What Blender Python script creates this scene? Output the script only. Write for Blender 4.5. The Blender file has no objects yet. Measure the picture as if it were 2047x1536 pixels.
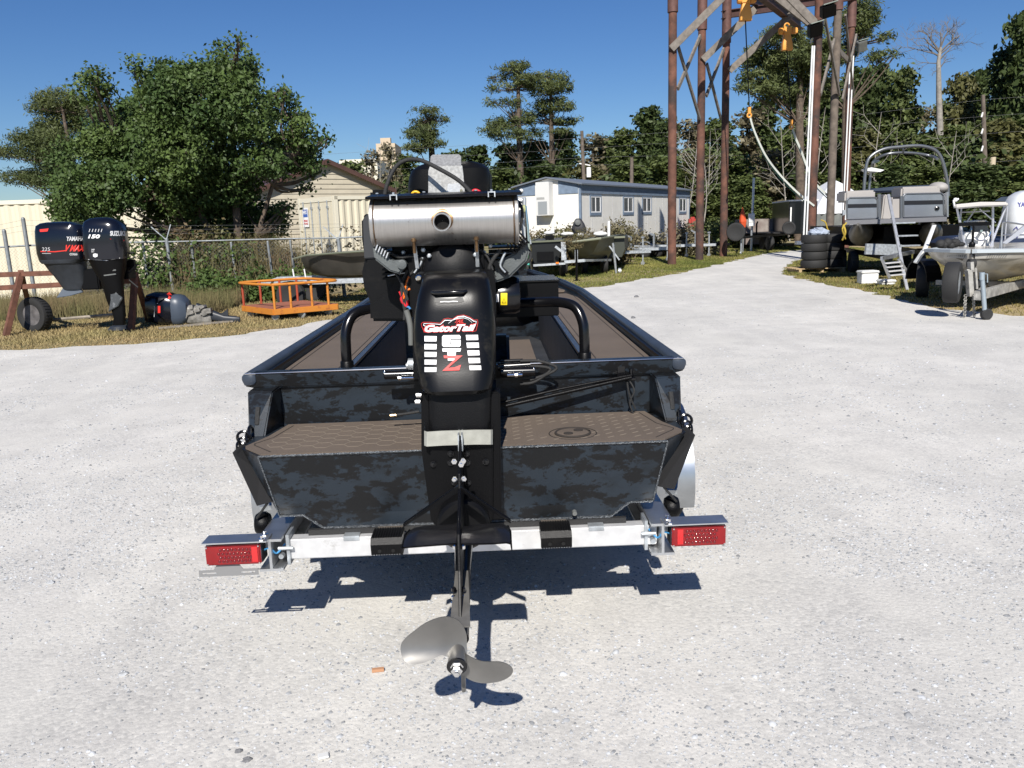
import bpy, bmesh, math, random
import numpy as np
from mathutils import Vector, Matrix
from mathutils.bvhtree import BVHTree
S = bpy.context.scene
COL = S.collection
random.seed(7); RNG = np.random.default_rng(7)
PI = math.pi
# ---------------------------------------------------------------- camera
F = 1640.0; PITCH = math.atan(323/1640.0); ROLL = 0.033; CAMZ = 1.65
CP = Vector((0, 0, CAMZ))
fwd = Vector((0, math.cos(PITCH), -math.sin(PITCH)))
rt0 = Vector((1, 0, 0)); up0 = rt0.cross(fwd)
cr, sr = math.cos(ROLL), math.sin(ROLL)
camR = rt0*cr - up0*sr
camU = rt0*sr + up0*cr
cam_d = bpy.data.cameras.new('camera'); cam = bpy.data.objects.new('camera', cam_d); COL.objects.link(cam)
cam.matrix_world = Matrix(((camR.x, camU.x, -fwd.x, 0), (camR.y, camU.y, -fwd.y, 0), (camR.z, camU.z, -fwd.z, CAMZ), (0, 0, 0, 1)))
cam_d.sensor_width = 36; cam_d.lens = F/2047*36; cam_d.clip_start = 0.05; cam_d.clip_end = 2000
S.camera = cam
# ---------------------------------------------------------------- sky and sun
SUN_DIR = Vector((0.075, 1.19, -1.0)).normalized()          # the way the light travels
ELEV = math.asin(-SUN_DIR.z); AZ = math.atan2(-SUN_DIR.x, -SUN_DIR.y)
world = bpy.data.worlds.new('World'); S.world = world; world.use_nodes = True
wn = world.node_tree.nodes; wl = world.node_tree.links
bg = wn['Background']; sky = wn.new('ShaderNodeTexSky'); sky.sky_type = 'NISHITA'; sky.sun_disc = False
sky.sun_elevation = ELEV; sky.sun_rotation = AZ; sky.altitude = 0; sky.air_density = 1.0; sky.dust_density = 0.0; sky.ozone_density = 3.0
hs = wn.new('ShaderNodeHueSaturation'); hs.inputs['Saturation'].default_value = 1.2; hs.inputs['Hue'].default_value = .505
wl.new(sky.outputs[0], hs.inputs['Color']); tn_ = wn.new('ShaderNodeVectorMath'); tn_.operation = 'MULTIPLY'; tn_.inputs[1].default_value = (.84, 1.0, 1.24); wl.new(hs.outputs[0], tn_.inputs[0]); wl.new(tn_.outputs[0], bg.inputs[0]); bg.inputs[1].default_value = 0.05
sun_d = bpy.data.lights.new('sun', 'SUN'); sun = bpy.data.objects.new('sun', sun_d); COL.objects.link(sun)
sun_d.energy = 5.0; sun_d.angle = math.radians(0.5); sun_d.color = (1, 0.955, 0.89)
sun.rotation_euler = SUN_DIR.to_track_quat('-Z', 'Y').to_euler(); sun.location = (0, -20, 30)
S.view_settings.view_transform = 'Standard'; S.view_settings.look = 'None'; S.view_settings.gamma = 1
S.view_settings.exposure = 0.42; S.view_settings.use_curve_mapping = False
# ---------------------------------------------------------------- measuring helpers (photo pixel -> point on a real plane)
def ray(px, py):
    return (fwd + camR*((px-1023.5)/F) - camU*((py-768)/F))
def G(px, py, z=0.0):                       # point on the ground
    d = ray(px, py); return CP + d*((z-CAMZ)/d.z)
def at(px, py, Y):                          # point on the upright plane at distance Y
    d = ray(px, py); return CP + d*(Y/d.y)
YAW = 0.02
M_BOAT = Matrix.Translation((-0.2, 3.5, 0)) @ Matrix.Rotation(YAW, 4, 'Z'); M_BI = M_BOAT.inverted()
def B(px, py, yl):                          # point in the boat's own frame on its cross plane y = yl
    o = M_BI @ CP; d = M_BI.to_3x3() @ ray(px, py); return o + d*((yl-o.y)/d.y)
def BZ(px, py, z):
    o = M_BI @ CP; d = M_BI.to_3x3() @ ray(px, py); return o + d*((z-o.z)/d.z)
def V(*a): return Vector(a)
# ---------------------------------------------------------------- mesh builder
class MB:
    def __init__(s): s.v = []; s.f = []
    def add(s, vs, fs):
        n = len(s.v); s.v += [tuple(v) for v in vs]; s.f += [tuple(i+n for i in f) for f in fs]; return s
    def box(s, c, d, R=None):
        c = Vector(c); hx, hy, hz = d[0]/2, d[1]/2, d[2]/2
        vs = [Vector((x, y, z)) for x in (-hx, hx) for y in (-hy, hy) for z in (-hz, hz)]
        if R is not None: vs = [R @ v for v in vs]
        return s.add([c+v for v in vs], [(0, 1, 3, 2), (4, 6, 7, 5), (0, 4, 5, 1), (2, 3, 7, 6), (0, 2, 6, 4), (1, 5, 7, 3)])
    def bb(s, x0, x1, y0, y1, z0, z1): return s.box(((x0+x1)/2, (y0+y1)/2, (z0+z1)/2), (abs(x1-x0), abs(y1-y0), abs(z1-z0)))
    def bar(s, a, b, w, h=None, up=(0, 0, 1)):
        a = Vector(a); b = Vector(b); h = h or w; d = (b-a); L = d.length; d.normalize()
        u = Vector(up)
        if abs(d.dot(u)) > .98: u = Vector((0, 1, 0))
        x = d.cross(u).normalized(); z = x.cross(d)
        vs = [p + x*(i*w/2) + z*(j*h/2) for p in (a, b) for i in (-1, 1) for j in (-1, 1)]
        return s.add(vs, [(0, 1, 3, 2), (4, 6, 7, 5), (0, 4, 5, 1), (2, 3, 7, 6), (0, 2, 6, 4), (1, 5, 7, 3)])
    def tube(s, pts, r, n=8, cap=True):
        pts = [Vector(p) for p in pts]; rs = r if hasattr(r, '__len__') else [r]*len(pts)
        base = len(s.v); prev = None
        for i, p in enumerate(pts):
            t = (pts[min(i+1, len(pts)-1)] - pts[max(i-1, 0)]).normalized()
            if prev is None:
                u = Vector((0, 0, 1)) if abs(t.z) < .9 else Vector((1, 0, 0)); x = t.cross(u).normalized()
            else: x = (prev - t*prev.dot(t)).normalized()
            prev = x; y = t.cross(x)
            for k in range(n):
                a = 2*PI*k/n; s.v.append(tuple(p + (x*math.cos(a) + y*math.sin(a))*rs[i]))
        for i in range(len(pts)-1):
            for k in range(n):
                a = base+i*n+k; b = base+i*n+(k+1) % n; s.f.append((a, b, b+n, a+n))
        if cap:
            s.f.append(tuple(base+k for k in range(n))[::-1]); s.f.append(tuple(base+(len(pts)-1)*n+k for k in range(n)))
        return s
    def cyl(s, a, b, r, n=16): return s.tube([a, b], r, n)
    def lathe(s, prof, c, axis='z', n=24, R=None):       # prof: list of (radius, height along axis)
        c = Vector(c); base = len(s.v)
        for r, h in prof:
            for k in range(n):
                a = 2*PI*k/n; p = Vector((r*math.cos(a), r*math.sin(a), h))
                if axis == 'x': p = Vector((p.z, p.x, p.y))
                elif axis == 'y': p = Vector((p.x, p.z, p.y))
                if R is not None: p = R @ p
                s.v.append(tuple(c+p))
        m = len(prof)
        for i in range(m-1):
            for k in range(n):
                a = base+i*n+k; b = base+i*n+(k+1) % n; s.f.append((a, b, b+n, a+n))
        for i in (0, m-1):
            if prof[i][0] > 1e-6 and (prof[0] != prof[-1]): s.f.append(tuple(base+i*n+k for k in range(n)))
        return s
    def sphere(s, c, r, n=12, m=8):
        rr = r if hasattr(r, '__len__') else (r, r, r); c = Vector(c); base = len(s.v)
        for i in range(m+1):
            t = PI*i/m
            for k in range(n):
                a = 2*PI*k/n; s.v.append((c.x+rr[0]*math.sin(t)*math.cos(a), c.y+rr[1]*math.sin(t)*math.sin(a), c.z+rr[2]*math.cos(t)))
        for i in range(m):
            for k in range(n):
                a = base+i*n+k; b = base+i*n+(k+1) % n; s.f.append((a, b, b+n, a+n))
        return s
    def prism(s, poly, ext):                             # poly: 3D points of a planar outline, ext: vector
        poly = [Vector(p) for p in poly]; ext = Vector(ext); n = len(poly)
        vs = poly + [p+ext for p in poly]
        return s.add(vs, [tuple(range(n))[::-1], tuple(range(n, 2*n))] + [(i, (i+1) % n, (i+1) % n+n, i+n) for i in range(n)])
    def loft(s, secs, cap=True):                         # list of equal-length rings
        n = len(secs[0]); base = len(s.v)
        for r in secs: s.v += [tuple(p) for p in r]
        for i in range(len(secs)-1):
            for k in range(n):
                a = base+i*n+k; b = base+i*n+(k+1) % n; s.f.append((a, b, b+n, a+n))
        if cap: s.f.append(tuple(base+k for k in range(n))[::-1]); s.f.append(tuple(base+(len(secs)-1)*n+k for k in range(n)))
        return s
    def quad(s, a, b, c, d): return s.add([a, b, c, d], [(0, 1, 2, 3)])
    def torus(s, c, R_, r, axis='z', n=24, m=8, a0=0, a1=2*PI, R=None):
        pts = []
        full = abs(a1-a0-2*PI) < 1e-3
        for i in range(n + (0 if full else 1)):
            a = a0+(a1-a0)*i/n; p = Vector((R_*math.cos(a), R_*math.sin(a), 0))
            if axis == 'x': p = Vector((0, p.x, p.y))
            elif axis == 'y': p = Vector((p.x, 0, p.y))
            if R is not None: p = R @ p
            pts.append(Vector(c)+p)
        if full: pts.append(pts[0]); pts.append(pts[1])
        return s.tube(pts, r, m, cap=not full)
    def xf(s, M):
        s.v = [tuple(M @ Vector(v)) for v in s.v]; return s
    def mesh(s, name, mat, M=None, smooth=None, bev=0):
        me = bpy.data.meshes.new(name)
        v = s.v if M is None else [tuple(M @ Vector(p)) for p in s.v]
        me.from_pydata(v, [], s.f)
        bm = bmesh.new(); bm.from_mesh(me)
        bmesh.ops.recalc_face_normals(bm, faces=bm.faces)
        if bev:
            es = [e for e in bm.edges if len(e.link_faces) == 2 and e.calc_face_angle(0) > 0.6]
            try: bmesh.ops.bevel(bm, geom=es, offset=bev, segments=1 if bev < .004 else 2, affect='EDGES', clamp_overlap=True)
            except Exception: pass
        bm.to_mesh(me); bm.free()
        if mat is not None: me.materials.append(mat)
        if smooth is not None and len(me.polygons):
            me.polygons.foreach_set('use_smooth', [True]*len(me.polygons))
            if smooth < 3.1: me.set_sharp_from_angle(angle=smooth)
        me.update(); return me
def obj(name, mb, mat, parent=None, frame=None, smooth=None, bev=0, label=None):
    """one mesh object. frame None: coordinates are the parent's own; a Matrix: coordinates are in that frame."""
    M = None
    if frame is not None:
        M = frame if parent is None else (parent.matrix_basis.inverted() if parent.parent is None else (parent.parent.matrix_basis @ parent.matrix_basis).inverted()) @ frame
    me = mb.mesh(name, mat, M, smooth, bev) if isinstance(mb, MB) else mb
    o = bpy.data.objects.new(name, me); COL.objects.link(o)
    if parent is not None: o.parent = parent
    if label: o['label'] = label
    return o
I4 = Matrix.Identity(4)
def thing(name, label, cat, M=None, group=None):
    o = bpy.data.objects.new(name, None); COL.objects.link(o)
    o.empty_display_size = .2
    if M is not None:
        if not isinstance(M, Matrix): M = Matrix.Translation(M)
        o.matrix_basis = M
    o['label'] = label; o['category'] = cat
    if group: o['group'] = group
    return o
def tag(o, label, cat, group=None):
    o['label'] = label; o['category'] = cat
    if group: o['group'] = group
    return o
def TM(loc, rz=0): return Matrix.Translation(loc) @ Matrix.Rotation(rz, 4, 'Z')
def origin_to_base(o):
    """put a single-mesh thing's origin at its base"""
    me = o.data; n = len(me.vertices); co = np.empty(n*3); me.vertices.foreach_get('co', co); co = co.reshape(-1, 3)
    c = np.array([(co[:, 0].min()+co[:, 0].max())/2, (co[:, 1].min()+co[:, 1].max())/2, co[:, 2].min()])
    co -= c; me.vertices.foreach_set('co', co.ravel()); o.location = Vector(o.location)+Vector(c); me.update(); return o
def copy_thing(root, M=None, label=None, mats=None):
    r = root.copy(); COL.objects.link(r)
    if M is not None: r.matrix_basis = M
    if label: r['label'] = label
    for ch in list(root.children):
        c = ch.copy(); COL.objects.link(c); c.parent = r
        for g in list(ch.children):
            d = g.copy(); COL.objects.link(d); d.parent = c
    return r
def npmesh(name, v, f, mat, smooth=False):
    me = bpy.data.meshes.new(name); k = f.shape[1]
    me.vertices.add(len(v)); me.vertices.foreach_set('co', np.asarray(v, dtype=np.float32).ravel())
    me.loops.add(f.size); me.loops.foreach_set('vertex_index', np.asarray(f, dtype=np.int32).ravel())
    me.polygons.add(len(f)); me.polygons.foreach_set('loop_start', np.arange(0, f.size, k, dtype=np.int32))
    try: me.polygons.foreach_set('loop_total', np.full(len(f), k, dtype=np.int32))
    except Exception: pass
    me.update(calc_edges=True); me.materials.append(mat)
    if smooth: me.polygons.foreach_set('use_smooth', [True]*len(f))
    return me
def arc(c, r, a0, a1, n, plane='xz'):
    out = []
    for i in range(n+1):
        a = a0+(a1-a0)*i/n; x, z = r*math.cos(a), r*math.sin(a)
        out.append(Vector(c) + (Vector((x, 0, z)) if plane == 'xz' else Vector((0, x, z)) if plane == 'yz' else Vector((x, z, 0))))
    return out
def smoothpath(pts, n=6):
    pts = [Vector(p) for p in pts]; out = []
    for i in range(len(pts)-1):
        p0 = pts[max(i-1, 0)]; p1 = pts[i]; p2 = pts[i+1]; p3 = pts[min(i+2, len(pts)-1)]
        for k in range(n):
            t = k/n
            out.append(.5*((2*p1) + (p2-p0)*t + (2*p0-5*p1+4*p2-p3)*t*t + (3*p1-p0-3*p2+p3)*t**3))
    out.append(pts[-1]); return out
def sup(cx, cy, z, rx, ry, n=24, p=2.6):                  # superellipse ring
    out = []
    for k in range(n):
        a = 2*PI*k/n; c, s_ = math.cos(a), math.sin(a)
        out.append(Vector((cx+rx*math.copysign(abs(c)**(2/p), c), cy+ry*math.copysign(abs(s_)**(2/p), s_), z)))
    return out
# ---------------------------------------------------------------- materials
MATS = {}
def mat(name, col, rough=.6, metal=0, var=.0, vscale=8, bump=0, bscale=60, dirt=None, dscale=4, dlo=.5, dhi=.65, coat=0, spec=.5, island=0, trans=0, hue=None):
    if name in MATS: return MATS[name]
    m = bpy.data.materials.new(name); m.use_nodes = True; nt = m.node_tree; N = nt.nodes; L = nt.links
    b = N['Principled BSDF']; b.inputs['Roughness'].default_value = rough; b.inputs['Metallic'].default_value = metal
    b.inputs['Specular IOR Level'].default_value = spec
    if coat: b.inputs['Coat Weight'].default_value = coat; b.inputs['Coat Roughness'].default_value = .1
    col = tuple(col)+(1,) if len(col) == 3 else col
    b.inputs['Base Color'].default_value = col
    tc = N.new('ShaderNodeTexCoord'); src = None
    if var or hue:
        nz = N.new('ShaderNodeTexNoise'); nz.inputs['Scale'].default_value = vscale; nz.inputs['Detail'].default_value = 6; L.new(tc.outputs['Object'], nz.inputs['Vector'])
        r = N.new('ShaderNodeValToRGB'); c2 = tuple(hue)+(1,) if hue else tuple(c*(1+var) for c in col[:3])+(1,)
        r.color_ramp.elements[0].position = .3; r.color_ramp.elements[1].position = .7
        r.color_ramp.elements[0].color = tuple(c*(1-var) for c in col[:3])+(1,); r.color_ramp.elements[1].color = c2
        L.new(nz.outputs['Fac'], r.inputs[0]); src = r.outputs[0]
    if dirt:
        nz = N.new('ShaderNodeTexNoise'); nz.inputs['Scale'].default_value = dscale; nz.inputs['Detail'].default_value = 9; nz.inputs['Roughness'].default_value = .7; L.new(tc.outputs['Object'], nz.inputs['Vector'])
        r = N.new('ShaderNodeValToRGB'); r.color_ramp.elements[0].position = dlo; r.color_ramp.elements[1].position = dhi
        L.new(nz.outputs['Fac'], r.inputs[0]); mx = N.new('ShaderNodeMix'); mx.data_type = 'RGBA'
        L.new(r.outputs[0], mx.inputs[0])
        if src: L.new(src, mx.inputs[6])
        else: mx.inputs[6].default_value = col
        mx.inputs[7].default_value = tuple(dirt)+(1,); src = mx.outputs[2]
    if island:
        gi = N.new('ShaderNodeNewGeometry'); mr = N.new('ShaderNodeMapRange'); L.new(gi.outputs['Random Per Island'], mr.inputs[0])
        mr.inputs[3].default_value = 1-island; mr.inputs[4].default_value = 1+island
        mx = N.new('ShaderNodeVectorMath'); mx.operation = 'SCALE'
        if src: L.new(src, mx.inputs[0])
        else: mx.inputs[0].default_value = col[:3]
        L.new(mr.outputs[0], mx.inputs['Scale']); src = mx.outputs[0]
    if src: L.new(src, b.inputs['Base Color'])
    if bump:
        nz = N.new('ShaderNodeTexNoise'); nz.inputs['Scale'].default_value = bscale; nz.inputs['Detail'].default_value = 8; L.new(tc.outputs['Object'], nz.inputs['Vector'])
        bp = N.new('ShaderNodeBump'); bp.inputs['Strength'].default_value = bump; bp.inputs['Distance'].default_value = .01; L.new(nz.outputs['Fac'], bp.inputs['Height']); L.new(bp.outputs[0], b.inputs['Normal'])
    if trans:
        tl = N.new('ShaderNodeBsdfTranslucent'); ms = N.new('ShaderNodeMixShader'); ms.inputs[0].default_value = trans
        if src: L.new(src, tl.inputs[0])
        else: tl.inputs[0].default_value = col
        L.new(b.outputs[0], ms.inputs[1]); L.new(tl.outputs[0], ms.inputs[2]); L.new(ms.outputs[0], N['Material Output'].inputs[0])
    MATS[name] = m; return m

def proj(P):
    d = Vector(P)-CP; z = d.dot(fwd); return (1023.5+F*d.dot(camR)/z, 768-F*d.dot(camU)/z)
# ---------------------------------------------------------------- materials used all over
blackp = mat('black_plastic', (.004, .004, .0045), .4, spec=.18, bump=.15, bscale=300, dirt=(.014, .013, .012), dscale=7, dlo=.55, dhi=.8)
blackg = mat('black_gloss', (.005, .005, .006), .2, spec=.5)
blackm = mat('black_metal', (.0035, .0035, .004), .4, spec=.16, bump=.1, bscale=200)
blackr = mat('black_rubber', (.018, .018, .018), .75, bump=.3, bscale=150)
greyp = mat('grey_plastic', (.12, .125, .12), .55, var=.15)
chrome = mat('chrome', (.8, .8, .8), .12, 1)
alu = mat('aluminium', (.62, .63, .64), .45, 1, var=.12, vscale=14, bump=.05, bscale=90)
aluw = mat('bright_aluminium', (.66, .66, .66), .5, .5, var=.1, vscale=20, dirt=(.4, .39, .37), dscale=9, dlo=.6, dhi=.75)
galv = mat('galvanised_steel', (.5, .53, .55), .5, .8, var=.25, vscale=20)
rust = mat('rusty_steel', (.13, .055, .035), .85, var=.35, vscale=9, bump=.4, bscale=60)
white = mat('white_paint', (.72, .72, .7), .5, dirt=(.5, .48, .43), dscale=5, dlo=.55, dhi=.8)
stone_m = mat('pebble', (.36, .37, .38), .9, var=.2, vscale=30, island=.42, spec=.15)
def ground_material():
    m = bpy.data.materials.new('crushed_limestone'); m.use_nodes = True; nt = m.node_tree; N = nt.nodes; L = nt.links; b = N['Principled BSDF']
    b.inputs['Roughness'].default_value = .92; b.inputs['Specular IOR Level'].default_value = .2
    tc = N.new('ShaderNodeTexCoord')
    def noise(sc, det=6, rg=.6):
        n = N.new('ShaderNodeTexNoise'); n.inputs['Scale'].default_value = sc; n.inputs['Detail'].default_value = det; n.inputs['Roughness'].default_value = rg; L.new(tc.outputs['Object'], n.inputs['Vector']); return n
    def ramp(src, p0, p1, c0, c1):
        r = N.new('ShaderNodeValToRGB'); r.color_ramp.elements[0].position = p0; r.color_ramp.elements[1].position = p1
        r.color_ramp.elements[0].color = (*c0, 1); r.color_ramp.elements[1].color = (*c1, 1); L.new(src, r.inputs[0]); return r
    def mix(fac, a, b_, bt='MIX'):
        x = N.new('ShaderNodeMix'); x.data_type = 'RGBA'; x.blend_type = bt
        if hasattr(fac, 'links'): L.new(fac, x.inputs[0])
        else: x.inputs[0].default_value = fac
        L.new(a, x.inputs[6])
        if hasattr(b_, 'links'): L.new(b_, x.inputs[7])
        else: x.inputs[7].default_value = (*b_, 1)
        return x.outputs[2]
    big = noise(.55, 5, .6); base = ramp(big.outputs[0], .38, .62, (.585, .57, .53), (.67, .65, .605))
    mid = noise(3.2, 8, .7); base2 = mix(ramp(mid.outputs[0], .42, .62, (0, 0, 0), (.4, .4, .4)).outputs[0], base.outputs[0], (.50, .485, .455))
    vo = N.new('ShaderNodeTexVoronoi'); vo.inputs['Scale'].default_value = 58; L.new(tc.outputs['Object'], vo.inputs['Vector'])
    vr = ramp(vo.outputs['Color'], .0, 1, (.72, .73, .75), (1.05, 1.05, 1.05)); 
    patch = noise(1.3, 6, .65); pm = ramp(patch.outputs[0], .42, .6, (.25, .25, .25), (.9, .9, .9))
    c3 = mix(pm.outputs[0], base2, vr.outputs[0], 'MULTIPLY')
    # wheel lanes: long streaks along the drive where traffic packed the stone pale, loose darker stone between
    mpt = N.new('ShaderNodeMapping'); mpt.inputs['Rotation'].default_value = (0, 0, -.22); mpt.inputs['Scale'].default_value = (1.1, .10, 1); L.new(tc.outputs['Object'], mpt.inputs[0])
    ln = N.new('ShaderNodeTexNoise'); ln.inputs['Scale'].default_value = 1.6; ln.inputs['Detail'].default_value = 5; ln.inputs['Roughness'].default_value = .55; L.new(mpt.outputs[0], ln.inputs['Vector'])
    c3 = mix(.8, c3, ramp(ln.outputs[0], .36, .62, (.93, .93, .94), (1.03, 1.03, 1.03)).outputs[0], 'MULTIPLY')
    fine = noise(95, 5, .8); c4 = mix(.6, c3, ramp(fine.outputs[0], .3, .7, (.70, .70, .695), (1.2, 1.19, 1.17)).outputs[0], 'MULTIPLY')
    sp = N.new('ShaderNodeTexVoronoi'); sp.inputs['Scale'].default_value = 17; L.new(tc.outputs['Object'], sp.inputs['Vector'])
    c5 = mix(ramp(sp.outputs['Distance'], .04, .08, (.3, .3, .3), (0, 0, 0)).outputs[0], c4, (.16, .15, .14))
    L.new(c5, b.inputs['Base Color'])
    h1 = noise(110, 8, .75); bp = N.new('ShaderNodeBump'); bp.inputs['Strength'].default_value = .22; bp.inputs['Distance'].default_value = .012; L.new(h1.outputs[0], bp.inputs['Height'])
    bp2 = N.new('ShaderNodeBump'); bp2.inputs['Strength'].default_value = .12; bp2.inputs['Distance'].default_value = .012; L.new(vo.outputs['Distance'], bp2.inputs['Height']); bp2.invert = True; L.new(bp.outputs[0], bp2.inputs['Normal'])
    L.new(bp2.outputs[0], b.inputs['Normal']); return m
gravel_mat = ground_material()
soil = mat('grassy_soil', (.16, .15, .06), .95, var=.4, vscale=1.2, dirt=(.34, .26, .14), dscale=.35, dlo=.42, dhi=.6, bump=.5, bscale=25)
struct = lambda o: (o.__setitem__('kind', 'structure'), o)[1]
# ground sheet out to the horizon
mb = MB(); n = 24
xs = [-900, -300, -100, -40, -20, 0, 20, 40, 100, 300, 900]; ys = [-60, -10, 10, 30, 60, 120, 300, 1200]
mb.v = [(x, y, 0) for y in ys for x in xs]; W_ = len(xs)
mb.f = [(j*W_+i, j*W_+i+1, (j+1)*W_+i+1, (j+1)*W_+i) for j in range(len(ys)-1) for i in range(W_-1)]
g = struct(obj('ground', mb, soil))
# gravel lot and road: outline read off the ground, ragged edge
left_px = [(-420, 735), (-200, 715), (0, 700), (100, 697), (200, 692), (350, 682), (480, 670), (560, 657), (640, 644), (760, 628), (900, 608), (1050, 592), (1150, 578), (1210, 572), (1270, 562), (1340, 550), (1400, 538), (1450, 526), (1500, 514), (1545, 506), (1600, 500), (1650, 497)]
right_px = [(1720, 501), (1650, 510), (1605, 520), (1572, 533), (1566, 545), (1592, 556), (1640, 565), (1700, 577), (1760, 590), (1820, 606), (1880, 616), (1950, 624), (2047, 634), (2250, 655), (2500, 670)]
def ragged(pts, step=.25, amp=.18):
    out = []
    for a, b in zip(pts[:-1], pts[1:]):
        k = max(1, int((b-a).length/step))
        for i in range(k):
            p = a.lerp(b, i/k); s_ = amp*(.4+p.y/40)
            out.append(Vector((p.x+random.uniform(-s_, s_), p.y+random.uniform(-s_, s_), 0)))
    out.append(pts[-1]); return out
LP = ragged([G(*p) for p in left_px]); RP = ragged([G(*p) for p in right_px])
poly = [Vector((-40, -12, 0))] + LP + RP + [Vector((60, -12, 0))]
poly = [Vector((p.x, p.y, .004)) for p in poly]
bm = bmesh.new(); vs = [bm.verts.new(p) for p in poly]; fc = bm.faces.new(vs); bmesh.ops.triangulate(bm, faces=[fc]); bmesh.ops.recalc_face_normals(bm, faces=bm.faces)
for f_ in bm.faces:
    if f_.normal.z < 0: f_.normal_flip()
me = bpy.data.meshes.new('gravel_lot'); bm.to_mesh(me); bm.free(); me.materials.append(gravel_mat)
gl = bpy.data.objects.new('gravel_lot', me); COL.objects.link(gl); struct(gl)
PX = np.array([p.x for p in poly]); PY = np.array([p.y for p in poly])
def inside(x, y):
    x = np.asarray(x); y = np.asarray(y); c = np.zeros(x.shape, bool); j = len(PX)-1
    for i in range(len(PX)):
        cond = ((PY[i] > y) != (PY[j] > y))
        if cond.any():
            xi = (PX[j]-PX[i])*(y-PY[i])/(PY[j]-PY[i]+1e-12)+PX[i]; c ^= cond & (x < xi)
        j = i
    return c
# loose stones: thousands of lumpy pebbles lying on the lot
def vnoise(x, y, sc, seed):
    r = np.random.default_rng(seed); T = r.random((64, 64)); xx = x*sc; yy = y*sc; xi = np.floor(xx).astype(int); yi = np.floor(yy).astype(int); fx = xx-xi; fy = yy-yi
    fx = fx*fx*(3-2*fx); fy = fy*fy*(3-2*fy); g_ = lambda a, b: T[a % 64, b % 64]
    return (g_(xi, yi)*(1-fx)+g_(xi+1, yi)*fx)*(1-fy)+(g_(xi, yi+1)*(1-fx)+g_(xi+1, yi+1)*fx)*fy
def pebbles(N_, ymin, ymax, s0, s1, bias):
    y = ymin+(ymax-ymin)*RNG.random(N_)**bias; x = (RNG.random(N_)*2-1)*(y*.72+1.0)
    k = inside(x, y) & ((.55*vnoise(x, y, .9, 3)+.45*vnoise(x, y, 3.1, 4)) > .30+.36*RNG.random(N_)); x = x[k]; y = y[k]; m_ = len(x)
    oc = np.array([[1, 0, 0], [.5, .87, 0], [-.5, .87, 0], [-1, 0, 0], [-.5, -.87, 0], [.5, -.87, 0], [.45, .2, .62], [-.25, .42, .6], [-.2, -.45, .64]])
    fs = np.array([[0, 1, 6], [1, 2, 7], [1, 7, 6], [2, 3, 7], [3, 4, 8], [3, 8, 7], [4, 5, 8], [5, 0, 6], [5, 6, 8], [6, 7, 8]])
    s_ = s0+(s1-s0)*RNG.random(m_)**5; a = RNG.random(m_)*6.283
    P = oc[None]*(1+RNG.normal(0, .16, (m_, 9, 3))); P[:, :, 1] *= (.55+.45*RNG.random(m_))[:, None]; P[:, :, 2] *= (.5+.6*RNG.random(m_))[:, None]
    P *= s_[:, None, None]; ca, sa = np.cos(a)[:, None], np.sin(a)[:, None]
    X = P[:, :, 0]*ca-P[:, :, 1]*sa+x[:, None]; Y_ = P[:, :, 0]*sa+P[:, :, 1]*ca+y[:, None]; Z_ = P[:, :, 2]+.004-s_[:, None]*.12
    v = np.stack([X, Y_, Z_], -1).reshape(-1, 3); f = (fs[None]+(np.arange(m_)*9)[:, None, None]).reshape(-1, 3); return v, f
parts = [pebbles(150000, 1.75, 5.5, .0018, .009, 1.15), pebbles(60000, 3.5, 9, .004, .013, 1.2), pebbles(26000, 6, 18, .005, .020, 1.2), pebbles(4200, 1.9, 9, .007, .019, 1.3)]
off = 0; vv = []; ff = []
for v, f in parts: vv.append(v); ff.append(f+off); off += len(v)
o = bpy.data.objects.new('gravel_stones', npmesh('gravel_stones', np.concatenate(vv), np.concatenate(ff), stone_m)); COL.objects.link(o)
o['kind'] = 'stuff'; o['label'] = 'loose grey pebbles scattered over the crushed stone lot'; o['category'] = 'gravel'
# grass blades
def grass(name, label, regions, N_, h0, h1, m_, wid=.012, lean=.5):
    xs, ys = [], []
    for (xa, xb, ya, yb) in regions:
        k = int(N_/len(regions)); xs.append(RNG.uniform(xa, xb, k)); ys.append(RNG.uniform(ya, yb, k))
    x = np.concatenate(xs); y = np.concatenate(ys)
    k = ~inside(x, y) & (vnoise(x, y, 1.4, 9) > .25*RNG.random(len(x))); k &= np.abs(x) < y*.72+1.5
    # a few blades reach in over the edge
    x = x[k]; y = y[k]; m = len(x); h = (h0+(h1-h0)*RNG.random(m)**2)*(.5+vnoise(x, y, .8, 12)); a = RNG.random(m)*6.283; l = RNG.normal(0, lean, (m, 2))*h[:, None]
    w = wid*(1+y/20)
    v = np.zeros((m, 3, 3)); v[:, 0] = np.stack([x-np.cos(a)*w/2, y-np.sin(a)*w/2, np.zeros(m)], -1); v[:, 1] = np.stack([x+np.cos(a)*w/2, y+np.sin(a)*w/2, np.zeros(m)], -1)
    v[:, 2] = np.stack([x+l[:, 0], y+l[:, 1], h], -1)
    o = bpy.data.objects.new(name, npmesh(name, v.reshape(-1, 3), np.arange(m*3).reshape(-1, 3), m_)); COL.objects.link(o)
    o['kind'] = 'stuff'; o['label'] = label; o['category'] = 'grass'; return o
dry = mat('dry_grass', (.46, .34, .17), .9, var=.25, vscale=.6, hue=(.30, .25, .11), island=.4, trans=.2)
green = mat('green_grass', (.13, .17, .03), .85, hue=(.27, .25, .07), vscale=.5, var=.2, island=.4, trans=.25)
olive = mat('olive_grass', (.20, .18, .05), .9, hue=(.30, .24, .09), vscale=.7, var=.2, island=.4, trans=.2)
grass('dry_grass', 'dry straw coloured grass strip in front of the fence', [(-13, -1.5, 11, 21)], 150000, .015, .06, dry)
grass('green_grass', 'short green grass under the parked boats and trailers', [(-4, 9, 16, 32), (5, 16, 26, 42)], 150000, .02, .06, green)
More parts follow.
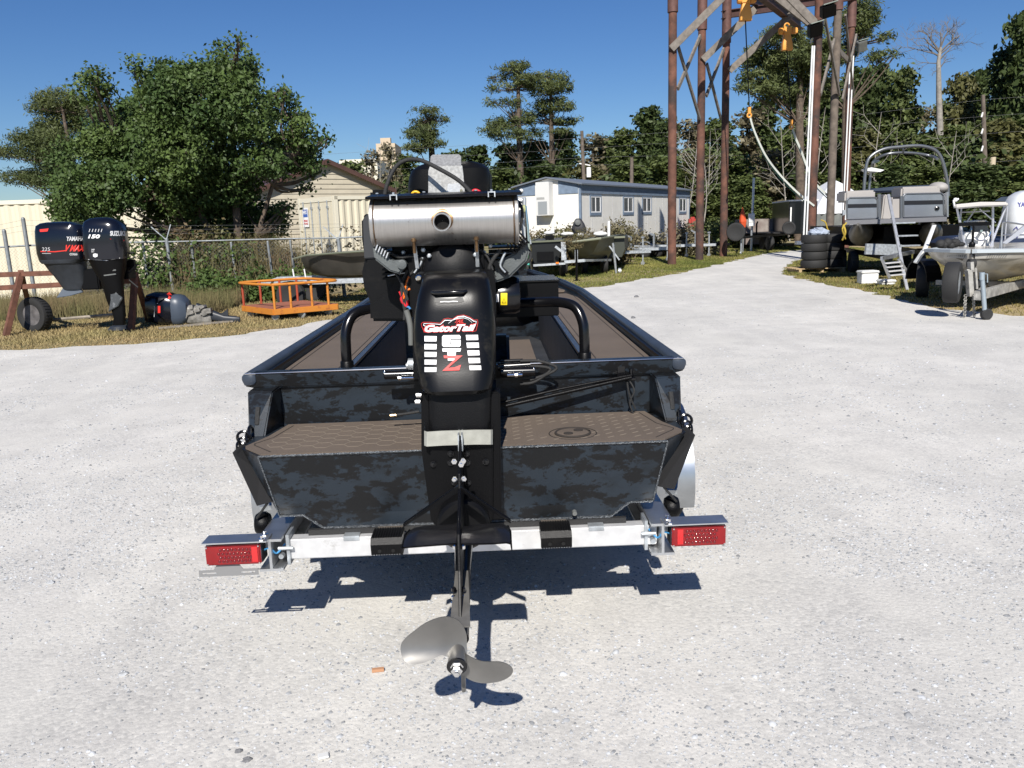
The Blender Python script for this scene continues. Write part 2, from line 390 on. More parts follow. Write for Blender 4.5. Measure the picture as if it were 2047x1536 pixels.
grass('olive_grass', 'olive and tan grass under the boats on the right', [(5.5, 18, 10, 24), (8, 22, 20, 34)], 120000, .02, .06, olive)
# ================================================================ the camouflaged duck boat
def camo_material():
    m = bpy.data.materials.new('camouflage_paint'); m.use_nodes = True; nt = m.node_tree; N = nt.nodes; L = nt.links; b = N['Principled BSDF']
    b.inputs['Roughness'].default_value = .34; b.inputs['Specular IOR Level'].default_value = .3
    tc = N.new('ShaderNodeTexCoord'); mp = N.new('ShaderNodeMapping'); mp.inputs['Scale'].default_value = (1, 1, 1.9); L.new(tc.outputs['Object'], mp.inputs[0])
    def nz(sc, det, rg, off):
        mm = N.new('ShaderNodeMapping'); mm.inputs['Location'].default_value = off; L.new(mp.outputs[0], mm.inputs[0])
        n = N.new('ShaderNodeTexNoise'); n.inputs['Scale'].default_value = sc; n.inputs['Detail'].default_value = det; n.inputs['Roughness'].default_value = rg; n.inputs['Distortion'].default_value = .25; L.new(mm.outputs[0], n.inputs['Vector']); return n
    a = nz(6.5, 12, .74, (0, 0, 0)); r = N.new('ShaderNodeValToRGB'); r.color_ramp.elements[0].position = .50; r.color_ramp.elements[1].position = .515; L.new(a.outputs[0], r.inputs[0])
    a2 = nz(4.0, 6, .6, (7, 3, 1)); r2 = N.new('ShaderNodeValToRGB'); r2.color_ramp.elements[0].position = .5; r2.color_ramp.elements[1].position = .7; L.new(a2.outputs[0], r2.inputs[0])
    m1 = N.new('ShaderNodeMix'); m1.data_type = 'RGBA'; m1.inputs[6].default_value = (.018, .025, .034, 1); m1.inputs[7].default_value = (.011, .014, .0175, 1); L.new(r2.outputs[0], m1.inputs[0])
    m2 = N.new('ShaderNodeMix'); m2.data_type = 'RGBA'; L.new(r.outputs[0], m2.inputs[0]); L.new(m1.outputs[2], m2.inputs[6]); m2.inputs[7].default_value = (.0075, .008, .009, 1)
    L.new(m2.outputs[2], b.inputs['Base Color'])
    f = nz(400, 3, .6, (0, 0, 0)); bp = N.new('ShaderNodeBump'); bp.inputs['Strength'].default_value = .12; bp.inputs['Distance'].default_value = .002; L.new(f.outputs[0], bp.inputs['Height']); L.new(bp.outputs[0], b.inputs['Normal'])
    return m
camo = camo_material()
slate = mat('slate_gunwale_paint', (.032, .042, .06), .38, var=.2, vscale=5, bump=.08, bscale=300)
slated = mat('dark_interior_paint', (.03, .032, .035), .6, var=.3, vscale=6, bump=.3, bscale=90)
foam = mat('brown_foam_decking', (.12, .093, .072), .9, var=.1, vscale=3, bump=.35, bscale=420)
foaml = mat('foam_decking_groove_line', (.19, .155, .12), .9)
foamd = mat('foam_decking_dark_groove', (.03, .024, .02), .9)
weld = mat('weld_bead', (.12, .13, .14), .35, .6, bump=.8, bscale=160)
boat = thing('duck_boat', 'black and charcoal camouflage flat boat with brown foam decks, on the centre trailer', 'boat', M_BOAT)
ZP, ZG = .815, 1.055
# hull: rear pod, then open hull
hull = MB()
def prof(top, mid_in, zt, zc=.56, zb=.505, out=None):
    return [(top, zt), (out if out else top*.835+.05, zc), (mid_in+.07, zc), (mid_in, zb)]
def ring(y, top, outc, inn, zt, yb=None, z0=.505, zc=.56):
    yb = y if yb is None else yb
    R_ = [V(top, y, zt), V(outc, yb, zc), V(inn+.075, yb, zc), V(inn, yb, z0)]
    return R_ + [V(-p.x, p.y, p.z) for p in R_[::-1]]
rear = ring(-.50, .775, .728, .562, ZP, yb=-.45)
wide = ring(-.375, .873, .735, .562, ZP)
join = ring(-.03, .873, .74, .562, ZP)
hull.loft([rear, wide, join])
ob = obj('rear_pod', hull, camo, boat)
# hull sides and bottom forward of the transom
hs = MB(); secs = []
for y, w, zt, wb, z0 in ((0, .915, 1.05, .74, .505), (1.0, .915, 1.05, .74, .505), (2.5, .915, 1.055, .74, .505), (3.6, .90, 1.07, .72, .52), (4.4, .80, 1.10, .62, .60), (5.0, .62, 1.14, .48, .78), (5.25, .52, 1.16, .42, 1.0)):
    t = .012
    half = [V(w, y, zt), V(wb, y, z0+.055), V(wb-.10, y, z0+.055), V(wb-.18, y, z0)]
    ins = [V(wb-.18, y, z0+t), V(wb-.09, y, z0+.055+t), V(wb-t, y, z0+.06+t), V(w-t, y, zt)]
    secs.append(half + [V(-p.x, p.y, p.z) for p in half[::-1]] + [V(-p.x, p.y, p.z) for p in ins[::-1]] + ins)
hs.loft(secs, cap=True); hs.bb(-.50, .50, 5.2, 5.26, .95, 1.16)
obj('hull', hs, camo, boat)
# upper transom and side knees
tr = MB(); tr.prism([V(-.905, 0, ZG-.055), V(-.905, 0, .99), V(-.80, 0, .81), V(.80, 0, .81), V(.905, 0, .99), V(.905, 0, ZG-.055)], (0, .03, 0))
obj('transom', tr, camo, boat)
cap = MB(); cap.prism([V(-.95, -.018, .995), V(-.95, -.03, 1.04), V(-.935, -.03, 1.055), V(.935, -.03, 1.055), V(.95, -.03, 1.04), V(.95, -.018, .995), V(.905, -.018, .985), V(-.905, -.018, .985)], (0, .06, 0))
obj('transom_cap', cap, camo, boat, bev=.006)
for s in (-1, 1):
    k = MB(); k.loft([[V(s*.80, 0, .99), V(s*.914, 0, .99), V(s*.914, 0, .81), V(s*.80, 0, .81)], [V(s*.80, -.13, .99), V(s*.914, -.10, .99), V(s*.90, -.19, .81), V(s*.835, -.19, .81)]])
    kn = obj('side_knee', k, camo, boat, bev=.006)
    sl = MB(); sl.tube([V(s*.862, -.145, .93), V(s*.866, -.168, .86)], .011, 8); obj('slot', sl, blackr, kn)
    ey = MB(); ey.torus(V(s*.885, -.205, .835), .028, .007, 'x', 16, 6); ey.torus(V(s*.905, -.235, .825), .026, .0065, 'y', 16, 6); obj('tie_down_ring', ey, blackg, boat, smooth=.7)
    ch = MB()
    for i in range(3): ch.torus(V(s*(.895+.012*i), -.22-.025*i, .80-.012*i+.02), .019, .0055, 'xy'[i % 2], 12, 6)
    obj('chain_link', ch, blackg, boat, smooth=.7)
# gunwale rails
for s in (-1, 1):
    path = [(0, .925, 0), (1.2, .925, 0), (2.5, .925, 0), (3.6, .91, .012), (4.4, .81, .04), (5.0, .63, .08), (5.25, .53, .10)]
    secs = []
    pr = [(-.030, 0), (-.030, -.030), (-.020, -.042), (.020, -.045), (.030, -.02), (.029, -.004), (.014, .010), (-.005, .014), (-.024, .009)]
    for y, w, dz in path: secs.append([V(s*(w+a), y-(.03 if y == 0 else 0), ZG-.010+dz+b_) for a, b_ in pr])
    g_ = MB(); g_.loft(secs); obj('gunwale_rail', g_, slate, boat, smooth=.9, bev=.003)
    gl_ = MB(); 
    gl_.loft([[V(s*(w-.05+a), y, ZG-.035+dz+b_) for a, b_ in ((0, 0), (.018, 0), (.018, .014), (0, .014))] for y, w, dz in path]); obj('inner_lip', gl_, blackm, boat)
# weld beads
w_ = MB()
def bead(mb, a, b, r=.0045):
    a = Vector(a); b = Vector(b); k = max(2, int((b-a).length/.012)); pts = [a.lerp(b, i/k) for i in range(k+1)]
    mb.tube(pts, [r*(.8+.45*(i % 2)+random.uniform(-.1, .1)) for i in range(k+1)], 5)
R0 = [V(p.x, p.y-.002, p.z) for p in rear]
for i in (0, 1, 2, 3, 4, 5, 6): 
    if i != 3: bead(w_, R0[i], R0[i+1], .0035 if i in (0, 6) else .0045)
bead(w_, R0[3], R0[4]); bead(w_, R0[0]+V(0, -.001, .001), V(.06, -.504, ZP+.001)); bead(w_, R0[7]+V(0, -.001, .001), V(-.06, -.504, ZP+.001))
obj('weld_bead', w_, weld, boat, smooth=.8)
e = MB(); e.tube([V(-.94, -.0325, 1.0525), V(.94, -.0325, 1.0525)], .0028, 6); obj('bright_edge', e, chrome, boat)
# rear platform decking: a raised foam pad each side, patterned
outR = [(.055, -.492), (.765, -.492), (.855, -.385), (.862, -.36), (.81, -.215), (.775, -.02), (.055, -.02)]
def inpoly(x, y, P):
    c = False; j = len(P)-1
    for i in range(len(P)):
        if (P[i][1] > y) != (P[j][1] > y) and x < (P[j][0]-P[i][0])*(y-P[i][1])/(P[j][1]-P[i][1])+P[i][0]: c = not c
        j = i
    return c
def inset(P, d):
    cx = sum(p[0] for p in P)/len(P); cy = sum(p[1] for p in P)/len(P)
    return [(p[0]+(d if p[0] < cx else -d), p[1]+(d if p[1] < cy else -d)) for p in P]
for s in (-1, 1):
    P = [(s*x, y) for x, y in outR]
    pad = MB(); pad.prism([V(x, y, ZP+.001) for x, y in P], (0, 0, .006))
    lab = 'brown foam pad cut with a hexagon pattern' if s < 0 else 'brown foam pad cut with raised dashes and a round hatch'
    po = obj('deck_pad', pad, foam, boat, label=lab)
    rim = MB(); Q = inset(P, .028); z = ZP+.0074
    for a, b_ in ((1, 2), (2, 3), (3, 4), (4, 5)): rim.bar(V(*Q[a], z), V(*Q[b_], z), .005, .0012)
    obj('border_groove', rim, foamd, po)
    pt = MB(); Q2 = [(x, y) for x, y in inset(P, .035)]
    if s < 0:
        a = .041
        for i in range(-1, 15):
            for j in range(-1, 9):
                cx = -.86+i*a*1.5; cy = -.50+j*a*1.732+(a*.866 if i % 2 else 0); h = [(cx+a*math.cos(k*PI/3), cy+a*math.sin(k*PI/3)) for k in range(4)]
                for p, q in zip(h[:-1], h[1:]):
                    if inpoly(*p, Q2) and inpoly(*q, Q2): pt.bar(V(*p, z), V(*q, z), .0035, .0012)
    else:
        for i in range(0, 17):
            for j in range(0, 9):
                cx = .10+i*.052; cy = -.46+j*.056+(.028 if i % 2 else 0); dx, dy = (.013, .009) if (i+j) % 2 else (.013, .010)
                if inpoly(cx-dx, cy-dy, Q2) and inpoly(cx+dx, cy+dy, Q2) and (cx-.40)**2*.9+(cy+.30)**2 > .112**2: pt.bar(V(cx-dx, cy-dy, z), V(cx+dx, cy+dy, z), .006, .0014)
    obj('cut_pattern', pt, foaml, po)['kind'] = 'stuff'
hc = BZ(1145, 866, ZP+.008)
ht = MB(); ht.lathe([(.066, 0), (.066, .009), (.060, .011), (.0, .011)], (hc.x, hc.y, ZP+.001), n=32); hto = obj('round_hatch', ht, foam, boat, smooth=.6)
hr = MB(); hr.torus((hc.x, hc.y, ZP+.010), .068, .005, n=36, m=6); obj('hatch_ring', hr, foamd, hto)
hr = MB(); hr.torus((hc.x, hc.y, ZP+.0068), .094, .0028, n=36, m=5); obj('outer_groove', hr, foamd, hto)
for a in (.035, -.028):
    hh = MB(); hh.lathe([(.019, 0), (.019, .0035), (.0, .0035)], (hc.x+a*.7, hc.y+a*.75, ZP+.0115), n=16); obj('finger_hole', hh, foamd, hto)
# side decks, rear deck, inner well
for s in (-1, 1):
    d = MB(); d.bb(s*.56, s*.90, .02, 4.1, .975, .99); obj('side_deck_frame', d, slated, boat)
    f = MB(); f.bb(s*.585, s*.87, .05, 4.0, .99, .998); fo = obj('side_deck_pad', f, foam, boat)
    gr = MB(); gr.bb(s*.61, s*.845, .22, .226, .998, .9995); gr.bb(s*.61, s*.615, .226, 3.9, .998, .9995); gr.bb(s*.84, s*.845, .226, 3.9, .998, .9995); obj('border_groove', gr, foamd, fo)
    w = MB(); w.bb(s*.55, s*.563, .36, 4.1, .60, .975); obj('well_side', w, slated, boat)
    w = MB(); w.bb(s*.548, s*.575, .36, 4.1, .99, 1.003); obj('well_trim', w, slate, boat)
d = MB(); d.bb(-.56, .56, .03, .36, .965, .99); obj('rear_deck', d, slate, boat)
for s in (-1, 1):
    f = MB(); f.bb(s*.06, s*.47, .08, .33, .99, .998); fo = obj('rear_deck_pad', f, foam, boat)
    gr = MB(); gr.bar(V(s*.30, .09, .999), V(s*.33, .32, .999), .005, .002); gr.bb(s*.20, s*.26, .22, .235, .998, .9995); obj('border_groove', gr, foamd, fo)
fl = MB(); fl.bb(-.56, .56, .02, 4.3, .575, .59); obj('floor', fl, slated, boat)
fp = MB(); fp.bb(.20, .50, .95, 1.7, .59, .60); obj('floor_pad', fp, foam, boat)
fp = MB(); fp.bb(-.45, .45, 2.2, 3.9, .59, .60); obj('floor_pad', fp, foam, boat)
fd = MB(); fd.bb(-.86, .86, 4.1, 5.1, 1.0, 1.02); fd.v = [(x*(1 if y < 4.5 else .62), y, z) for x, y, z in fd.v]; obj('front_deck', fd, foam, boat)
b_ = MB(); b_.bb(-.56, .56, .34, .36, .59, .965); obj('rear_bulkhead', b_, slated, boat)
# well cross frame with camo upright
cf = MB(); cf.bb(.10, .19, .56, .62, .60, 1.10); obj('camo_post', cf, camo, boat)
cf = MB(); cf.bb(.19, .205, .55, .63, .60, 1.09); obj('bright_edge', cf, slate, boat)
cf = MB(); cf.bb(.21, .54, .62, .68, .80, .83); obj('cross_bar', cf, slate, boat)
cf = MB(); cf.bb(-.20, .10, .62, .68, .93, .98); obj('cross_bar', cf, slate, boat)
# grab bars
for s in (-1, 1):
    g_ = MB(); g_.tube(smoothpath([V(s*.535, .15, .99), V(s*.535, .15, 1.12), V(s*.530, .16, 1.20), V(s*.500, .19, 1.265), V(s*.44, .23, 1.285), V(s*.36, .27, 1.285), V(s*.2, .3, 1.28)], 7), .0235, 14)
    go = obj('grab_bar', g_, blackg, boat, smooth=.8)
    c_ = MB(); c_.lathe([(.030, 0), (.030, .07), (.026, .075)], (s*.535, .15, .99), n=16); obj('collar', c_, blackm, go, smooth=.7)
# black battery box right, stand under the engine
bx = MB(); bx.bb(.06, .448, .45, .80, 1.20, 1.365); bo = obj('battery_box', bx, blackm, boat, bev=.004)
bx = MB(); bx.bb(.055, .453, .44, .81, 1.365, 1.374); obj('lid', bx, blackg, bo, bev=.002)
st = MB(); st.bb(-.30, -.24, .45, .8, .60, 1.2); st.bb(.05, .09, .7, .8, .6, 1.2); obj('engine_stand', st, slated, boat)
# fittings on the transom
dp = MB(); p = B(1148, 1022, -.47); dp.cyl(V(p.x, -.47, p.z-.002), V(p.x, -.49, p.z-.004), .009, 12); obj('drain_plug', dp, greyp, boat)
ln = MB(); a = B(560, 752, 0); b1 = B(820, 748, 0); ln.bar(V(-.85, -.0015, .976), V(-.24, -.0015, .976), .003, .003); ln.bar(V(.24, -.0015, .976), V(.80, -.0015, .976), .003, .003); obj('seam', ln, blackm, boat)
# steering arm on the right
arm = MB(); a = B(1010, 812, -.12); b1 = B(1262, 755, -.06); arm.tube([a, b1], .0085, 8); a2 = B(1000, 806, -.12); arm.tube([a2, B(1120, 778, -.10), b1+V(0, 0, .01)], .006, 8)
obj('linkage_rod', arm, blackm, boat, smooth=.8)
br = MB(); p = B(1247, 757, -.03); br.box(p, (.10, .05, .012)); br.box(p+V(-.01, .015, .03), (.035, .02, .05)); br.tube([p+V(.03, -.01, .01), p+V(.03, -.01, .045)], .009, 8); obj('rod_bracket', br, blackg, boat, bev=.002)
tl = MB(); tl.tube(smoothpath([p+V(.02, -.02, -.005), p+V(.04, -.03, -.05), p+V(.02, -.03, -.10), p+V(.035, -.03, -.15)], 5), .004, 6); tl.tube(smoothpath([p+V(.01, -.02, -.005), p+V(.02, -.03, -.07), p+V(.045, -.03, -.13)], 5), .004, 6); obj('cable_tail', tl, blackr, boat, smooth=.8)
# ================================================================ boat trailer
tr_ = thing('boat_trailer', 'bright aluminium boat trailer with red tail lights under the camouflage boat', 'trailer', M_BOAT)
bm_ = MB(); bm_.bb(-.70, .735, -.50, -.44, .400, .480); obj('rear_beam', bm_, aluw, tr_, bev=.004)
for s in (-1, 1):
    x = s*.745; y0 = -.565
    fr = MB(); fr.bb(x-.045, x+.045, y0, 4.4, .500, .510); fr.bb(x-.005, x+.005, y0, 4.4, .392, .500); fr.bb(x-.045, x+.045, y0, 4.4, .382, .392)
    obj('frame_rail', fr, alu, tr_)
    pl = MB(); pl.box((x-s*.055, -.47, .445), (.012, .09, .12)); pl.cyl((x-s*.02, -.52, .455), (x-s*.075, -.52, .455), .008, 8); pl.cyl((x-s*.03, -.53, .425), (x-s*.03, -.505, .425), .01, 8); obj('gusset', pl, galv, tr_)
    ar = MB(); ar.bb(x, s*.985, -.60, -.515, .512, .517); ar.bb(x, s*.985, -.520, -.515, .46, .512); ao = obj('light_arm', ar, alu, tr_)
    for i in range(2): bo = MB(); bo.lathe([(.012, 0), (.012, .006), (.006, .006), (.006, .018), (0, .018)], (x+s*(.02+.0*i), -.585+.045*i, .517), n=6); obj('bolt', bo, chrome, tr_)
    lx0, lx1 = sorted((s*.775, s*.980)); zl = .422
    ho = MB(); ho.bb(lx0-.002, lx1+.002, -.565, -.50, zl-.002, .502); lo = obj('tail_light', ho, blackr, tr_, bev=.003)
    lr = MB(); lr.bb(lx0, lx1, -.585, -.566, zl, .500)
    obj('red_lens', lr, MATS.get('lens') or mat('lens', (.21, .002, .004), .15, coat=.6, var=.15, vscale=30), lo, bev=.004)
    le = MB()
    for i in range(9):
        for j in range(4):
            le.sphere((lx0+.05+i*.014+(.007 if j % 2 else 0), -.5855, zl+.016+j*.015), (.0062, .0035, .0062), 6, 4)
    obj('led_bumps', le, mat('led_red', (.13, .002, .004), .12, coat=.8), lo, smooth=.8)
    le = MB(); xr = lx1-.032 if s < 0 else lx0+.02; le.bb(xr, xr+.022, -.5875, -.585, zl+.01, zl+.07); obj('reflector', le, mat('reflector_red', (.5, .01, .012), .1, coat=1), lo)
    sc_ = MB()
    for xx in (lx0+.006, lx1-.006):
        for zz in (zl+.006, .494): sc_.cyl((xx, -.588, zz), (xx, -.584, zz), .003, 8)
    obj('screw', sc_, chrome, lo)
    # wiring
    wr = MB(); wr.tube(smoothpath([V(s*.79, -.53, .45), V(s*.75, -.55, .47), V(s*.73, -.53, .44), V(s*.70, -.51, .47)], 5), .004, 6); obj('wire', wr, mat('blue_wire', (.05, .25, .5), .5), tr_, smooth=.8)
    # hull bunk end with ribbed rubber boot
    bx_ = (-.30 if s < 0 else .335)
    bk = MB(); bk.bb(bx_-.05, bx_+.05, -.54, 2.6, .482, .503); obj('bunk', bk, mat('bunk_wood', (.09, .075, .06), .95, bump=.3), tr_)
    rb = MB(); rb.bb(bx_-.058, bx_+.058, -.60, -.50, .475, .512); rb.loft([[V(bx_-.058, -.60, .512), V(bx_-.058, -.615, .49), V(bx_-.058, -.61, .45), V(bx_-.058, -.585, .445), V(bx_-.058, -.585, .49)], [V(bx_+.058, -.60, .512), V(bx_+.058, -.615, .49), V(bx_+.058, -.61, .45), V(bx_+.058, -.585, .445), V(bx_+.058, -.585, .49)]])
    ro = obj('bunk_boot', rb, blackp, tr_)
    rr = MB()
    for i in range(12): rr.bar(V(bx_-.052+i*.0095, -.60, .514), V(bx_-.052+i*.0095, -.502, .514), .005, .004); rr.bar(V(bx_-.052+i*.0095, -.613, .487), V(bx_-.052+i*.0095, -.609, .448), .005, .005, up=(0, 1, 0))
    obj('ribs', rr, blackp, ro)
    rr = MB()
    for d_ in (-.025, .025): rr.cyl((bx_+d_, -.6175, .466), (bx_+d_, -.606, .466), .007, 10)
    obj('bolt_hole', rr, mat('hole', (.003, .003, .003), .9), ro)['kind'] = 'stuff'
    # fender, wheel
    xo = s*1.035; cy = .88; cz = .285
    fe = MB(); secs = []
    for i in range(17):
        a = math.radians(-18+216*i/16); c_, sn = math.cos(a), math.sin(a); rr0, rr1 = .368, .375
        yy = -c_; 
        secs.append([V(xo-.10, cy+yy*rr0, cz+sn*rr0), V(xo+.10, cy+yy*rr0, cz+sn*rr0), V(xo+.10, cy+yy*rr1, cz+sn*rr1), V(xo-.10, cy+yy*rr1, cz+sn*rr1)])
    fe.loft(secs); fm = mat('brushed_fender_aluminium', (.46, .48, .50), .32, 1, var=.2, vscale=5); fo = obj('fender', fe, fm, tr_, smooth=.5)
    fs_ = MB(); pts = [V(xo+s*.098, cy-.373*math.cos(math.radians(-18+216*i/16)), cz+.373*math.sin(math.radians(-18+216*i/16))) for i in range(17)]
    pin = [V(xo+s*.098, cy-.325*math.cos(math.radians(-18+216*i/16)), cz+.325*math.sin(math.radians(-18+216*i/16))) for i in range(17)]
    for i in range(16): fs_.add([pts[i], pts[i+1], pin[i+1], pin[i]], [(0, 1, 2, 3)])
    obj('fender_skirt', fs_, fm, fo)
    ty = MB(); ty.lathe([(.18, -.085), (.25, -.09), (.275, -.075), (.285, -.05), (.285, .05), (.275, .075), (.25, .09), (.18, .085)], (xo, cy, cz+.002), 'x', 28); wo = obj('tyre', ty, blackr, tr_, smooth=.6)
    ri = MB(); ri.lathe([(.0, s*.03), (.06, s*.035), (.08, s*.01), (.17, s*.02), (.19, s*.08)], (xo, cy, cz), 'x', 20); obj('rim', ri, alu, wo, smooth=.6)
    # guide/roller posts beside the hull with round roller
    gp_ = MB(); gp_.bar(V(s*.86, -.18, .50), V(s*.99, .30, .62), .05, .02); obj('strap_mount', gp_, galv, tr_)
    ro_ = MB(); ro_.lathe([(.0, -.03), (.038, -.026), (.047, -.012), (.047, .012), (.038, .026), (0, .026)], (s*.822, -.36, .500), 'x', 20); obj('strap_reel', ro_, blackp, tr_, smooth=.6)
st_ = MB(); st_.bb(-.62, .62, -.465, -.445, .480, .502); obj('gap_light_block', st_, blackr, tr_)  # added strip that keeps sunlight from slipping between beam and hull
ax = MB(); ax.bb(-1.0, 1.0, .85, .91, .28, .34); obj('axle', ax, galv, tr_)
for y in (.5, 1.9, 3.3):
    c_ = MB(); c_.bb(-.76, .76, y, y+.06, .40, .47); obj('cross_member', c_, alu, tr_)
tg = MB(); tg.bb(-.05, .05, 3.3, 6.4, .40, .48); tg.bar(V(-.76, 4.3, .44), V(0, 5.6, .44), .05, .08); tg.bar(V(.76, 4.3, .44), V(0, 5.6, .44), .05, .08); obj('tongue', tg, alu, tr_)
wp = MB(); wp.bb(-.04, .04, 5.5, 5.58, .48, 1.1); obj('winch_post', wp, alu, tr_)
# small notch plates on the beam
for px in (705, 1190):
    p = B(px, 1070 if px < 900 else 1053, -.47); n_ = MB(); n_.bb(p.x-.03, p.x+.03, -.503, -.455, .482, .487); n_.bb(p.x-.03, p.x+.03, -.504, -.5015, .468, .482); obj('clip', n_, galv, tr_)
# licence plate holder with two slots, hanging under the left light
lp = MB(); Yp = -.565; z0, z1 = .372, .397
def pbox(x0, x1, za, zb): lp.bb(x0, x1, Yp-.003, Yp, za, zb)
xl, xr = -1.018, -.795
pbox(xl+.012, xr-.012, z0, z0+.009); pbox(xl+.012, xr-.012, z1-.009, z1); pbox(xl, xl+.012, z0, z1); pbox(xr-.012, xr, z0, z1); pbox(xl+.065, xr-.065, z0+.009, z1-.009)
lp.prism([V(xl+.055, Yp-.003, z1), V(xr-.055, Yp-.003, z1), V(xr-.075, Yp-.003, .425), V(xl+.075, Yp-.003, .425)], (0, .003, 0))
obj('licence_plate_holder', lp, mat('dull_grey_plate', (.19, .19, .19), .7), tr_)
# ratchet straps
for s in (-1, 1):
    st = MB(); A = V(s*.885, -.36, .80); Bq = V(s*.775, -.42, .64)
    st.prism([V(s*.885, -.30, .815), V(s*.90, -.36, .80), V(s*.80, -.44, .605), V(s*.745, -.43, .615), V(s*.80, -.36, .72)], (s*.012, -.012, .0))
    so = obj('tie_down_strap', st, mat('black_webbing', (.006, .006, .007), .9, bump=.4, bscale=500), None, frame=M_BOAT)
    tag(so, 'wide black webbing strap over the %s edge of the boat deck' % ('left' if s < 0 else 'right'), 'strap', 'straps holding the camouflage boat down'); origin_to_base(so)
    obj('strap_end', MB().tube([V(s*.775, -.435, .61), V(s*.83, -.41, .54)], .005, 6), blackr, so, frame=M_BOAT)
# ================================================================ decals: flat print laid on a surface
def bvh_of(mb, M): return BVHTree.FromPolygons([M @ Vector(v) for v in mb.v], [list(f) for f in mb.f])
def decal_mesh(verts_px, faces, bvh, off=.0025, fallY=None):
    out = []
    for px, py in verts_px:
        d = ray(px, py).normalized(); h = bvh.ray_cast(CP, d) if bvh else (None,)*4
        if h[0] is None: p = None
        else: p = h[0] - d*off
        out.append(p)
    good = [p for p in out if p is not None]
    if not good: return None
    m = sum(((p-CP).dot(fwd) for p in good))/len(good)
    for i, p in enumerate(out):
        if p is None:
            d = ray(*verts_px[i]); out[i] = CP + d*(m/d.dot(fwd))
    mb = MB(); mb.v = [tuple(p) for p in out]; mb.f = [tuple(f) for f in faces]; return mb
def poly_px(pts, bvh, off=.0025):
    return decal_mesh(pts, [tuple(range(len(pts)))], bvh, off)
def strip_px(pts, w, bvh, off=.003):
    vs, fs = [], []; n = len(pts)
    for i, p in enumerate(pts):
        a = pts[max(i-1, 0)]; b = pts[min(i+1, n-1)]; dx, dy = b[0]-a[0], b[1]-a[1]; L = math.hypot(dx, dy) or 1; ww = w if not hasattr(w, '__len__') else w[i]
        vs += [(p[0]-dy/L*ww/2, p[1]+dx/L*ww/2), (p[0]+dy/L*ww/2, p[1]-dx/L*ww/2)]
    for i in range(n-1): fs.append((2*i, 2*i+1, 2*i+3, 2*i+2))
    return decal_mesh(vs, fs, bvh, off)
def text_verts(txt, bold=.02, shear=0, sub=True):
    cu = bpy.data.curves.new('lettering', 'FONT'); cu.body = txt; cu.offset = bold; cu.shear = shear; cu.resolution_u = 3; cu.size = 1
    o = bpy.data.objects.new('lettering', cu); COL.objects.link(o); bpy.context.view_layer.update()
    me = bpy.data.meshes.new_from_object(o.evaluated_get(bpy.context.evaluated_depsgraph_get()))
    vs = [(v.co.x, v.co.y) for v in me.vertices]; fs = [tuple(p.vertices) for p in me.polygons]
    bpy.data.objects.remove(o); bpy.data.curves.remove(cu); bpy.data.meshes.remove(me)
    x0 = min(v[0] for v in vs); x1 = max(v[0] for v in vs); y0 = min(v[1] for v in vs); y1 = max(v[1] for v in vs)
    return [((v[0]-x0)/(x1-x0), (v[1]-y0)/(y1-y0)) for v in vs], fs
def text_px(txt, quad, bvh, bold=.02, shear=0, off=.004):
    """quad: photo corners top-left, top-right, bottom-right, bottom-left"""
    vs, fs = text_verts(txt, bold, shear); tl, tr_, br_, bl = quad; o = []
    for u, v in vs:
        o.append(tuple((bl[k]*(1-u)+br_[k]*u)*(1-v)+(tl[k]*(1-u)+tr_[k]*u)*v for k in (0, 1)))
    return decal_mesh(o, fs, bvh, off)
def rectq(x0, y0, x1, y1): return ((x0, y0), (x1, y0), (x1, y1), (x0, y1))
whitep = mat('white_print', (.80, .80, .80), .45)
silverp = mat('silver_print', (.55, .55, .55), .4, .2)
redp = mat('red_print', (.55, .02, .015), .5)
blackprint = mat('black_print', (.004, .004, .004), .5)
# ================================================================ mud motor
FR = M_BOAT
mo = thing('mud_motor', 'black surface drive mud motor with polished cylindrical muffler and long propeller shaft', 'outboard motor', M_BOAT @ Matrix.Translation((-.01, -.6, .82)))
def mob(name, mb, m, parent=mo, **k): return obj(name, mb, m, parent, frame=FR, **k)
# muffler
mc = B(888, 442, -.28); mz = mc.z; x0, x1 = -.328, .243
steel = bpy.data.materials.new('brushed_stainless'); steel.use_nodes = True; N = steel.node_tree.nodes; L = steel.node_tree.links; b = N['Principled BSDF']
b.inputs['Metallic'].default_value = .9; b.inputs['Roughness'].default_value = .42; b.inputs['Anisotropic'].default_value = .5
tc = N.new('ShaderNodeTexCoord'); mp = N.new('ShaderNodeMapping'); mp.inputs['Scale'].default_value = (40, 3, 3); nz = N.new('ShaderNodeTexNoise'); nz.inputs['Scale'].default_value = 4; nz.inputs['Detail'].default_value = 8
L.new(tc.outputs['Object'], mp.inputs[0]); L.new(mp.outputs[0], nz.inputs['Vector']); r = N.new('ShaderNodeValToRGB'); r.color_ramp.elements[0].color = (.42, .40, .38, 1); r.color_ramp.elements[1].color = (.62, .60, .575, 1); L.new(nz.outputs[0], r.inputs[0])
n2 = N.new('ShaderNodeTexNoise'); n2.inputs['Scale'].default_value = 28; n2.inputs['Detail'].default_value = 5; L.new(tc.outputs['Object'], n2.inputs['Vector']); r2 = N.new('ShaderNodeValToRGB'); r2.color_ramp.elements[0].position = .68; r2.color_ramp.elements[1].position = .74; L.new(n2.outputs[0], r2.inputs[0])
mx = N.new('ShaderNodeMix'); mx.data_type = 'RGBA'; L.new(r2.outputs[0], mx.inputs[0]); L.new(r.outputs[0], mx.inputs[6]); mx.inputs[7].default_value = (.2, .14, .10, 1); L.new(mx.outputs[2], b.inputs['Base Color'])
bronze = mat('heat_tinted_steel', (.20, .12, .06), .4, .8, var=.5, vscale=40)
mu = MB(); rm = .092; yc = -.26
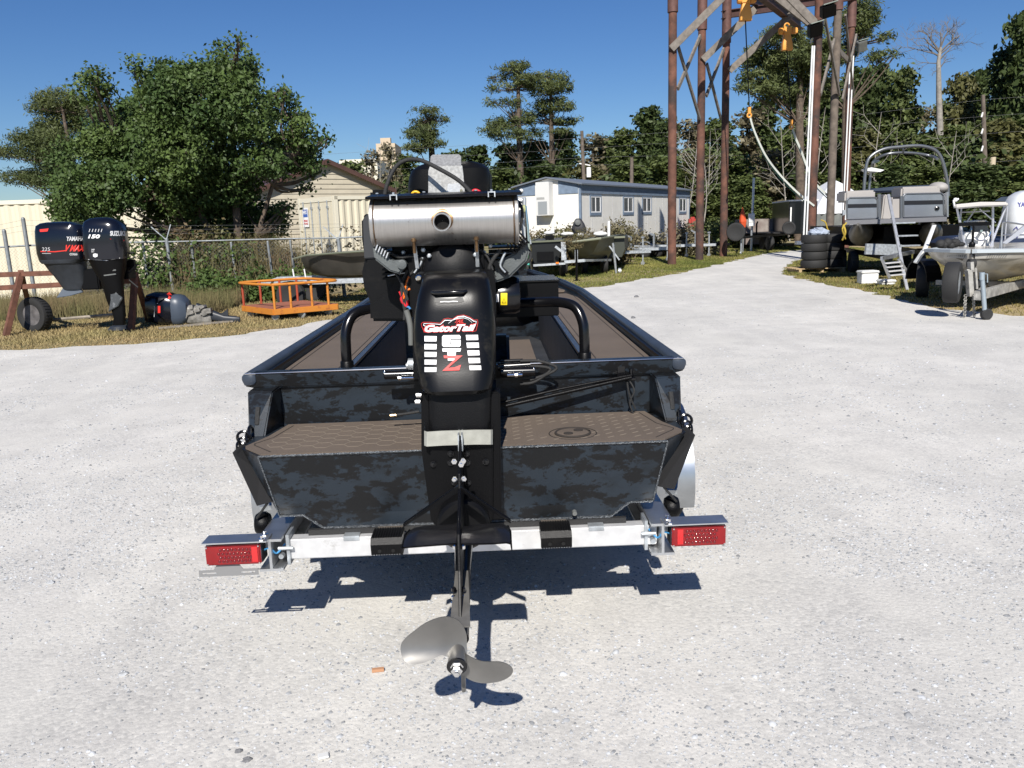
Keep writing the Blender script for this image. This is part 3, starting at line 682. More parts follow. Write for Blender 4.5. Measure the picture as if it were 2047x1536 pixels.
mu.lathe([(0, x0), (rm*.9, x0+.002), (rm*1.03, x0+.006), (rm*1.04, x0+.016), (rm, x0+.022), (rm, x1-.022), (rm*1.04, x1-.016), (rm*1.03, x1-.006), (rm*.9, x1-.002), (0, x1)], (0, yc, mz), 'x', 48)
muo = mob('muffler', mu, steel, smooth=.5)
oc = B(884, 440, -.36)
t = MB(); n = 24
def ringpts(y, r, zoff=0): return [V(oc.x+r*math.cos(2*PI*k/n), y, oc.z+zoff+r*math.sin(2*PI*k/n)) for k in range(n)]
t.loft([ringpts(-.34, .034), ringpts(-.395, .034, -.008), ringpts(-.395, .029, -.008), ringpts(-.30, .029)], cap=False); mob('outlet_pipe', t, steel, muo, smooth=.5)
t = MB(); t.loft([ringpts(-.362, .0295, -.003), ringpts(-.361, .001, -.003)], cap=False); mob('pipe_bore', t, mat('bore_darkness', (.003, .003, .003), 1), muo)  # near-black disc paints the darkness inside the pipe
t = MB(); t.torus(V(oc.x, -.349, oc.z), .036, .006, 'y', 28, 6); t.v = [(x, -.26-math.sqrt(max(0, rm*rm-(z-mz)**2))-.0016+(y+.349)*.3, z) for x, y, z in t.v]; mob('weld_ring', t, bronze, muo, smooth=.8)
for px, py in ((827, 480), (952, 477)):
    p = B(px, py, -.32); t = MB(); t.lathe([(.010, -.006), (.010, .006)], p, n=12); t.tube([p, p+V(0, .01, -.05)], .006, 8); mob('hanger_stud', t, bronze, muo, smooth=.6)
    t = MB(); t.bar(p+V(0, .02, -.02), p+V(.004 if px < 900 else .0, .05, -.11), .014, .004); mob('hanger_strap', t, galv, muo)
t = MB(); p0 = B(748, 400, -.33); p1 = B(1024, 388, -.33); zt = mz+rm+.004
t.prism([V(x0-.005, -.345, zt-.003), V(x1+.01, -.345, zt-.003), V(x1+.01, -.16, zt+.012), V(x0-.005, -.16, zt+.012)], (0, 0, .004)); t.prism([V(x0-.005, -.345, zt-.001), V(x1+.01, -.345, zt-.001), V(x1+.01, -.352, zt-.010), V(x0-.005, -.352, zt-.008)], (0, .003, 0)); hs_ = mob('heat_shield', t, blackm)
for px in (787, 983):
    p = B(px, 400, -.35); t = MB(); t.bb(p.x-.012, p.x+.012, -.358, -.345, zt+.002, zt+.006); t.bb(p.x-.014, p.x-.010, -.358, -.35, zt-.014, zt+.006); t.bb(p.x+.010, p.x+.014, -.358, -.35, zt-.014, zt+.006); t.cyl(V(p.x, -.35, zt+.004), V(p.x, -.35, zt+.014), .005, 8); mob('clip', t, galv, hs_)
# engine block and shrouds
e = MB(); e.bb(-.27, .10, -.15, .30, 1.34, 1.62); e.bb(-.20, .12, -.24, -.10, 1.30, 1.55)
eb = mob('engine_block', e, blackm, bev=.02)
fi = MB()
for i in range(7):
    fi.bb(-.31, -.20, -.17, .10, 1.44+i*.018, 1.448+i*.018); fi.bb(.12, .24, -.17, .10, 1.44+i*.018, 1.448+i*.018)
mob('cooling_fins', fi, blackm, eb).__setitem__('kind', 'stuff')
fw = MB(); p = B(905, 550, -.26); fw.lathe([(.128, .10), (.128, .03), (.118, .0), (.10, -.012), (.07, -.014), (.06, -.02), (0, -.02)], p, 'y', 40); fwo = mob('flywheel_cover', fw, blackp, smooth=.6)
rb = MB()
for k in range(9):
    a = math.radians(20+k*17.5); rb.bar(p+V(.045*math.cos(a), -.022, .045*math.sin(a)), p+V(.112*math.cos(a), -.008, .112*math.sin(a)), .005, .006)
pass
# air filter housing on top
ab = MB(); rows = [(392, 815, 978), (372, 812, 981), (350, 815, 981), (338, 820, 978), (329, 832, 968), (324, 848, 950)]
secs = []
for py, xa, xb in rows:
    a = B(xa, py, .10); c = B(xb, py, .10); secs.append(sup((a.x+c.x)/2, .22, (a.z+c.z)/2, (c.x-a.x)/2, .15 if py > 330 else .13, 32, 4.5))
ab.loft(secs); abo = mob('air_filter_housing', ab, blackp, smooth=.7)
t = MB(); a = B(980, 345, .2); t.bb(a.x-.01, a.x+.006, .14, .30, 1.72, 1.86); mob('side_clip', t, blackg, abo, bev=.004)
t = MB(); t.bb(-.36, -.28, -.02, .1, 1.76, 1.80); t.bb(-.33, .26, -.05, .25, 1.70, 1.745); mob('top_plate', t, blackm, bev=.01)
# galvanised bracket
t = MB(); Z = lambda px, py, yl: B(px, py, yl)
yl = -.02
o1 = [(856, 392), (856, 342), (859, 333), (924, 331), (926, 345), (930, 390)]; t.prism([Z(x, y, yl) for x, y in o1], (0, .004, 0))
o2 = [(859, 333), (859, 311), (863, 307), (916, 306), (921, 311), (922, 331)]; t.prism([Z(x, y, yl) for x, y in o2], (0, .004, 0)); t.v = [(x, y+(.06*(z-Z(860, 333, yl).z)/.05 if z > Z(890, 331, yl).z else 0), z) for x, y, z in t.v]
speck = mat('spangled_galvanised', (.40, .40, .39), .5, .6, var=.25, vscale=90); bro = mob('galvanised_bracket', t, speck, bev=.001)
t = MB(); t.prism([Z(x, y, yl-.006) for x, y in ((893, 391), (895, 368), (920, 367), (922, 391))], (0, .004, 0)); mob('data_plate', t, alu, bro)
t = MB()
for q in ((922, 381), (922, 390), (938, 388)): t.cyl(Z(*q, yl-.01), Z(*q, yl), .006, 8)
mob('nut', t, chrome, bro)
# control cable
t = MB(); t.tube(smoothpath([B(768, 402, -.1), B(773, 372, -.1), B(788, 338, -.08), B(808, 322, -.06), B(838, 320, -.08), B(878, 338, -.12), B(918, 362, -.16), B(944, 388, -.20)], 7), .0085, 10); mob('control_cable', t, blackr, smooth=.9)
yel = mat('yellow_plastic', (.75, .42, .01), .4); orang = mat('orange_wire', (.75, .16, .01), .4); redw = mat('red_wire', (.55, .01, .02), .4); bluew = mat('blue_plastic', (.05, .2, .45), .5)
t = MB(); p = B(831, 392, -.10); t.torus(p, .0165, .0055, 'y', 18, 8); mob('dipstick_ring', t, yel, smooth=.9)
# fuel and wiring shroud on the left
sh = MB(); out = [(722, 436), (735, 424), (746, 442), (770, 496), (800, 545), (822, 585), (822, 643), (740, 643), (739, 603), (727, 575), (723, 545), (729, 518), (723, 480)]
sh.prism([B(x, y, -.06) for x, y in out], (0, .34, 0)); sho = mob('side_shroud', sh, blackp, bev=.012, smooth=.5)
sh = MB(); sh.prism([B(x, y, -.075) for x, y in ((744, 606), (803, 552), (820, 585), (820, 640), (744, 640))], (0, .02, 0)); mob('folded_panel', sh, blackp, sho, bev=.006)
sh = MB(); sh.prism([B(x, y, -.07) for x, y in ((725, 437), (736, 428), (764, 492), (772, 515), (728, 518))], (0, .012, 0)); mob('upper_panel', sh, greyp if False else mat('charcoal_plastic', (.022, .024, .028), .5), sho, bev=.004)
# cylinder covers / intake arms
gx = mat('grey_cast_paint', (.085, .095, .095), .55, bump=.2, bscale=120, var=.2, vscale=15)
t = MB(); t.prism([B(x, y, -.30) for x, y in ((745, 493), (754, 497), (782, 522), (806, 520), (813, 532), (798, 548), (778, 542), (748, 518))], (0, .10, 0)); la = mob('left_intake_arm', t, gx, bev=.006, smooth=.5)
t = MB(); p = B(803, 529, -.31); t.lathe([(.018, .03), (.018, 0), (.008, -.002), (0, -.002)], p, 'y', 16); mob('boss', t, gx, la, smooth=.6)
t = MB()
for i in range(5): t.bar(B(753+i*5.2, 500+i*3.9, -.28), B(757+i*5.2, 489+i*3.9, -.28), .07, .0045)
mob('fin', t, alu, la).__setitem__('kind', 'stuff')
t = MB(); t.prism([B(x, y, -.22) for x, y in ((1046, 478), (1060, 500), (1053, 522), (1018, 556), (983, 568), (982, 560), (992, 545), (986, 524), (1003, 520), (1030, 505))], (0, .09, 0)); ra = mob('right_intake_arm', t, gx, bev=.008, smooth=.5)
t = MB(); t.bar(B(988, 524, -.235), B(1014, 549, -.235), .006, .02); mob('joint_flange', t, blackm, ra)
t = MB()
for i in range(7): a = B(1035+(i-3)*4.5, 487-(i-3)*3.5, -.2); t.box(a, (.006, .10, .05), Matrix.Rotation(-.7, 3, 'Y'))
mob('fin', t, blackm, ra).__setitem__('kind', 'stuff')
t = MB(); t.torus(B(1047, 512, -.2), .028, .007, 'y', 18, 8, -1.8, 1.6); t.tube([B(1040, 540, -.15), B(1050, 525, -.15)], .012, 10); mob('elbow_hose', t, blackr, smooth=.8)
# throttle rod at right
t = MB(); t.tube([B(1050, 412, -.12), B(1054, 455, -.12), B(1056, 500, -.12)], [.006, .008, .009], 10); ro_ = mob('polished_rod', t, chrome, smooth=.8)
t = MB(); t.sphere(B(1048, 418, -.12), (.010, .008, .016)); mob('rod_knob', t, mat('olive_plastic', (.3, .33, .15), .5), ro_, smooth=1)
t = MB(); t.cyl(B(1030, 402, -.1), B(1052, 400, -.1), .012, 12); t.cyl(B(1048, 396, -.11), B(1048, 412, -.11), .009, 10); t.bar(B(1040, 420, -.05), B(1056, 490, -.05), .03, .01); mob('linkage', t, galv, bev=.002)
# oil filter with yellow label
a = B(988, 592, .02); t = MB(); t.lathe([(.0, 0), (.075, .005), (.078, .02), (.078, .09), (.070, .11), (0, .115)], B(985, 592, -.10), 'x', 28); fo = mob('oil_filter', t, blackg, smooth=.6)
fb = MB(); fb.lathe([(.0, 0), (.075, .005), (.078, .02), (.078, .09), (.070, .11), (0, .115)], B(985, 592, -.10), 'x', 28); fbv = bvh_of(fb, M_BOAT)
mob_d = lambda name, mb, m, par: obj(name, mb, m, par, frame=I4)
def lab(name, pts, m, par, bv, off=.002):
    k = poly_px(pts, bv, off)
    if k: return mob_d(name, k, m, par)
lb = MB(); vs = []
nY = 7
pts = [(1001, 586+i*(610-586)/nY) for i in range(nY+1)]+[(1014, 610-i*(610-586)/nY) for i in range(nY+1)]
vv = [(1001, 586+i*24/nY) for i in range(nY+1)]+[(1014, 586+i*24/nY) for i in range(nY+1)]
k = decal_mesh(vv, [(i, i+1, i+2+nY, i+1+nY) for i in range(nY)], fbv, .0015); mob_d('yellow_label', k, mat('yellow_print', (.8, .6, .01), .5), fo)
k = strip_px([(1004, 606), (1007.5, 597), (1011, 606), (1004, 606)], .8, fbv, .003); mob_d('warning_triangle', k, blackprint, fo)
vv = [(990, 588+i*16/nY) for i in range(nY+1)]+[(997, 588+i*16/nY) for i in range(nY+1)]
k = decal_mesh(vv, [(i, i+1, i+2+nY, i+1+nY) for i in range(nY)], fbv, .0015); mob_d('white_label', k, whitep, fo)
# wiring at left of the cowl
W = [(orang, [(818, 553), (812, 570), (808, 585), (806, 598)], .006), (orang, [(820, 578), (812, 582), (808, 595)], .005), (redw, [(806, 590), (803, 600), (812, 612), (815, 600)], .007), (redw, [(798, 583), (806, 602), (812, 625)], .004), (blackr, [(826, 545), (816, 560), (808, 640)], .006), (blackr, [(815, 540), (803, 580), (815, 645)], .007),
     (bluew, [(806, 612), (816, 614), (820, 618)], .005), (blackr, [(835, 515), (830, 535), (815, 555)], .004), (greyp, [(812, 620), (818, 640), (821, 660), (822, 690)], .012), (galv, [(815, 545), (795, 548), (775, 552)], .003)]
for m_, pts, r_ in W:
    t = MB(); t.tube(smoothpath([B(x, y, -.22) for x, y in pts], 5), r_, 7); mob('wire' if r_ < .011 else 'wiring_sleeve', t, m_, smooth=.9)
# ---- cowl
cw = MB(); secs = []
rows = [(543, 852, 966, -.46), (547, 846, 974, -.50), (562, 842, 979, -.545), (590, 834, 984, -.575), (620, 828, 988, -.59), (660, 825, 991, -.60), (700, 827, 991, -.615), (740, 833, 990, -.64), (765, 838, 987, -.655), (776, 843, 984, -.66), (783, 852, 975, -.65)]
for py, xa, xb, yf in rows:
    a = B(xa, py, yf+.06); c = B(xb, py, yf+.06); secs.append(sup((a.x+c.x)/2, yf+.11, (a.z+c.z)/2, (c.x-a.x)/2, .11, 36, 4.2))
cw.loft(secs); cwo = mob('cowl', cw, mat('dusty_black_cowl', (.004, .004, .0045), .3, spec=.25, dirt=(.045, .04, .03), dscale=5.5, dlo=.56, dhi=.78, bump=.02, bscale=200), smooth=.8)
cbv = bvh_of(cw, M_BOAT)
t = MB(); t.prism([B(x, y, -.44) for x, y in ((831, 548), (986, 543), (990, 560), (992, 600), (992, 760), (826, 760), (824, 600), (827, 562))], (0, .16, 0)); bk = mob('belt_housing_plate', t, blackm, bev=.004)
for q in ((837, 556), (968, 551)): t = MB(); t.lathe([(.012, .008), (.012, 0), (.008, -.004), (0, -.004)], B(*q, -.455), 'y', 14); mob('bolt', t, chrome, bk)
def D(name, k, m):
    if k: mob_d(name, k, m, cwo)
hpts = [B(870, 586, -.585), B(925, 584, -.585)]; t = MB(); t.tube([hpts[0]+V(-.01, .02, 0)]+hpts+[hpts[1]+V(.01, .02, 0)], .008, 10); mob('handle', t, blackg, cwo, smooth=.8)
D('handle_recess_shade', poly_px([(874, 589), (922, 587), (928, 603), (915, 606), (885, 607), (869, 605)], cbv, .002), blackprint)  # flat dark patch paints the shade of a recess on the smooth cowl
D('casting_mark', strip_px([(880, 604), (888, 603.2), (897, 603.6), (906, 602.6), (915, 603)], 1.6, cbv, .004), silverp)
z = lambda x, y: (680+x/4.094, 540+y/4.094)
def zz(P): return [z(*p) for p in P]
D('logo_outline', strip_px(zz([(690, 512), (668, 462), (664, 440), (678, 428), (730, 428), (820, 436), (848, 402), (880, 395), (920, 402), (958, 376), (1010, 368), (1062, 386), (1098, 410), (1124, 408), (1127, 432), (1112, 498), (1080, 506)]), .9, cbv, .003), redp)
D('logo_back_line', strip_px(zz([(700, 462), (682, 452), (684, 440), (730, 438), (820, 446), (856, 412), (915, 412), (962, 384), (1010, 378), (1060, 396), (1094, 420), (1114, 420), (1110, 440)]), [1, 1.4, 1.2, .7, 1.3, 1.8, 1.2, 1.6, 1.8, 1.3, 1.6, 1, 1.2], cbv, .004), whitep)
D('logo_head_line', strip_px(zz([(885, 438), (920, 410), (960, 396), (1010, 392), (1048, 404), (1080, 432)]), [.8, 1.6, 2.2, 1.6, 1, .6], cbv, .004), silverp)
D('logo_red_mark', text_px('TAIL', (z(952, 402), z(1014, 402), z(1008, 434), z(935, 434)), cbv, .03, .3, .0045), redp)
D('lettering_edge', text_px('GatorTail', tuple((z(*q)[0]+e_[0], z(*q)[1]+e_[1]) for q, e_ in (((690, 446), (-1, -1)), ((1112, 440), (1, -1)), ((1104, 500), (1, 1)), ((686, 512), (-1, 1)))), cbv, .075, .22, .0038), redp)
D('brand_lettering', text_px('GatorTail', (z(695, 450), z(1112, 444), z(1102, 498), z(690, 510)), cbv, .045, .22, .0052), whitep)
for i, (ya, yb) in enumerate(((540, 585), (605, 650), (670, 712), (733, 775), (795, 835))):
    D('white_bar', poly_px(zz([(690, ya), (790, ya+2), (788, yb), (690, yb)]), cbv, .003), whitep if i < 2 else silverp)
for i, (xa, ya, xb, yb) in enumerate(((1028, 531, 1130, 575), (1033, 594, 1137, 638), (1040, 658, 1141, 700), (1048, 720, 1146, 763), (1055, 782, 1155, 820))):
    D('white_bar', poly_px(zz([(xa, ya+1), (xb-3, ya), (xb, yb-2), (xa+6, yb)]), cbv, .003), whitep if i < 2 else silverp)
D('white_block', poly_px(zz([(845, 534), (975, 532), (986, 545), (986, 618), (974, 630), (846, 630), (834, 618), (834, 546)]), cbv, .003), whitep)
D('letter_cut', strip_px(zz([(986, 566), (905, 566), (905, 606), (920, 606)]), 1.8, cbv, .0045), blackprint)
D('white_letter', poly_px(zz([(836, 642), (990, 641), (984, 668), (948, 668), (942, 742), (882, 742), (876, 668), (838, 668)]), cbv, .003), whitep)
D('red_letter', poly_px(zz([(846, 700), (1002, 700), (886, 800), (935, 797), (990, 775), (975, 822), (835, 826), (942, 725), (850, 722)]), cbv, .0042), redp)
# ---- leg under the cowl
t = MB(); secs = []
for py, xa, xb, yf in ((778, 853, 984, -.60), (800, 853, 984, -.605), (858, 855, 982, -.615), (890, 858, 982, -.615)):
    a = B(xa, py, yf); c = B(xb, py, yf); secs.append(sup((a.x+c.x)/2, yf+.12, (a.z+c.z)/2, (c.x-a.x)/2, .12, 32, 7))
t.loft(secs); mob('leg_upper', t, blackp, smooth=.7)
t = MB(); t.prism([B(x, y, -.61) for x, y in ((860, 880), (985, 878), (985, 1040), (976, 1052), (870, 1052), (862, 1040))], (0, .10, 0)); lg = mob('leg_plate', t, blackm, bev=.005)
t = MB(); t.prism([B(x, y, -.575) for x, y in ((842, 786), (1000, 784), (1003, 1040), (862, 1046), (842, 900))], (0, .085, 0)); mob('mounting_bracket', t, blackm, bev=.006)
t = MB(); t.bb(-.13, .13, -.515, .0, .83, 1.02); t.bb(-.11, .11, -.30, .30, 1.02, 1.30); mob('transom_clamp', t, blackm, bev=.005)
# wrap-round grey strap
t = MB(); pts = [(849, 862, -.60), (848, 862, -.62), (853, 864, -.635), (885, 862, -.645), (917, 861, -.65), (950, 860, -.645), (981, 860, -.635), (985, 860, -.62), (985, 860, -.60)]
up = [B(a, b_-(18 if i in (0, 8) else 0), c) for i, (a, b_, c) in enumerate(pts)]; dn = [B(a, b_+29-(10 if i in (0, 8) else 0), c) for i, (a, b_, c) in enumerate(pts)]
for i in range(8): t.prism([up[i], up[i+1], dn[i+1], dn[i]], (0, .006, 0))
mob('grey_strap', t, mat('grey_rubber_strap', (.33, .33, .29), .6, var=.12, vscale=25, bump=.1), smooth=.4)
# bolts on the leg
for q in ((901, 907), (933, 907), (901, 925), (934, 925), (866, 928), (971, 923), (908, 965), (936, 965)):
    p = B(*q, -.613); t = MB(); t.lathe([(.012, 0), (.012, -.004), (.008, -.004), (.008, -.012), (0, -.013)], p, 'y', 12); mob('bolt', t, blackg, lg, smooth=.5)
# pulley at the bottom
t = MB(); p = B(926, 1050, -.70); t.lathe([(0, .08), (.09, .08), (.095, .06), (.095, 0), (.085, -.012), (.05, -.016), (0, -.02)], p, 'y', 36); mob('lower_pulley', t, blackp, smooth=.6)
# vertical fin
cx = B(918, 960, -.88).x
def YZ(pts, x, th): t = MB(); t.prism([V(x-th/2, y, z) for y, z in pts], (th, 0, 0)); return t
mob('centre_fin', YZ([(-.61, .90), (-.67, .91), (-.86, .83), (-.895, .79), (-1.00, .735), (-1.09, .705), (-1.13, .60), (-1.19, .50), (-1.22, .455), (-1.18, .43), (-.95, .50), (-.61, .55)], cx, .009), blackm, bev=.002)
t = MB(); 
for d_ in (-.006, .006): t.bb(cx+d_-.0025, cx+d_+.0025, -.69, -.61, .86, .92)
mob('hinge_lug', t, galv)
for q in ((908, 922), (926, 921), (922, 928), (909, 958), (927, 957)):
    p = B(*q, -.84); t = MB(); t.lathe([(.010, 0), (.010, -.008), (.005, -.008), (.005, -.014), (0, -.014)], p, 'y', 6); mob('chrome_bolt', t, chrome)
t = MB(); a = B(918, 975, -.89); 
for q in ((806, 1052), (1021, 1045)):
    e_ = B(*q, -.93); t.add([a+V(-.003, 0, .006), a+V(.003, 0, -.012), e_+V(0, 0, -.004), e_+V(0, 0, .006), a+V(-.003, .02, .006), a+V(.003, .05, -.012), e_+V(0, .05, -.004), e_+V(0, .02, .006)], [(0, 1, 2, 3), (4, 7, 6, 5), (0, 4, 5, 1), (1, 5, 6, 2), (2, 6, 7, 3), (3, 7, 4, 0)])
mob('stay', t, blackm)
def wing(front, back, name, drop):
    t = MB(); f = [B(x, y, -.95) for x, y in back]; r_ = [B(x, y, -1.08) for x, y in front]
    n = len(f); k = 6; g_ = []
    for j in range(k+1):
        s_ = j/k; row = []
        for i in range(n):
            p = f[i].lerp(r_[i], s_); p.z += .010*math.sin(s_*PI); row.append(p)
        g_.append(row)
    vs = [p for row in g_ for p in row]; fs = [(j*n+i, j*n+i+1, (j+1)*n+i+1, (j+1)*n+i) for j in range(k) for i in range(n-1)]
    vs2 = [p+V(0, 0, -.005) for p in vs]; m_ = len(vs)
    t.add(vs, fs); t.add(vs2, [f_[::-1] for f_ in fs])
    o_ = mob(name, t, mat('worn_black_paint', (.010, .010, .011), .25, dirt=(.16, .13, .09), dscale=14, dlo=.68, dhi=.8), smooth=.9)
    return o_
wing([(804, 1096), (806, 1094), (830, 1092), (870, 1089), (912, 1086)], [(818, 1062), (828, 1055), (850, 1051), (880, 1050), (914, 1048)], 'cavitation_plate', 0)
wing([(915, 1087), (950, 1087), (985, 1086), (1012, 1084), (1020, 1086)], [(926, 1052), (950, 1049), (985, 1047), (1005, 1047), (1018, 1054)], 'cavitation_plate', 0)
for pts in ([(803, 1110), (801, 1096), (808, 1068), (818, 1058)], [(1022, 1100), (1021, 1085), (1020, 1062), (1014, 1050)]):
    t = MB(); P = [B(pts[0][0], pts[0][1], -1.07), B(pts[1][0], pts[1][1], -1.09), B(pts[2][0], pts[2][1], -1.0), B(pts[3][0], pts[3][1], -.94)]
    t.prism([P[0], P[1], P[2], P[3], P[3]+V(0, 0, -.02), P[2]+V(0, 0, -.03)], (.004, 0, 0)); mob('plate_end', t, blackm)
# shaft housing
sd = V(0, -.55, -.13).normalized(); s0 = V(cx, -.72, .560); s1 = V(cx, -1.245, .437)
t = MB(); t.tube([s0, s0.lerp(s1, .4), s1], [.034, .028, .026], 18); sho_ = mob('shaft_housing', t, blackg, smooth=.7)
t = MB(); t.prism([V(cx-.021, -.98, .531), V(cx-.031, -1.24, .470), V(cx+.031, -1.24, .470), V(cx+.021, -.98, .531)], (0, 0, .005)); mob('housing_top_plate', t, mat('worn_sunlit_grey_steel', (.16, .155, .145), .5, .4, var=.2, vscale=30), sho_)  # plate's grey has the sunlight on its upper face painted in
for q in ((907, 1182), (926, 1182), (907, 1198), (926, 1198), (906, 1210), (926, 1212), (909, 1232), (921, 1231), (910, 1097), (925, 1097)):
    p = B(*q, -1.10 if q[1] > 1150 else -1.08); t = MB(); t.lathe([(.008, 0), (.008, .010), (.004, .014), (0, .014)], p, n=8); mob('bolt', t, blackg if q[1] in (1182, 1212) else chrome, sho_, smooth=.5)
mob('skeg', YZ([(-.90, .50), (-.95, .45), (-1.235, .40), (-1.215, .25), (-1.20, .232), (-1.175, .236), (-1.08, .34), (-.92, .43)], cx, .012), mat('worn_sunlit_grey_steel', (.16, .155, .145), .5), bev=.003)
# propeller
bladem = mat('satin_grey_blade', (.20, .195, .185), .38, .65, var=.1, vscale=12)
hub = B(914, 1317, -1.30); pr = MB(); hc_ = hub
q = sd.to_track_quat('Z', 'Y').to_matrix()
pr.lathe([(.0, -.05), (.022, -.035), (.026, -.01), (.027, .02), (.024, .03), (0, .03)], hub, 'z', 28, R=q); po_ = mob('propeller', pr, bladem, smooth=.6)
pr = MB(); pr.lathe([(.022, .028), (.022, .034), (.017, .036), (.017, .052), (.014, .055), (.009, .056), (.009, .066), (0, .067)], hub, 'z', 6, R=q); mob('propeller_nut', pr, chrome, po_, smooth=.5)
pr = MB(); pr.lathe([(.030, .028), (.030, .033), (.02, .035)], hub, 'z', 24, R=q); mob('washer', pr, blackg, po_, smooth=.5)
zz4 = lambda P: [(740+x/4.2675, 1080+y/4.2675) for x, y in P]
b1 = zz4([(700, 1010), (665, 985), (600, 985), (540, 1012), (460, 1046), (380, 1060), (310, 1045), (268, 985), (260, 900), (300, 840), (370, 782), (460, 716), (550, 675), (640, 655), (710, 665), (765, 700), (802, 755), (825, 830), (824, 900), (828, 965), (800, 1000), (750, 1030)])
b2 = zz4([(735, 975), (800, 965), (830, 982), (880, 1010), (950, 1034), (1020, 1040), (1100, 1040), (1160, 1055), (1205, 1085), (1219, 1120), (1190, 1165), (1120, 1202), (1040, 1218), (960, 1222), (880, 1206), (810, 1168), (760, 1130), (715, 1065), (705, 1020)])
def blade(pts, tip, sgn):
    pts = smoothpath([V(x, y, 0) for x, y in pts+pts[:1]], 3)[:-1]; base = [B(p.x, p.y, -1.29) for p in pts]
    tp = B(*tip, -1.29); ax = (tp-hub); ax.y = 0; L_ = ax.length; ax.normalize(); pe = V(-ax.z, 0, ax.x)
    cen = hub.lerp(tp, .55); cen.y = -1.29; K = 7; rings = []
    for j in range(K+1):
        s_ = j/K; row = []
        for p in base:
            w = cen.lerp(p, 1-s_*.97); rx = w-hub; u = rx.dot(ax); v = rx.dot(pe); pit = .55-.35*min(1, max(0, u/L_))
            y = -1.285 + sgn*v*pit - .5*v*v/L_ - .012*u/L_
            d_ = (w - (M_BI @ CP)); o_ = M_BI @ CP; k_ = (y-o_.y)/d_.y; row.append(o_+d_*k_)
        rings.append(row)
    t = MB(); n = len(base); th = V(0, .004, 0)
    for row in rings: t.v += [tuple(p) for p in row]
    for row in rings: t.v += [tuple(p+th*(1 if ri else .5)) for ri, p in enumerate(row)]
    m_ = (K+1)*n
    for j in range(K):
        for i in range(n):
            a, b_ = j*n+i, j*n+(i+1) % n; t.f.append((a, b_, b_+n, a+n)); t.f.append((a+m_, a+m_+n, b_+m_+n, b_+m_))
    t.f.append(tuple(range(K*n, K*n+n))); t.f.append(tuple(range(m_+K*n, m_+K*n+n))[::-1])
    for i in range(n): t.f.append((i, i+m_, (i+1) % n+m_, (i+1) % n))
    return t
mob('blade', blade(b1, (815, 1290), -1), bladem, po_, smooth=1.0)
mob('blade', blade(b2, (1010, 1352), -1), bladem, po_, smooth=1.0)
# hydraulic trim cylinders
hy = [(768, 832, 750, -.13), (1000, 1070, 744, -.13)]
for i, (xa, xb, y, yl) in enumerate(hy):
    t = MB(); t.cyl(B(xa, y, yl), B(xb, y-2, yl), .019, 18); ho = mob('trim_cylinder', t, blackg, smooth=.6, bev=.003)
    ya = y+6; xa2, xb2 = ((795, 832) if i == 0 else (1014, 1044)); t = MB(); t.cyl(B(xa2, ya, yl-.03), B(xb2, ya-1, yl-.03), .007, 12); t.lathe([(.011, -.006), (.011, .006)], B(xa2+(4 if i == 0 else 18), ya, yl-.03), 'x', 8); mob('chrome_fitting', t, chrome, ho, smooth=.5)
    t = MB(); t.sphere(B(769 if i == 0 else 1067, y-4, yl-.01), (.006, .006, .012)); mob('cap_highlight', t, chrome, ho, smooth=1)  # chrome bead put in as the highlight on the cylinder cap
t = MB(); t.cyl(B(816, 728, -.14), B(836, 728, -.14), .024, 18); t.cyl(B(812, 731, -.15), B(838, 731, -.15), .012, 12); mob('pivot_pin', t, galv, smooth=.6)
t = MB(); t.cyl(B(995, 734, -.10), B(1060, 730, -.10), .017, 14); t.cyl(B(1000, 722, -.1), B(1045, 720, -.1), .006, 10); mob('hydraulic_line', t, blackg, smooth=.6)
for pts in ([(1040, 722), (1075, 722), (1105, 730), (1112, 738), (1095, 748), (1060, 760)], [(1050, 733), (1080, 733), (1100, 738), (1090, 750), (1065, 765), (1040, 768)]):
    t = MB(); t.tube(smoothpath([B(x, y, -.11) for x, y in pts], 6), .0065, 8); mob('hose', t, blackr, smooth=.9)
hv = MB(); hv.add([B(1040, 718, -.103), B(1085, 716, -.103), B(1085, 727, -.103), B(1040, 729, -.103)], [(0, 1, 2, 3)])
k = text_px('XTREME', rectq(1050, 718.5, 1078, 722.5), bvh_of(hv, M_BOAT), .01); mob_d('hose_print', k, greyp, mo)
t = MB(); t.tube([B(838, 823, -.18), B(815, 827, -.18), B(791, 830, -.18)], .006, 8); no = mob('grease_hose', t, blackr, smooth=.8)
t = MB(); t.tube([B(792, 830, -.18), B(780, 831, -.18)], .0065, 8); mob('brass_tip', t, mat('brass', (.65, .5, .3), .35, .9), no)
t = MB()
for q in ((838, 790), (836, 803)): t.cyl(B(q[0]-6, q[1], -.59), B(q[0]+4, q[1], -.59), .009, 8)
mob('bolt', t, chrome)['kind'] = 'stuff'

# extra hoses, harness and fasteners round the engine
rr = random.Random(12)
for pts, r_, m_ in (([(778, 505), (800, 515), (824, 512), (846, 520)], .007, blackr), ([(765, 500), (782, 535), (800, 560), (815, 600)], .006, blackr), ([(1000, 500), (985, 520), (978, 540), (990, 556)], .008, blackr), ([(1010, 505), (1000, 530), (1010, 545)], .005, galv), ([(960, 500), (975, 515), (985, 540)], .005, blackr), ([(845, 515), (840, 530), (828, 546)], .005, galv), ([(1030, 395), (1044, 420), (1040, 455), (1030, 480)], .006, blackr), ([(770, 395), (752, 415), (745, 450)], .006, blackr), ([(935, 392), (948, 380), (960, 384), (970, 395)], .005, redw), ([(800, 398), (812, 388), (826, 394)], .005, blackr)):
    t = MB(); t.tube(smoothpath([B(x, y, -.24 if y > 400 else -.12) for x, y in pts], 5), r_, 7); mob('hose' if m_ is blackr else 'small_line', t, m_, smooth=.9)
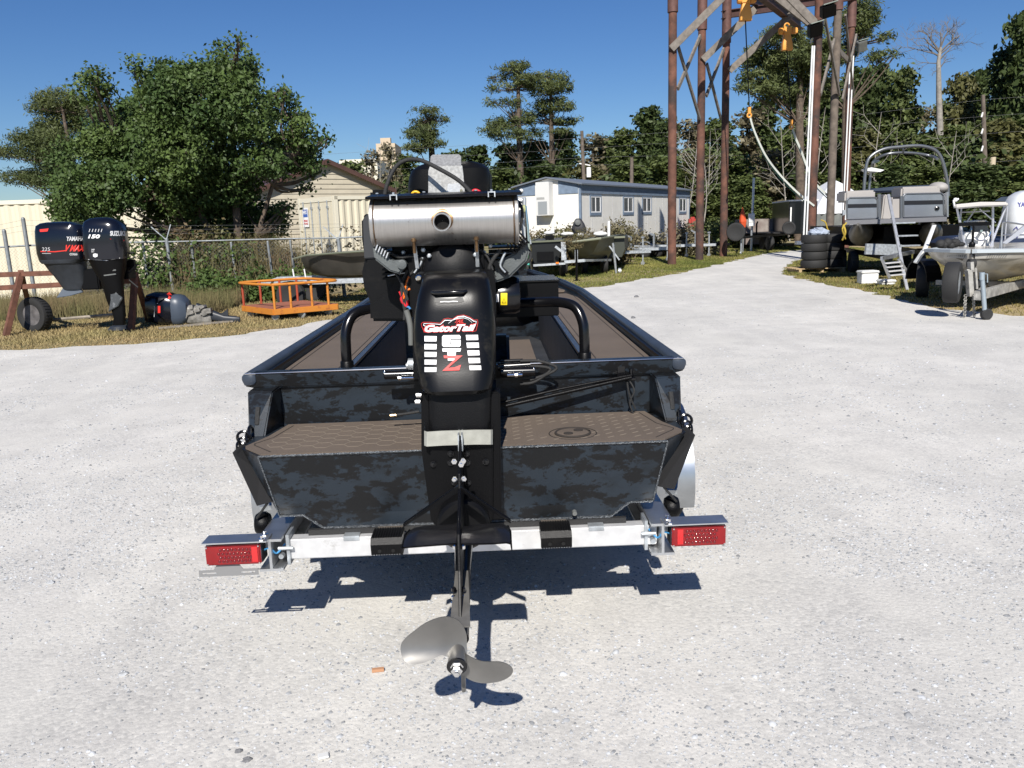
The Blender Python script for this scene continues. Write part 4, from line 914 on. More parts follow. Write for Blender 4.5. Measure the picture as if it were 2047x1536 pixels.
for q, yy in (((806, 505), -.2), ((858, 512), -.28), ((950, 510), -.28), ((968, 505), -.22), ((980, 492), -.22), ((846, 500), -.25), ((832, 512), -.22), ((1003, 480), -.2)):
    t = MB(); t.lathe([(.009, .01), (.009, -.004), (.005, -.006), (.005, -.012), (0, -.012)], B(*q, yy), 'y', 6); mob('engine_bolt', t, galv, smooth=.5)
for xs in (-.30, -.12, .08, .21):
    t = MB(); t.lathe([(.006, 0), (.006, .004), (.0, .005)], V(xs, -.25, mz+rm+.018), n=8); mob('shield_screw', t, galv, hs_, smooth=.5)
for i in range(2):
    t = MB(); x = x0+.02 if i == 0 else x1-.022; t.torus(V(x, yc, mz), rm+.0015, .0022, 'x', 40, 5); mob('seam_bead', t, bronze, muo, smooth=.8)
# ================================================================ left background
P = at
def pxprism(name, pts, Y, depth, m, parent=None, bev=0, smooth=None, label=None):
    t = MB(); t.prism([P(x, y, Y) for x, y in pts], (0, depth, 0)); return obj(name, t, m, parent, frame=I4, bev=bev, smooth=smooth, label=label)
def W(name, mb, m, parent=None, **k): return obj(name, mb, m, parent, frame=I4, **k)
def pxloft(rows, Y, dep, n=28, p=3.2):
    t = MB(); secs = []
    for i, (py, xa, xb) in enumerate(rows):
        a = P(xa, py, Y); c = P(xb, py, Y); d = dep if not hasattr(dep, '__len__') else dep[i]
        secs.append(sup((a.x+c.x)/2, Y, (a.z+c.z)/2, (c.x-a.x)/2, d, n, p))
    t.loft(secs); return t
# shipping containers
cream = mat('cream_container_paint', (.62, .57, .44), .6, dirt=(.33, .22, .13), dscale=2.5, dlo=.62, dhi=.74)
cream2 = mat('cream_trim_paint', (.66, .62, .5), .6, dirt=(.3, .18, .1), dscale=3, dlo=.6, dhi=.75)
def corrug(mb, a, b, z0, z1, n_out, pitch=.28, dep=.036):
    a = Vector(a); b = Vector(b); L_ = (b-a).length; d = (b-a)/L_; nrm = Vector(n_out); k = int(L_/pitch); pts = []
    for i in range(k):
        s_ = i*pitch
        for f_, o_ in ((0, 0), (.25, 0), (.5, -dep), (.75, -dep)): pts.append(a+d*(s_+f_*pitch)+nrm*o_)
    pts.append(b); v = [V(p.x, p.y, z0) for p in pts]+[V(p.x, p.y, z1) for p in pts]; n = len(pts)
    mb.add(v, [(i, i+1, i+1+n, i+n) for i in range(n-1)])
def container(label, M, L_, H=2.59, w=2.44, doors=True):
    """local: corner at the origin, long side along +x, end face along +y (doors on x = 0)"""
    c = thing('shipping_container', label, 'shipping container', M)
    t = MB(); corrug(t, (0, 0, 0), (L_, 0, 0), .16, H-.1, (0, -1, 0)); obj('corrugated_side', t, cream, c)
    t = MB(); t.bb(.05, L_-.05, .06, w-.06, .1, H-.06); obj('body', t, cream, c)
    t = MB(); corrug(t, (L_, 0, 0), (L_, w, 0), .16, H-.1, (1, 0, 0)); obj('corrugated_end', t, cream, c)
    for z0, z1 in ((0, .16), (H-.11, H)):
        t = MB(); t.bb(.0, L_, -.02, .06, z0, z1); obj('side_rail', t, cream2, c)
    for x in (0, L_-.12):
        for y in (-.02, w-.12):
            t = MB(); t.bb(x-.015, x+.135, y, y+.16, 0, H+.01); obj('corner_post', t, cream2, c, bev=.01)
    if doors:
        t = MB(); t.bb(-.02, .05, .14, w-.14, H-.16, H); obj('header', t, cream2, c)
        for k in (0, 1):
            y0 = .15+k*(w/2-.14); dd = MB(); dd.bb(-.01, .04, y0, y0+w/2-.17, .12, H-.18); do = obj('door', dd, cream, c, bev=.005)
            for z in (.55, 1.1, 1.65):
                g_ = MB(); g_.bb(-.016, -.010, y0+.05, y0+w/2-.22, z, z+.03); obj('door_rib', g_, cream2, do)
            for yy in (.25, .8):
                r_ = MB(); r_.cyl((-.045, y0+yy, .1), (-.045, y0+yy, H-.12), .022, 8); r_.box((-.04, y0+yy, .35), (.05, .12, .08)); r_.box((-.04, y0+yy, H-.35), (.05, .1, .08)); r_.bar((-.05, y0+yy, 1.15), (-.05, y0+yy+.3, 1.1), .03); obj('lock_rod', r_, galv, do)
    return c
# near left one (long side toward us)
cx0 = P(128, 400, 23.0); container('long cream container with a corrugated side at the far left, behind the fence', Matrix.Translation((cx0.x-12.0, 23.0, 0)), 12.0, H=2.68, doors=False)
cr_ = P(668, 404, 28.0); u = V(.74, .67, 0).normalized(); ang = math.atan2(u.y, u.x)
c2 = container('cream container with lock rod doors and a blue and white sign, before the shed', TM((cr_.x, 28.0, 0), ang), 6.1, H=2.70)
sg = P(602, 430, 29.0)
t = MB(); t.bb(-.060, -.055, 1.70, 2.10, 1.72, 2.38); so = obj('company_sign', t, whitep, c2)
t = MB(); t.bb(-.064, -.061, 1.74, 2.06, 2.06, 2.32); obj('blue_square', t, mat('sign_blue', (.05, .12, .4), .5), so)
for dz, wd, cc in ((2.16, 'MX', whitep), (1.90, 'MOBILE', redp), (1.80, 'STORAGE', redp)):
    vs, fs = text_verts(wd, .03); h = .13 if wd == 'MX' else .07
    t = MB(); t.add([V(-.066, 2.04-u_*.28, dz+v_*h) for u_, v_ in vs], fs); obj('sign_lettering', t, cc, so)
# third container piece seen through the tree, white trailer side
container('pale container half hidden behind the bushy tree', TM((-15.2, 30.0, 0), .0), 6.1, H=2.6)
# metal shed with gable
tan = mat('tan_siding', (.48, .43, .33), .6, var=.06, vscale=3); brownr = mat('brown_metal_roof', (.085, .045, .035), .45, var=.15, vscale=2)
pk = P(650, 322, 42); ud = V(.76, .65, 0).normalized(); rd = V(-.65, .76, 0).normalized(); zp, ze, hw = pk.z, 3.62, 3.5
shed = thing('metal_shed', 'tan sided shed with a brown gable roof behind the containers', 'shed', Matrix.Translation((pk.x, pk.y, 0)))
O = V(pk.x, pk.y, 0); nb = 20; bh = (zp-.15)/nb
for i in range(nb):
    z0 = i*bh; z1 = z0+bh-.012
    def hwz(z): return hw if z <= ze else hw*(zp-z)/(zp-ze)
    a0, a1 = hwz(z0), hwz(z1)
    t = MB(); t.prism([O-ud*a0+V(0, 0, z0)-rd*.03, O+ud*a0+V(0, 0, z0)-rd*.03, O+ud*a1+V(0, 0, z1), O-ud*a1+V(0, 0, z1)], rd*.05); obj('siding_board', t, tan, shed, frame=I4)
t = MB(); t.prism([O-ud*hw+rd*.06, O+ud*hw+rd*.06, O+ud*hw+rd*.06+V(0, 0, ze-.03), O+rd*.06+V(0, 0, zp-.08), O-ud*hw+rd*.06+V(0, 0, ze-.03)], rd*11.8); obj('walls', t, tan, shed, frame=I4)
sl = (zp-ze)/hw
for s in (-1, 1):
    e0 = O+ud*s*(hw+.35)-rd*.3+V(0, 0, ze-.35*sl); k0 = O-rd*.3+V(0, 0, zp); t = MB(); t.prism([e0, k0, k0+V(0, 0, .08), e0+V(0, 0, .08)], rd*12.4); ro_ = obj('roof', t, brownr, shed, frame=I4)
    t = MB(); t.prism([e0-V(0, 0, .16), k0-V(0, 0, .16), k0, e0], -rd*.05); obj('fascia', t, brownr, shed, frame=I4)
# far hotel and flat roof
cr2 = mat('cream_stucco', (.50, .41, .30), .8)
t = MB(); a = P(752, 300, 170); b1 = P(790, 300, 170); t.bb(a.x, b1.x, 170, 180, 0, a.z+1.2); t.bb(a.x+1, a.x+3, 169.5, 171, a.z-2, a.z+2.2)
ho_ = origin_to_base(tag(obj('hotel_building', t, cr2), 'cream building far off, its top showing above the trees', 'building'))
t = MB(); a = P(678, 320, 90); t.bb(a.x, a.x+4, 90, 100, 0, a.z); origin_to_base(tag(obj('flat_roof_building', t, cream2), 'low pale building edge just above the shed roof', 'building'))
# ---- chain link fence
FY = 20.0
fence = thing('chain_link_fence', 'galvanised chain link fence with leaning posts behind the outboard motors', 'fence', Matrix.Translation((-9, FY, 0)))
fpm = mat('dull_fence_pipe', (.26, .28, .29), .6, .5, var=.2, vscale=8)
for px, pt, big in ((8, 462, 1), (46, 438, 1), (285, 483, 0), (333, 479, 1), (382, 484, 0), (462, 486, 0), (535, 484, 0), (580, 482, 0), (676, 478, 1)):
    top = P(px, pt, FY-(.6 if px < 60 else 0)); t = MB(); b0 = V(top.x+(.02 if px < 400 else .06), top.y, 0); t.tube([b0, top], .045 if big else .03, 10); t.sphere(top, .045 if big else .03, 8, 5); W('post', t, fpm, fence, smooth=.8)
t = MB(); t.tube([P(-60, 498, FY-.6), P(60, 491, FY-.5), P(330, 483, FY)], .022, 8); W('top_rail', t, fpm, fence, smooth=.8)
t = MB(); t.tube([P(332, 484, FY), P(560, 478, FY), P(676, 476, FY), P(760, 472, FY)], .02, 8); W('top_rail', t, fpm, fence, smooth=.8)
for px in (333, 676):
    b0 = P(px, 480, FY); t = MB(); t.bar(b0, b0+V(-.33, 0, .32), .035, .02); t.bar(b0, b0+V(.14, 0, .36), .035, .02); W('barb_arm', t, galv, fence)
for k in range(3):
    t = MB(); pts = [P(-60, 480-k*9, FY-.6), P(46, 462-k*11, FY-.6), P(333, 468-k*8, FY), P(676, 462-k*7, FY), P(760, 462-k*6, FY)]; t.tube(pts, .0025, 3); W('barbed_wire', t, MATS['weathered_wire'] if 'weathered_wire' in MATS else mat('weathered_wire', (.16, .165, .165), .7), fence)
t = MB(); zt = 1.42; xa, xb = -14.5, -3.2; s_ = .085; k = 0; x = xa-zt
while x < xb:
    for dr in (1, -1):
        x0_, x1_ = (x, x+zt) if dr > 0 else (x+zt, x); w2 = .0022
        t.quad(V(x0_-w2, FY+.03, .02), V(x0_+w2, FY+.03, .02), V(x1_+w2, FY+.03, zt), V(x1_-w2, FY+.03, zt))
    x += s_
o = W('wire_mesh', t, mat('weathered_wire', (.16, .165, .165), .7), fence); o['kind'] = 'stuff'
# ---- steel rack
rack = thing('motor_rack', 'rusty brown steel rack with A shaped ends holding two outboard motors', 'rack', Matrix.Translation((-7.8, 14.5, 0)))
RY = 14.5
def bars(name, prs, w, m, par):
    for (a, b_, Y) in prs: t = MB(); t.bar(P(*a, Y), P(*b_, Y), w, w); W(name, t, m, par, bev=.004)
bars('beam', [((-40, 551), (112, 546), RY), ((-40, 578), (268, 562), RY), ((112, 546), (262, 552), RY+.1)], .085, rust, rack)
t = MB(); t.bar(P(42, 545, RY), G(12, 672), .09); W('leg', t, rust, rack, bev=.004)
t = MB(); t.bar(P(42, 545, RY), G(62, 630), .09); W('leg', t, rust, rack, bev=.004)
t = MB(); t.bar(P(270, 545, RY), G(262, 664), .09); t.bar(G(244, 668), G(285, 656), .09, .04); W('leg', t, rust, rack, bev=.004)
t = MB(); t.bar(P(270, 548, RY), G(298, 645), .09); W('leg', t, rust, rack, bev=.004)
t = MB(); t.tube([P(100, 640, 15), P(240, 628, 15)], .03, 6); W('lower_rail', t, mat('weathered_wood', (.25, .22, .18), .9, var=.3, vscale=10), rack)
# ---- outboard motors on the rack
navy = mat('navy_gloss_cowl', (.004, .005, .010), .2, coat=.25); dgrey = mat('dark_grey_cast', (.022, .026, .033), .45, var=.2, vscale=10)
def decals(par, bv, items):
    for kind, arg, m in items:
        k = poly_px(arg, bv, .008) if kind == 'poly' else strip_px(arg[0], arg[1], bv, .01) if kind == 'strip' else text_px(arg[0], arg[1], bv, arg[2] if len(arg) > 2 else .03, arg[3] if len(arg) > 3 else 0, .012)
        if k: obj('print' if kind != 'text' else 'lettering', k, m, par, frame=I4)
m1 = thing('outboard_motor', 'large navy outboard with a red stripe and 225 lettering, hanging left on the rack', 'outboard motor', Matrix.Translation((-7.8, 14.3, .8)))
cw1 = pxloft([(519, 84, 176), (505, 80, 178), (480, 77, 176), (462, 76, 174), (451, 77, 168), (446, 84, 152), (444, 96, 140)], 14.2, [.24, .26, .26, .25, .23, .17, .1], 32, 3.4); W('cowl', cw1, navy, m1, smooth=.8)
bv = bvh_of(cw1, I4); redst = mat('red_cowl_print', (.62, .03, .02), .4)
decals(m1, bv, [('text', ('YAMAHA', rectq(133, 473, 168, 482), .03, .15), silverp), ('text', ('225', rectq(84, 495, 100, 502), .0), silverp), ('strip', ([(81, 503), (110, 503.5), (134, 501)], 2), redst), ('text', ('V MAX', rectq(131, 490, 172, 503), .05, .5), redst),
                ('poly', [(79, 459), (97, 457), (95, 463), (80, 464)], redst), ('strip', ([(84, 507), (102, 507)], 1), silverp), ('text', ('OX66', rectq(139, 506, 155, 511), .05), silverp)])
W('lower_band', pxloft([(526, 90, 168), (522, 86, 172), (518, 84, 176)], 14.2, [.23, .24, .245], 32, 3.4), dgrey, m1, smooth=.8)
W('midsection', pxloft([(578, 128, 168), (566, 120, 172), (552, 110, 172), (540, 100, 172), (524, 90, 170)], 14.2, [.07, .09, .12, .16, .22], 24, 2.6), dgrey, m1, smooth=.8)
W('lower_skeg', MB().prism([P(x, y, 14.17) for x, y in ((112, 596), (126, 575), (118, 560), (150, 560), (165, 585), (140, 592))], (0, .05, 0)), mat('skeg_grey', (.10, .12, .15), .45), m1, bev=.008)
W('clamp_bracket', MB().bb(P(168, 560, 14.3).x, P(205, 560, 14.3).x, 14.15, 14.45, .75, 1.1), blackm, m1, bev=.02)
m2 = thing('outboard_motor', 'black outboard with 150 lettering hanging at the right end of the rack', 'outboard motor', Matrix.Translation((-6.9, 14.0, .6)))
cw2 = pxloft([(518, 176, 254), (500, 173, 254), (470, 171, 250), (452, 171, 247), (443, 173, 240), (437, 183, 228), (435, 195, 218)], 13.9, [.23, .25, .25, .24, .21, .16, .09], 32, 3.4); W('cowl', cw2, navy, m2, smooth=.8)
bv = bvh_of(cw2, I4)
decals(m2, bv, [('text', ('SUZUKI', rectq(220, 462, 250, 472), .05), silverp), ('text', ('150', rectq(176, 469, 200, 477), .04, .2), whitep), ('strip', ([(220, 478), (248, 481)], 1), redst), ('strip', ([(176, 519), (214, 521), (240, 516)], 1), silverp), ('poly', [(186, 508), (190, 507), (195, 508), (195, 513), (190, 515), (186, 513)], whitep), ('text', ('DT', rectq(183, 498, 189, 505), .03), silverp)])
for i in range(5): decals(m2, bv, [('strip', ([(178+i*6, 464), (180+i*6, 458)], 1.4), silverp)])
W('midsection', pxloft([(620, 222, 250), (600, 214, 248), (575, 208, 246), (560, 203, 246), (540, 190, 250), (518, 180, 252)], 13.9, [.06, .08, .12, .14, .17, .21], 24, 2.8), blackm, m2, smooth=.8)
for y in (543, 551): t = MB(); t.bar(P(208, y, 13.75), P(232, y-3, 13.75), .02, .02); W('bracket_bar', t, greyp, m2)
W('lower_unit', pxloft([(650, 226, 250), (636, 228, 250), (612, 222, 250)], 13.9, [.05, .06, .06]), blackm, m2, smooth=.8)
W('lower_skeg', MB().prism([P(x, y, 13.8) for x, y in ((216, 624), (221, 600), (219, 578), (228, 574), (236, 590), (244, 596), (236, 612))], (0, .05, 0)), mat('worn_skeg', (.05, .055, .06), .5, dirt=(.16, .17, .18), dscale=12), m2, bev=.008)
W('clamp_bracket', MB().bb(P(246, 540, 14.2).x, P(266, 540, 14.2).x, 14.0, 14.3, .92, 1.12).bb(P(252, 540, 14.2).x, P(274, 540, 14.2).x, 14.1, 14.2, 1.06, 1.24).bar(P(250, 552, 14), P(276, 528, 14), .03), blackm, m2, bev=.01)
for q in ((255, 520, 272, 514), (258, 560, 276, 575), (250, 508, 268, 505)): W('tilt_rod', MB().tube([P(q[0], q[1], 14), P(q[2], q[3], 14)], .012, 6), blackr, m2)
t = MB(); c_ = G(240, 662); t.lathe([(.0, .0), (.16, 0), (.2, .03), (.15, .09), (.06, .12), (0, .12)], c_, n=16); origin_to_base(tag(obj('metal_lump', t, dgrey, smooth=.5), 'grey scrap casting on the ground under the black outboard', 'scrap metal'))
# motor lying down
m3 = thing('outboard_motor', 'stripped navy outboard lying on its side with its engine block exposed', 'outboard motor', Matrix.Translation((-6.0, 15.1, 0)))
def hloft(cols, Y, dep, n=24, p=3): # columns along px x
    t = MB(); secs = []
    for i, (px, ya, yb) in enumerate(cols):
        a = P(px, ya, Y); c = P(px, yb, Y); d = dep[i]; ring_ = []
        for k in range(n):
            an = 2*PI*k/n; cc, ss = math.cos(an), math.sin(an)
            ring_.append(V((a.x+c.x)/2, Y+d*math.copysign(abs(cc)**(2/p), cc), (a.z+c.z)/2+(a.z-c.z)/2*math.copysign(abs(ss)**(2/p), ss)))
        secs.append(ring_)
    t.loft(secs); return t
cw3 = hloft([(295, 600, 630), (300, 588, 642), (315, 583, 648), (345, 585, 650), (352, 588, 650)], 15, [.1, .2, .24, .24, .23]); W('cowl', cw3, navy, m3, smooth=.8); bv = bvh_of(cw3, I4)
decals(m3, bv, [('strip', ([(336, 586), (341, 592), (338, 598), (345, 602)], 7), redst), ('strip', ([(314, 607), (348, 608)], 1.2), silverp), ('strip', ([(318, 612), (318, 626)], 5), redst), ('strip', ([(309, 612), (308, 634)], 1.2), silverp)])
W('grey_band', hloft([(350, 589, 651), (358, 588, 652), (368, 590, 650), (378, 600, 640)], 15, [.23, .24, .22, .15]), mat('blue_grey_band', (.05, .065, .09), .4), m3, smooth=.8)
t = MB()
for i in range(16):
    x = 372+random.random()*44; y = 612+random.random()*32*(1-(x-372)/90); a = P(x, y, 14.95); t.box(a, (random.uniform(.06, .16), random.uniform(.05, .2), random.uniform(.03, .1)), Matrix.Rotation(random.uniform(-.5, .5), 3, 'Y'))
t.add(*(lambda q: (q.v, q.f))(hloft([(370, 608, 648), (400, 612, 650), (425, 622, 650)], 15.05, [.16, .15, .08]))); o = W('engine_block', t, mat('cast_aluminium', (.22, .21, .19), .6, .3, var=.4, vscale=14, bump=.3), m3, bev=.005); o['kind'] = 'stuff'
W('midsection', hloft([(395, 606, 620), (425, 620, 642), (450, 630, 646), (470, 632, 648), (480, 634, 645)], 15.05, [.08, .08, .07, .06, .03]), dgrey, m3, smooth=.8)
W('lower_skeg', MB().prism([P(x, y, 15.0) for x, y in ((438, 630), (455, 618), (456, 632))], (0, .03, 0)), dgrey, m3)
t = MB(); t.bar(G(318, 660)+V(0, 0, .03), G(480, 645)+V(0, 0, .04), .10, .03); origin_to_base(tag(obj('plank', t, MATS['weathered_wood']), 'grey weathered plank on the grass in front of the lying outboard', 'plank'))
# tyre with rim leaning on the rack
def wheel(name, label, c, r, w, rot, rimmat, group=None, cat='wheel', tread=True, parent=None):
    M_ = Matrix.Translation(c) @ rot
    th = thing(name, label, cat, M_ if parent is None else None, group) if parent is None else None
    t = MB(); t.lathe([(r*.60, -w*.40), (r*.80, -w*.5), (r*.95, -w*.46), (r, -w*.33), (r, w*.33), (r*.95, w*.46), (r*.80, w*.5), (r*.60, w*.40), (r*.58, 0)], (0, 0, 0), 'x', 32)
    ri = MB(); ri.lathe([(0, w*.05), (r*.15, w*.08), (r*.2, 0), (r*.48, w*.1), (r*.55, w*.35), (r*.61, w*.38)], (0, 0, 0), 'x', 24)
    ri.lathe([(0, -w*.02), (r*.5, -w*.02), (r*.58, -w*.38), (r*.61, -w*.38)], (0, 0, 0), 'x', 24)
    if parent is None:
        to = obj('tyre', t, blackr, th, smooth=.6); ro = obj('rim', ri, rimmat, th, smooth=.6); gr = MB()
        for k in range(36):
            a = 2*PI*k/36; gr.box((0, r*math.cos(a), r*math.sin(a)), (w*.62, r*.05, .012), Matrix.Rotation(a+PI/2, 3, 'X'))
        if tread: obj('tread_blocks', gr, blackr, to).__setitem__('kind', 'stuff')
        return th
    to = obj('tyre', t.xf(M_), blackr, parent, frame=I4, smooth=.6); obj('rim', ri.xf(M_), rimmat, to, frame=I4, smooth=.6); return to
g0 = G(75, 663); wheel('old_wheel', 'worn tyre with a rusty steel rim leaning by the rack leg', (g0.x, g0.y, .305), .31, .22, Matrix.Rotation(-.62-PI/2+.35, 4, 'Z') @ Matrix.Rotation(.0, 4, 'Y'), mat('rusty_rim', (.16, .15, .15), .6, .5, var=.5, vscale=8))
# ---- orange cart
orange = mat('orange_paint', (.52, .19, .022), .65, dirt=(.25, .06, .02), dscale=6, dlo=.55, dhi=.7); redo = mat('dark_red_orange', (.32, .05, .02), .6)  # second colour is darker and redder, for the rear row of uprights
A_ = G(549, 643); B_ = G(676, 631); C_ = G(487, 634); L1 = B_-A_; L2 = C_-A_; D_ = A_+L1+L2
cart = thing('platform_cart', 'orange painted cart with an upright rail cage on small castors beside the fence', 'cart', Matrix.Translation((A_+D_)/2))
hz = .20
def q(u_, v_, z): p = A_+L1*u_+L2*v_; return V(p.x, p.y, z)
t = MB(); t.prism([q(0, 0, hz), q(1, 0, hz), q(1, 1, hz), q(0, 1, hz)], (0, 0, .03)); W('deck', t, mat('red_brown_deck', (.28, .10, .06), .8), cart)
for a, b_ in (((0, 0), (1, 0)), ((0, 1), (1, 1)), ((0, 0), (0, 1)), ((1, 0), (1, 1))): t = MB(); t.bar(q(*a, hz-.03), q(*b_, hz-.03), .05, .11); W('deck_rail', t, orange, cart, bev=.005)
zt = .67
rl = smoothpath([q(0, 0, zt), q(.5, -.03, zt), q(1, 0, zt), q(1.03, .5, zt), q(1, 1, zt), q(.5, 1.03, zt), q(0, 1, zt), q(-.06, .5, zt), q(0, 0, zt)], 5)
t = MB(); t.tube(rl, .026, 8); W('top_rail', t, orange, cart, smooth=.8)
for u_, v_ in ((.02, 0), (.27, 0), (.60, 0), (.86, 0), (.0, .95), (.3, 1), (.62, 1), (.9, 1)):
    t = MB(); t.tube([q(u_, v_, hz), q(u_, v_, zt)], .024, 8); W('upright', t, orange if v_ == 0 else redo, cart, smooth=.8)
for u_, v_ in ((.06, .08), (.06, .85), (.9, .1), (.9, .85), (.45, .05)):
    p = q(u_, v_, .085); t = MB(); t.lathe([(.0, -.02), (.06, -.025), (.08, -.018), (.08, .018), (.06, .025), (0, .02)], p, 'x', 18, R=Matrix.Rotation(1.2, 3, 'Z')); ca = W('castor', t, galv, cart, smooth=.6)
    f = MB(); f.bar(p+V(0, 0, 0), p+V(.02, 0, .13), .05, .02); f.bar(p+V(-.04, 0, .12), p+V(.06, 0, .12), .08, .02); W('castor_fork', f, orange, ca)
# ---- covered boat on a trailer behind the cart
tarp = mat('grey_brown_hull', (.055, .05, .042), .55, var=.3, vscale=3, bump=.3, bscale=6)
bt = thing('covered_boat', 'dull grey brown boat on a trailer behind the orange cart', 'boat', Matrix.Translation((-3.2, 18, .7)))
t = MB(); secs = []
for px, yt, yb, d, yk in ((584, 519, 526, .15, .0), (592, 515, 541, .45, 0), (612, 512, 551, .70, 0), (645, 509, 556, .85, 0), (690, 506, 556, .9, 0), (740, 503, 554, .9, 0), (800, 499, 550, .9, 0), (850, 496, 546, .85, 0)):
    a = P(px, yt, 17.4); b_ = P(px, yb, 17.4); secs.append([V(a.x, 18.3-d, a.z), V(a.x, 18.3-d*.92, a.z-.12), V(a.x, 18.3-d*.62, b_.z+.03), V(a.x, 18.3-d*.3, b_.z-.03), V(a.x, 18.3+d*.3, b_.z-.03), V(a.x, 18.3+d*.62, b_.z+.03), V(a.x, 18.3+d*.92, a.z-.12), V(a.x, 18.3+d, a.z)])
t.loft(secs); W('hull', t, tarp, bt, smooth=.5)
t = MB(); t.tube([P(586, 518, 17.55), P(612, 511, 17.5), P(690, 505, 17.3), P(850, 495, 17.3)], .022, 6); W('rub_rail', t, mat('olive_rail', (.11, .12, .08), .6), bt)
tb = thing('boat_trailer', 'galvanised trailer under the dull brown boat behind the cart', 'trailer', Matrix.Translation((-3.5, 17.8, 0)))
t = MB(); t.bb(-5.3, -1.2, 17.45, 17.52, .50, .60); t.bb(-5.3, -1.2, 18.9, 18.97, .5, .6); W('frame', t, galv, tb)
w0 = G(616, 605); 
for yy in (17.2, 19.2):
    wheel('w', '', (-4.55, yy, .30), .30, .18, Matrix.Rotation(PI/2, 4, 'Z'), galv, parent=tb)
t = MB(); t.prism([V(-5.0, 17.05, .52), V(-4.9, 17.05, .66), V(-4.75, 17.05, .70), V(-4.35, 17.05, .70), V(-4.2, 17.05, .66), V(-4.1, 17.05, .52), V(-4.14, 17.05, .52), V(-4.24, 17.05, .64), V(-4.87, 17.05, .64), V(-4.96, 17.05, .52)], (0, .25, 0)); W('fender', t, galv, tb)
for px in (585, 608): t = MB(); t.tube([P(px, 538, 17.1), P(px+4, 560, 17.1)], .015, 6); W('bunk_post', t, white, tb)
# ---- mobile office
wallm = mat('white_office_panel', (.74, .72, .665), .6, var=.05, vscale=2); bluet = mat('blue_grey_trim', (.16, .21, .28), .5, var=.15, vscale=6); roofm = mat('grey_roof', (.14, .16, .19), .5)
Cn = P(1160, 365, 34); En = P(1378, 378, 47); ul = V(En.x-Cn.x, En.y-Cn.y, 0); LL = ul.length; ul.normalize(); vl = V(-ul.y, ul.x, 0); WW = 2.95
MO = Matrix(((ul.x, vl.x, 0, Cn.x), (ul.y, vl.y, 0, Cn.y), (0, 0, 1, 0), (0, 0, 0, 1)))      # local x along the long wall, y to the back-left
off_ = thing('mobile_office', 'long white mobile office with blue grey trim and four windows beyond the brush', 'building', MO)
def loc_on_wall(px, py):
    Mi = MO.inverted(); o_ = Mi @ CP; d = Mi.to_3x3() @ ray(px, py); k = (0-o_.y)/d.y; return o_+d*k
def loc_on_gable(px, py):
    Mi = MO.inverted(); o_ = Mi @ CP; d = Mi.to_3x3() @ ray(px, py); k = (0-o_.x)/d.x; return o_+d*k
EV = loc_on_wall(1160, 368).z; PKZ = EV+.30
t = MB(); t.prism([V(0, 0, .3), V(0, WW, .3), V(0, WW, EV), V(0, WW/2, PKZ-.02), V(0, 0, EV)], (LL, 0, 0)); obj('walls', t, wallm, off_)
for i in range(12):
    t = MB(); x = (i+1)*LL/13; t.bb(x-.015, x+.015, -.008, 0, .3, EV-.36); obj('panel_joint', t, mat('joint_grey', (.45, .45, .45), .6), off_)
for i in range(2):
    t = MB(); t.prism([V(-.18, -.15+i*(WW+.3), EV-.03), V(-.18, WW/2, PKZ), V(-.18, WW/2, PKZ+.05), V(-.18, -.15+i*(WW+.3), EV+.03)], (LL+.36, 0, 0)); obj('roof', t, roofm, off_)
t = MB(); t.bb(-.02, LL, -.03, -.002, EV-.36, EV-.03); obj('fascia_band', t, bluet, off_); t = MB(); t.bb(-.02, LL, -.04, -.031, EV-.38, EV-.355); obj('trim_strip', t, roofm, off_)
for x, y in ((-.02, -.02), (LL-.06, -.02), (-.02, WW-.08)): t = MB(); t.bb(x, x+.10, y, y+.10, .3, EV-.02); obj('corner_trim', t, bluet, off_)
t = MB(); t.prism([V(-.03, .1, EV-.36), V(-.03, .98, EV-.36), V(-.03, .98, EV+.18), V(-.03, .1, EV+.0)], (.028, 0, 0)); obj('gable_band', t, bluet, off_)
t = MB(); t.prism([V(-.03, 2.05, EV-.36), V(-.03, WW-.06, EV-.36), V(-.03, WW-.06, EV+.0), V(-.03, 2.05, EV+.16)], (.028, 0, 0)); obj('gable_band', t, bluet, off_)
g0 = loc_on_gable(1076, 440); g1 = loc_on_gable(1112, 440); ya, yb = sorted((g0.y, g1.y)); zt = loc_on_gable(1090, 360).z; zb = loc_on_gable(1076, 432).z
t = MB(); t.bb(-.42, -.001, ya+.1, yb-.12, zb, zt-.1); ac = obj('wall_air_conditioner', t, mat('office_ac_white', (.62, .62, .6), .5), off_, bev=.01)
t = MB(); zc_ = loc_on_gable(1080, 404).z; t.bb(-.43, -.425, ya+.2, yb-.22, zb+.05, zc_); obj('grille', t, mat('ac_grille', (.26, .28, .29), .7), ac)
t = MB()
for i in range(9): t.bb(-.43, -.425, ya+.32+i*.04, ya+.34+i*.04, zc_+.08, zc_+.17)
obj('vent_slots', t, greyp, ac).__setitem__('kind', 'stuff')
t = MB(); t.lathe([(.0, -.1), (.07, -.08), (.09, 0), (0, .02)], V(-.06, WW-.28, EV-.15), 'x', 12); obj('flood_lamp', t, white, off_, smooth=.6)
gl_m = mat('window_glass', (.10, .11, .12), .08, coat=.5)
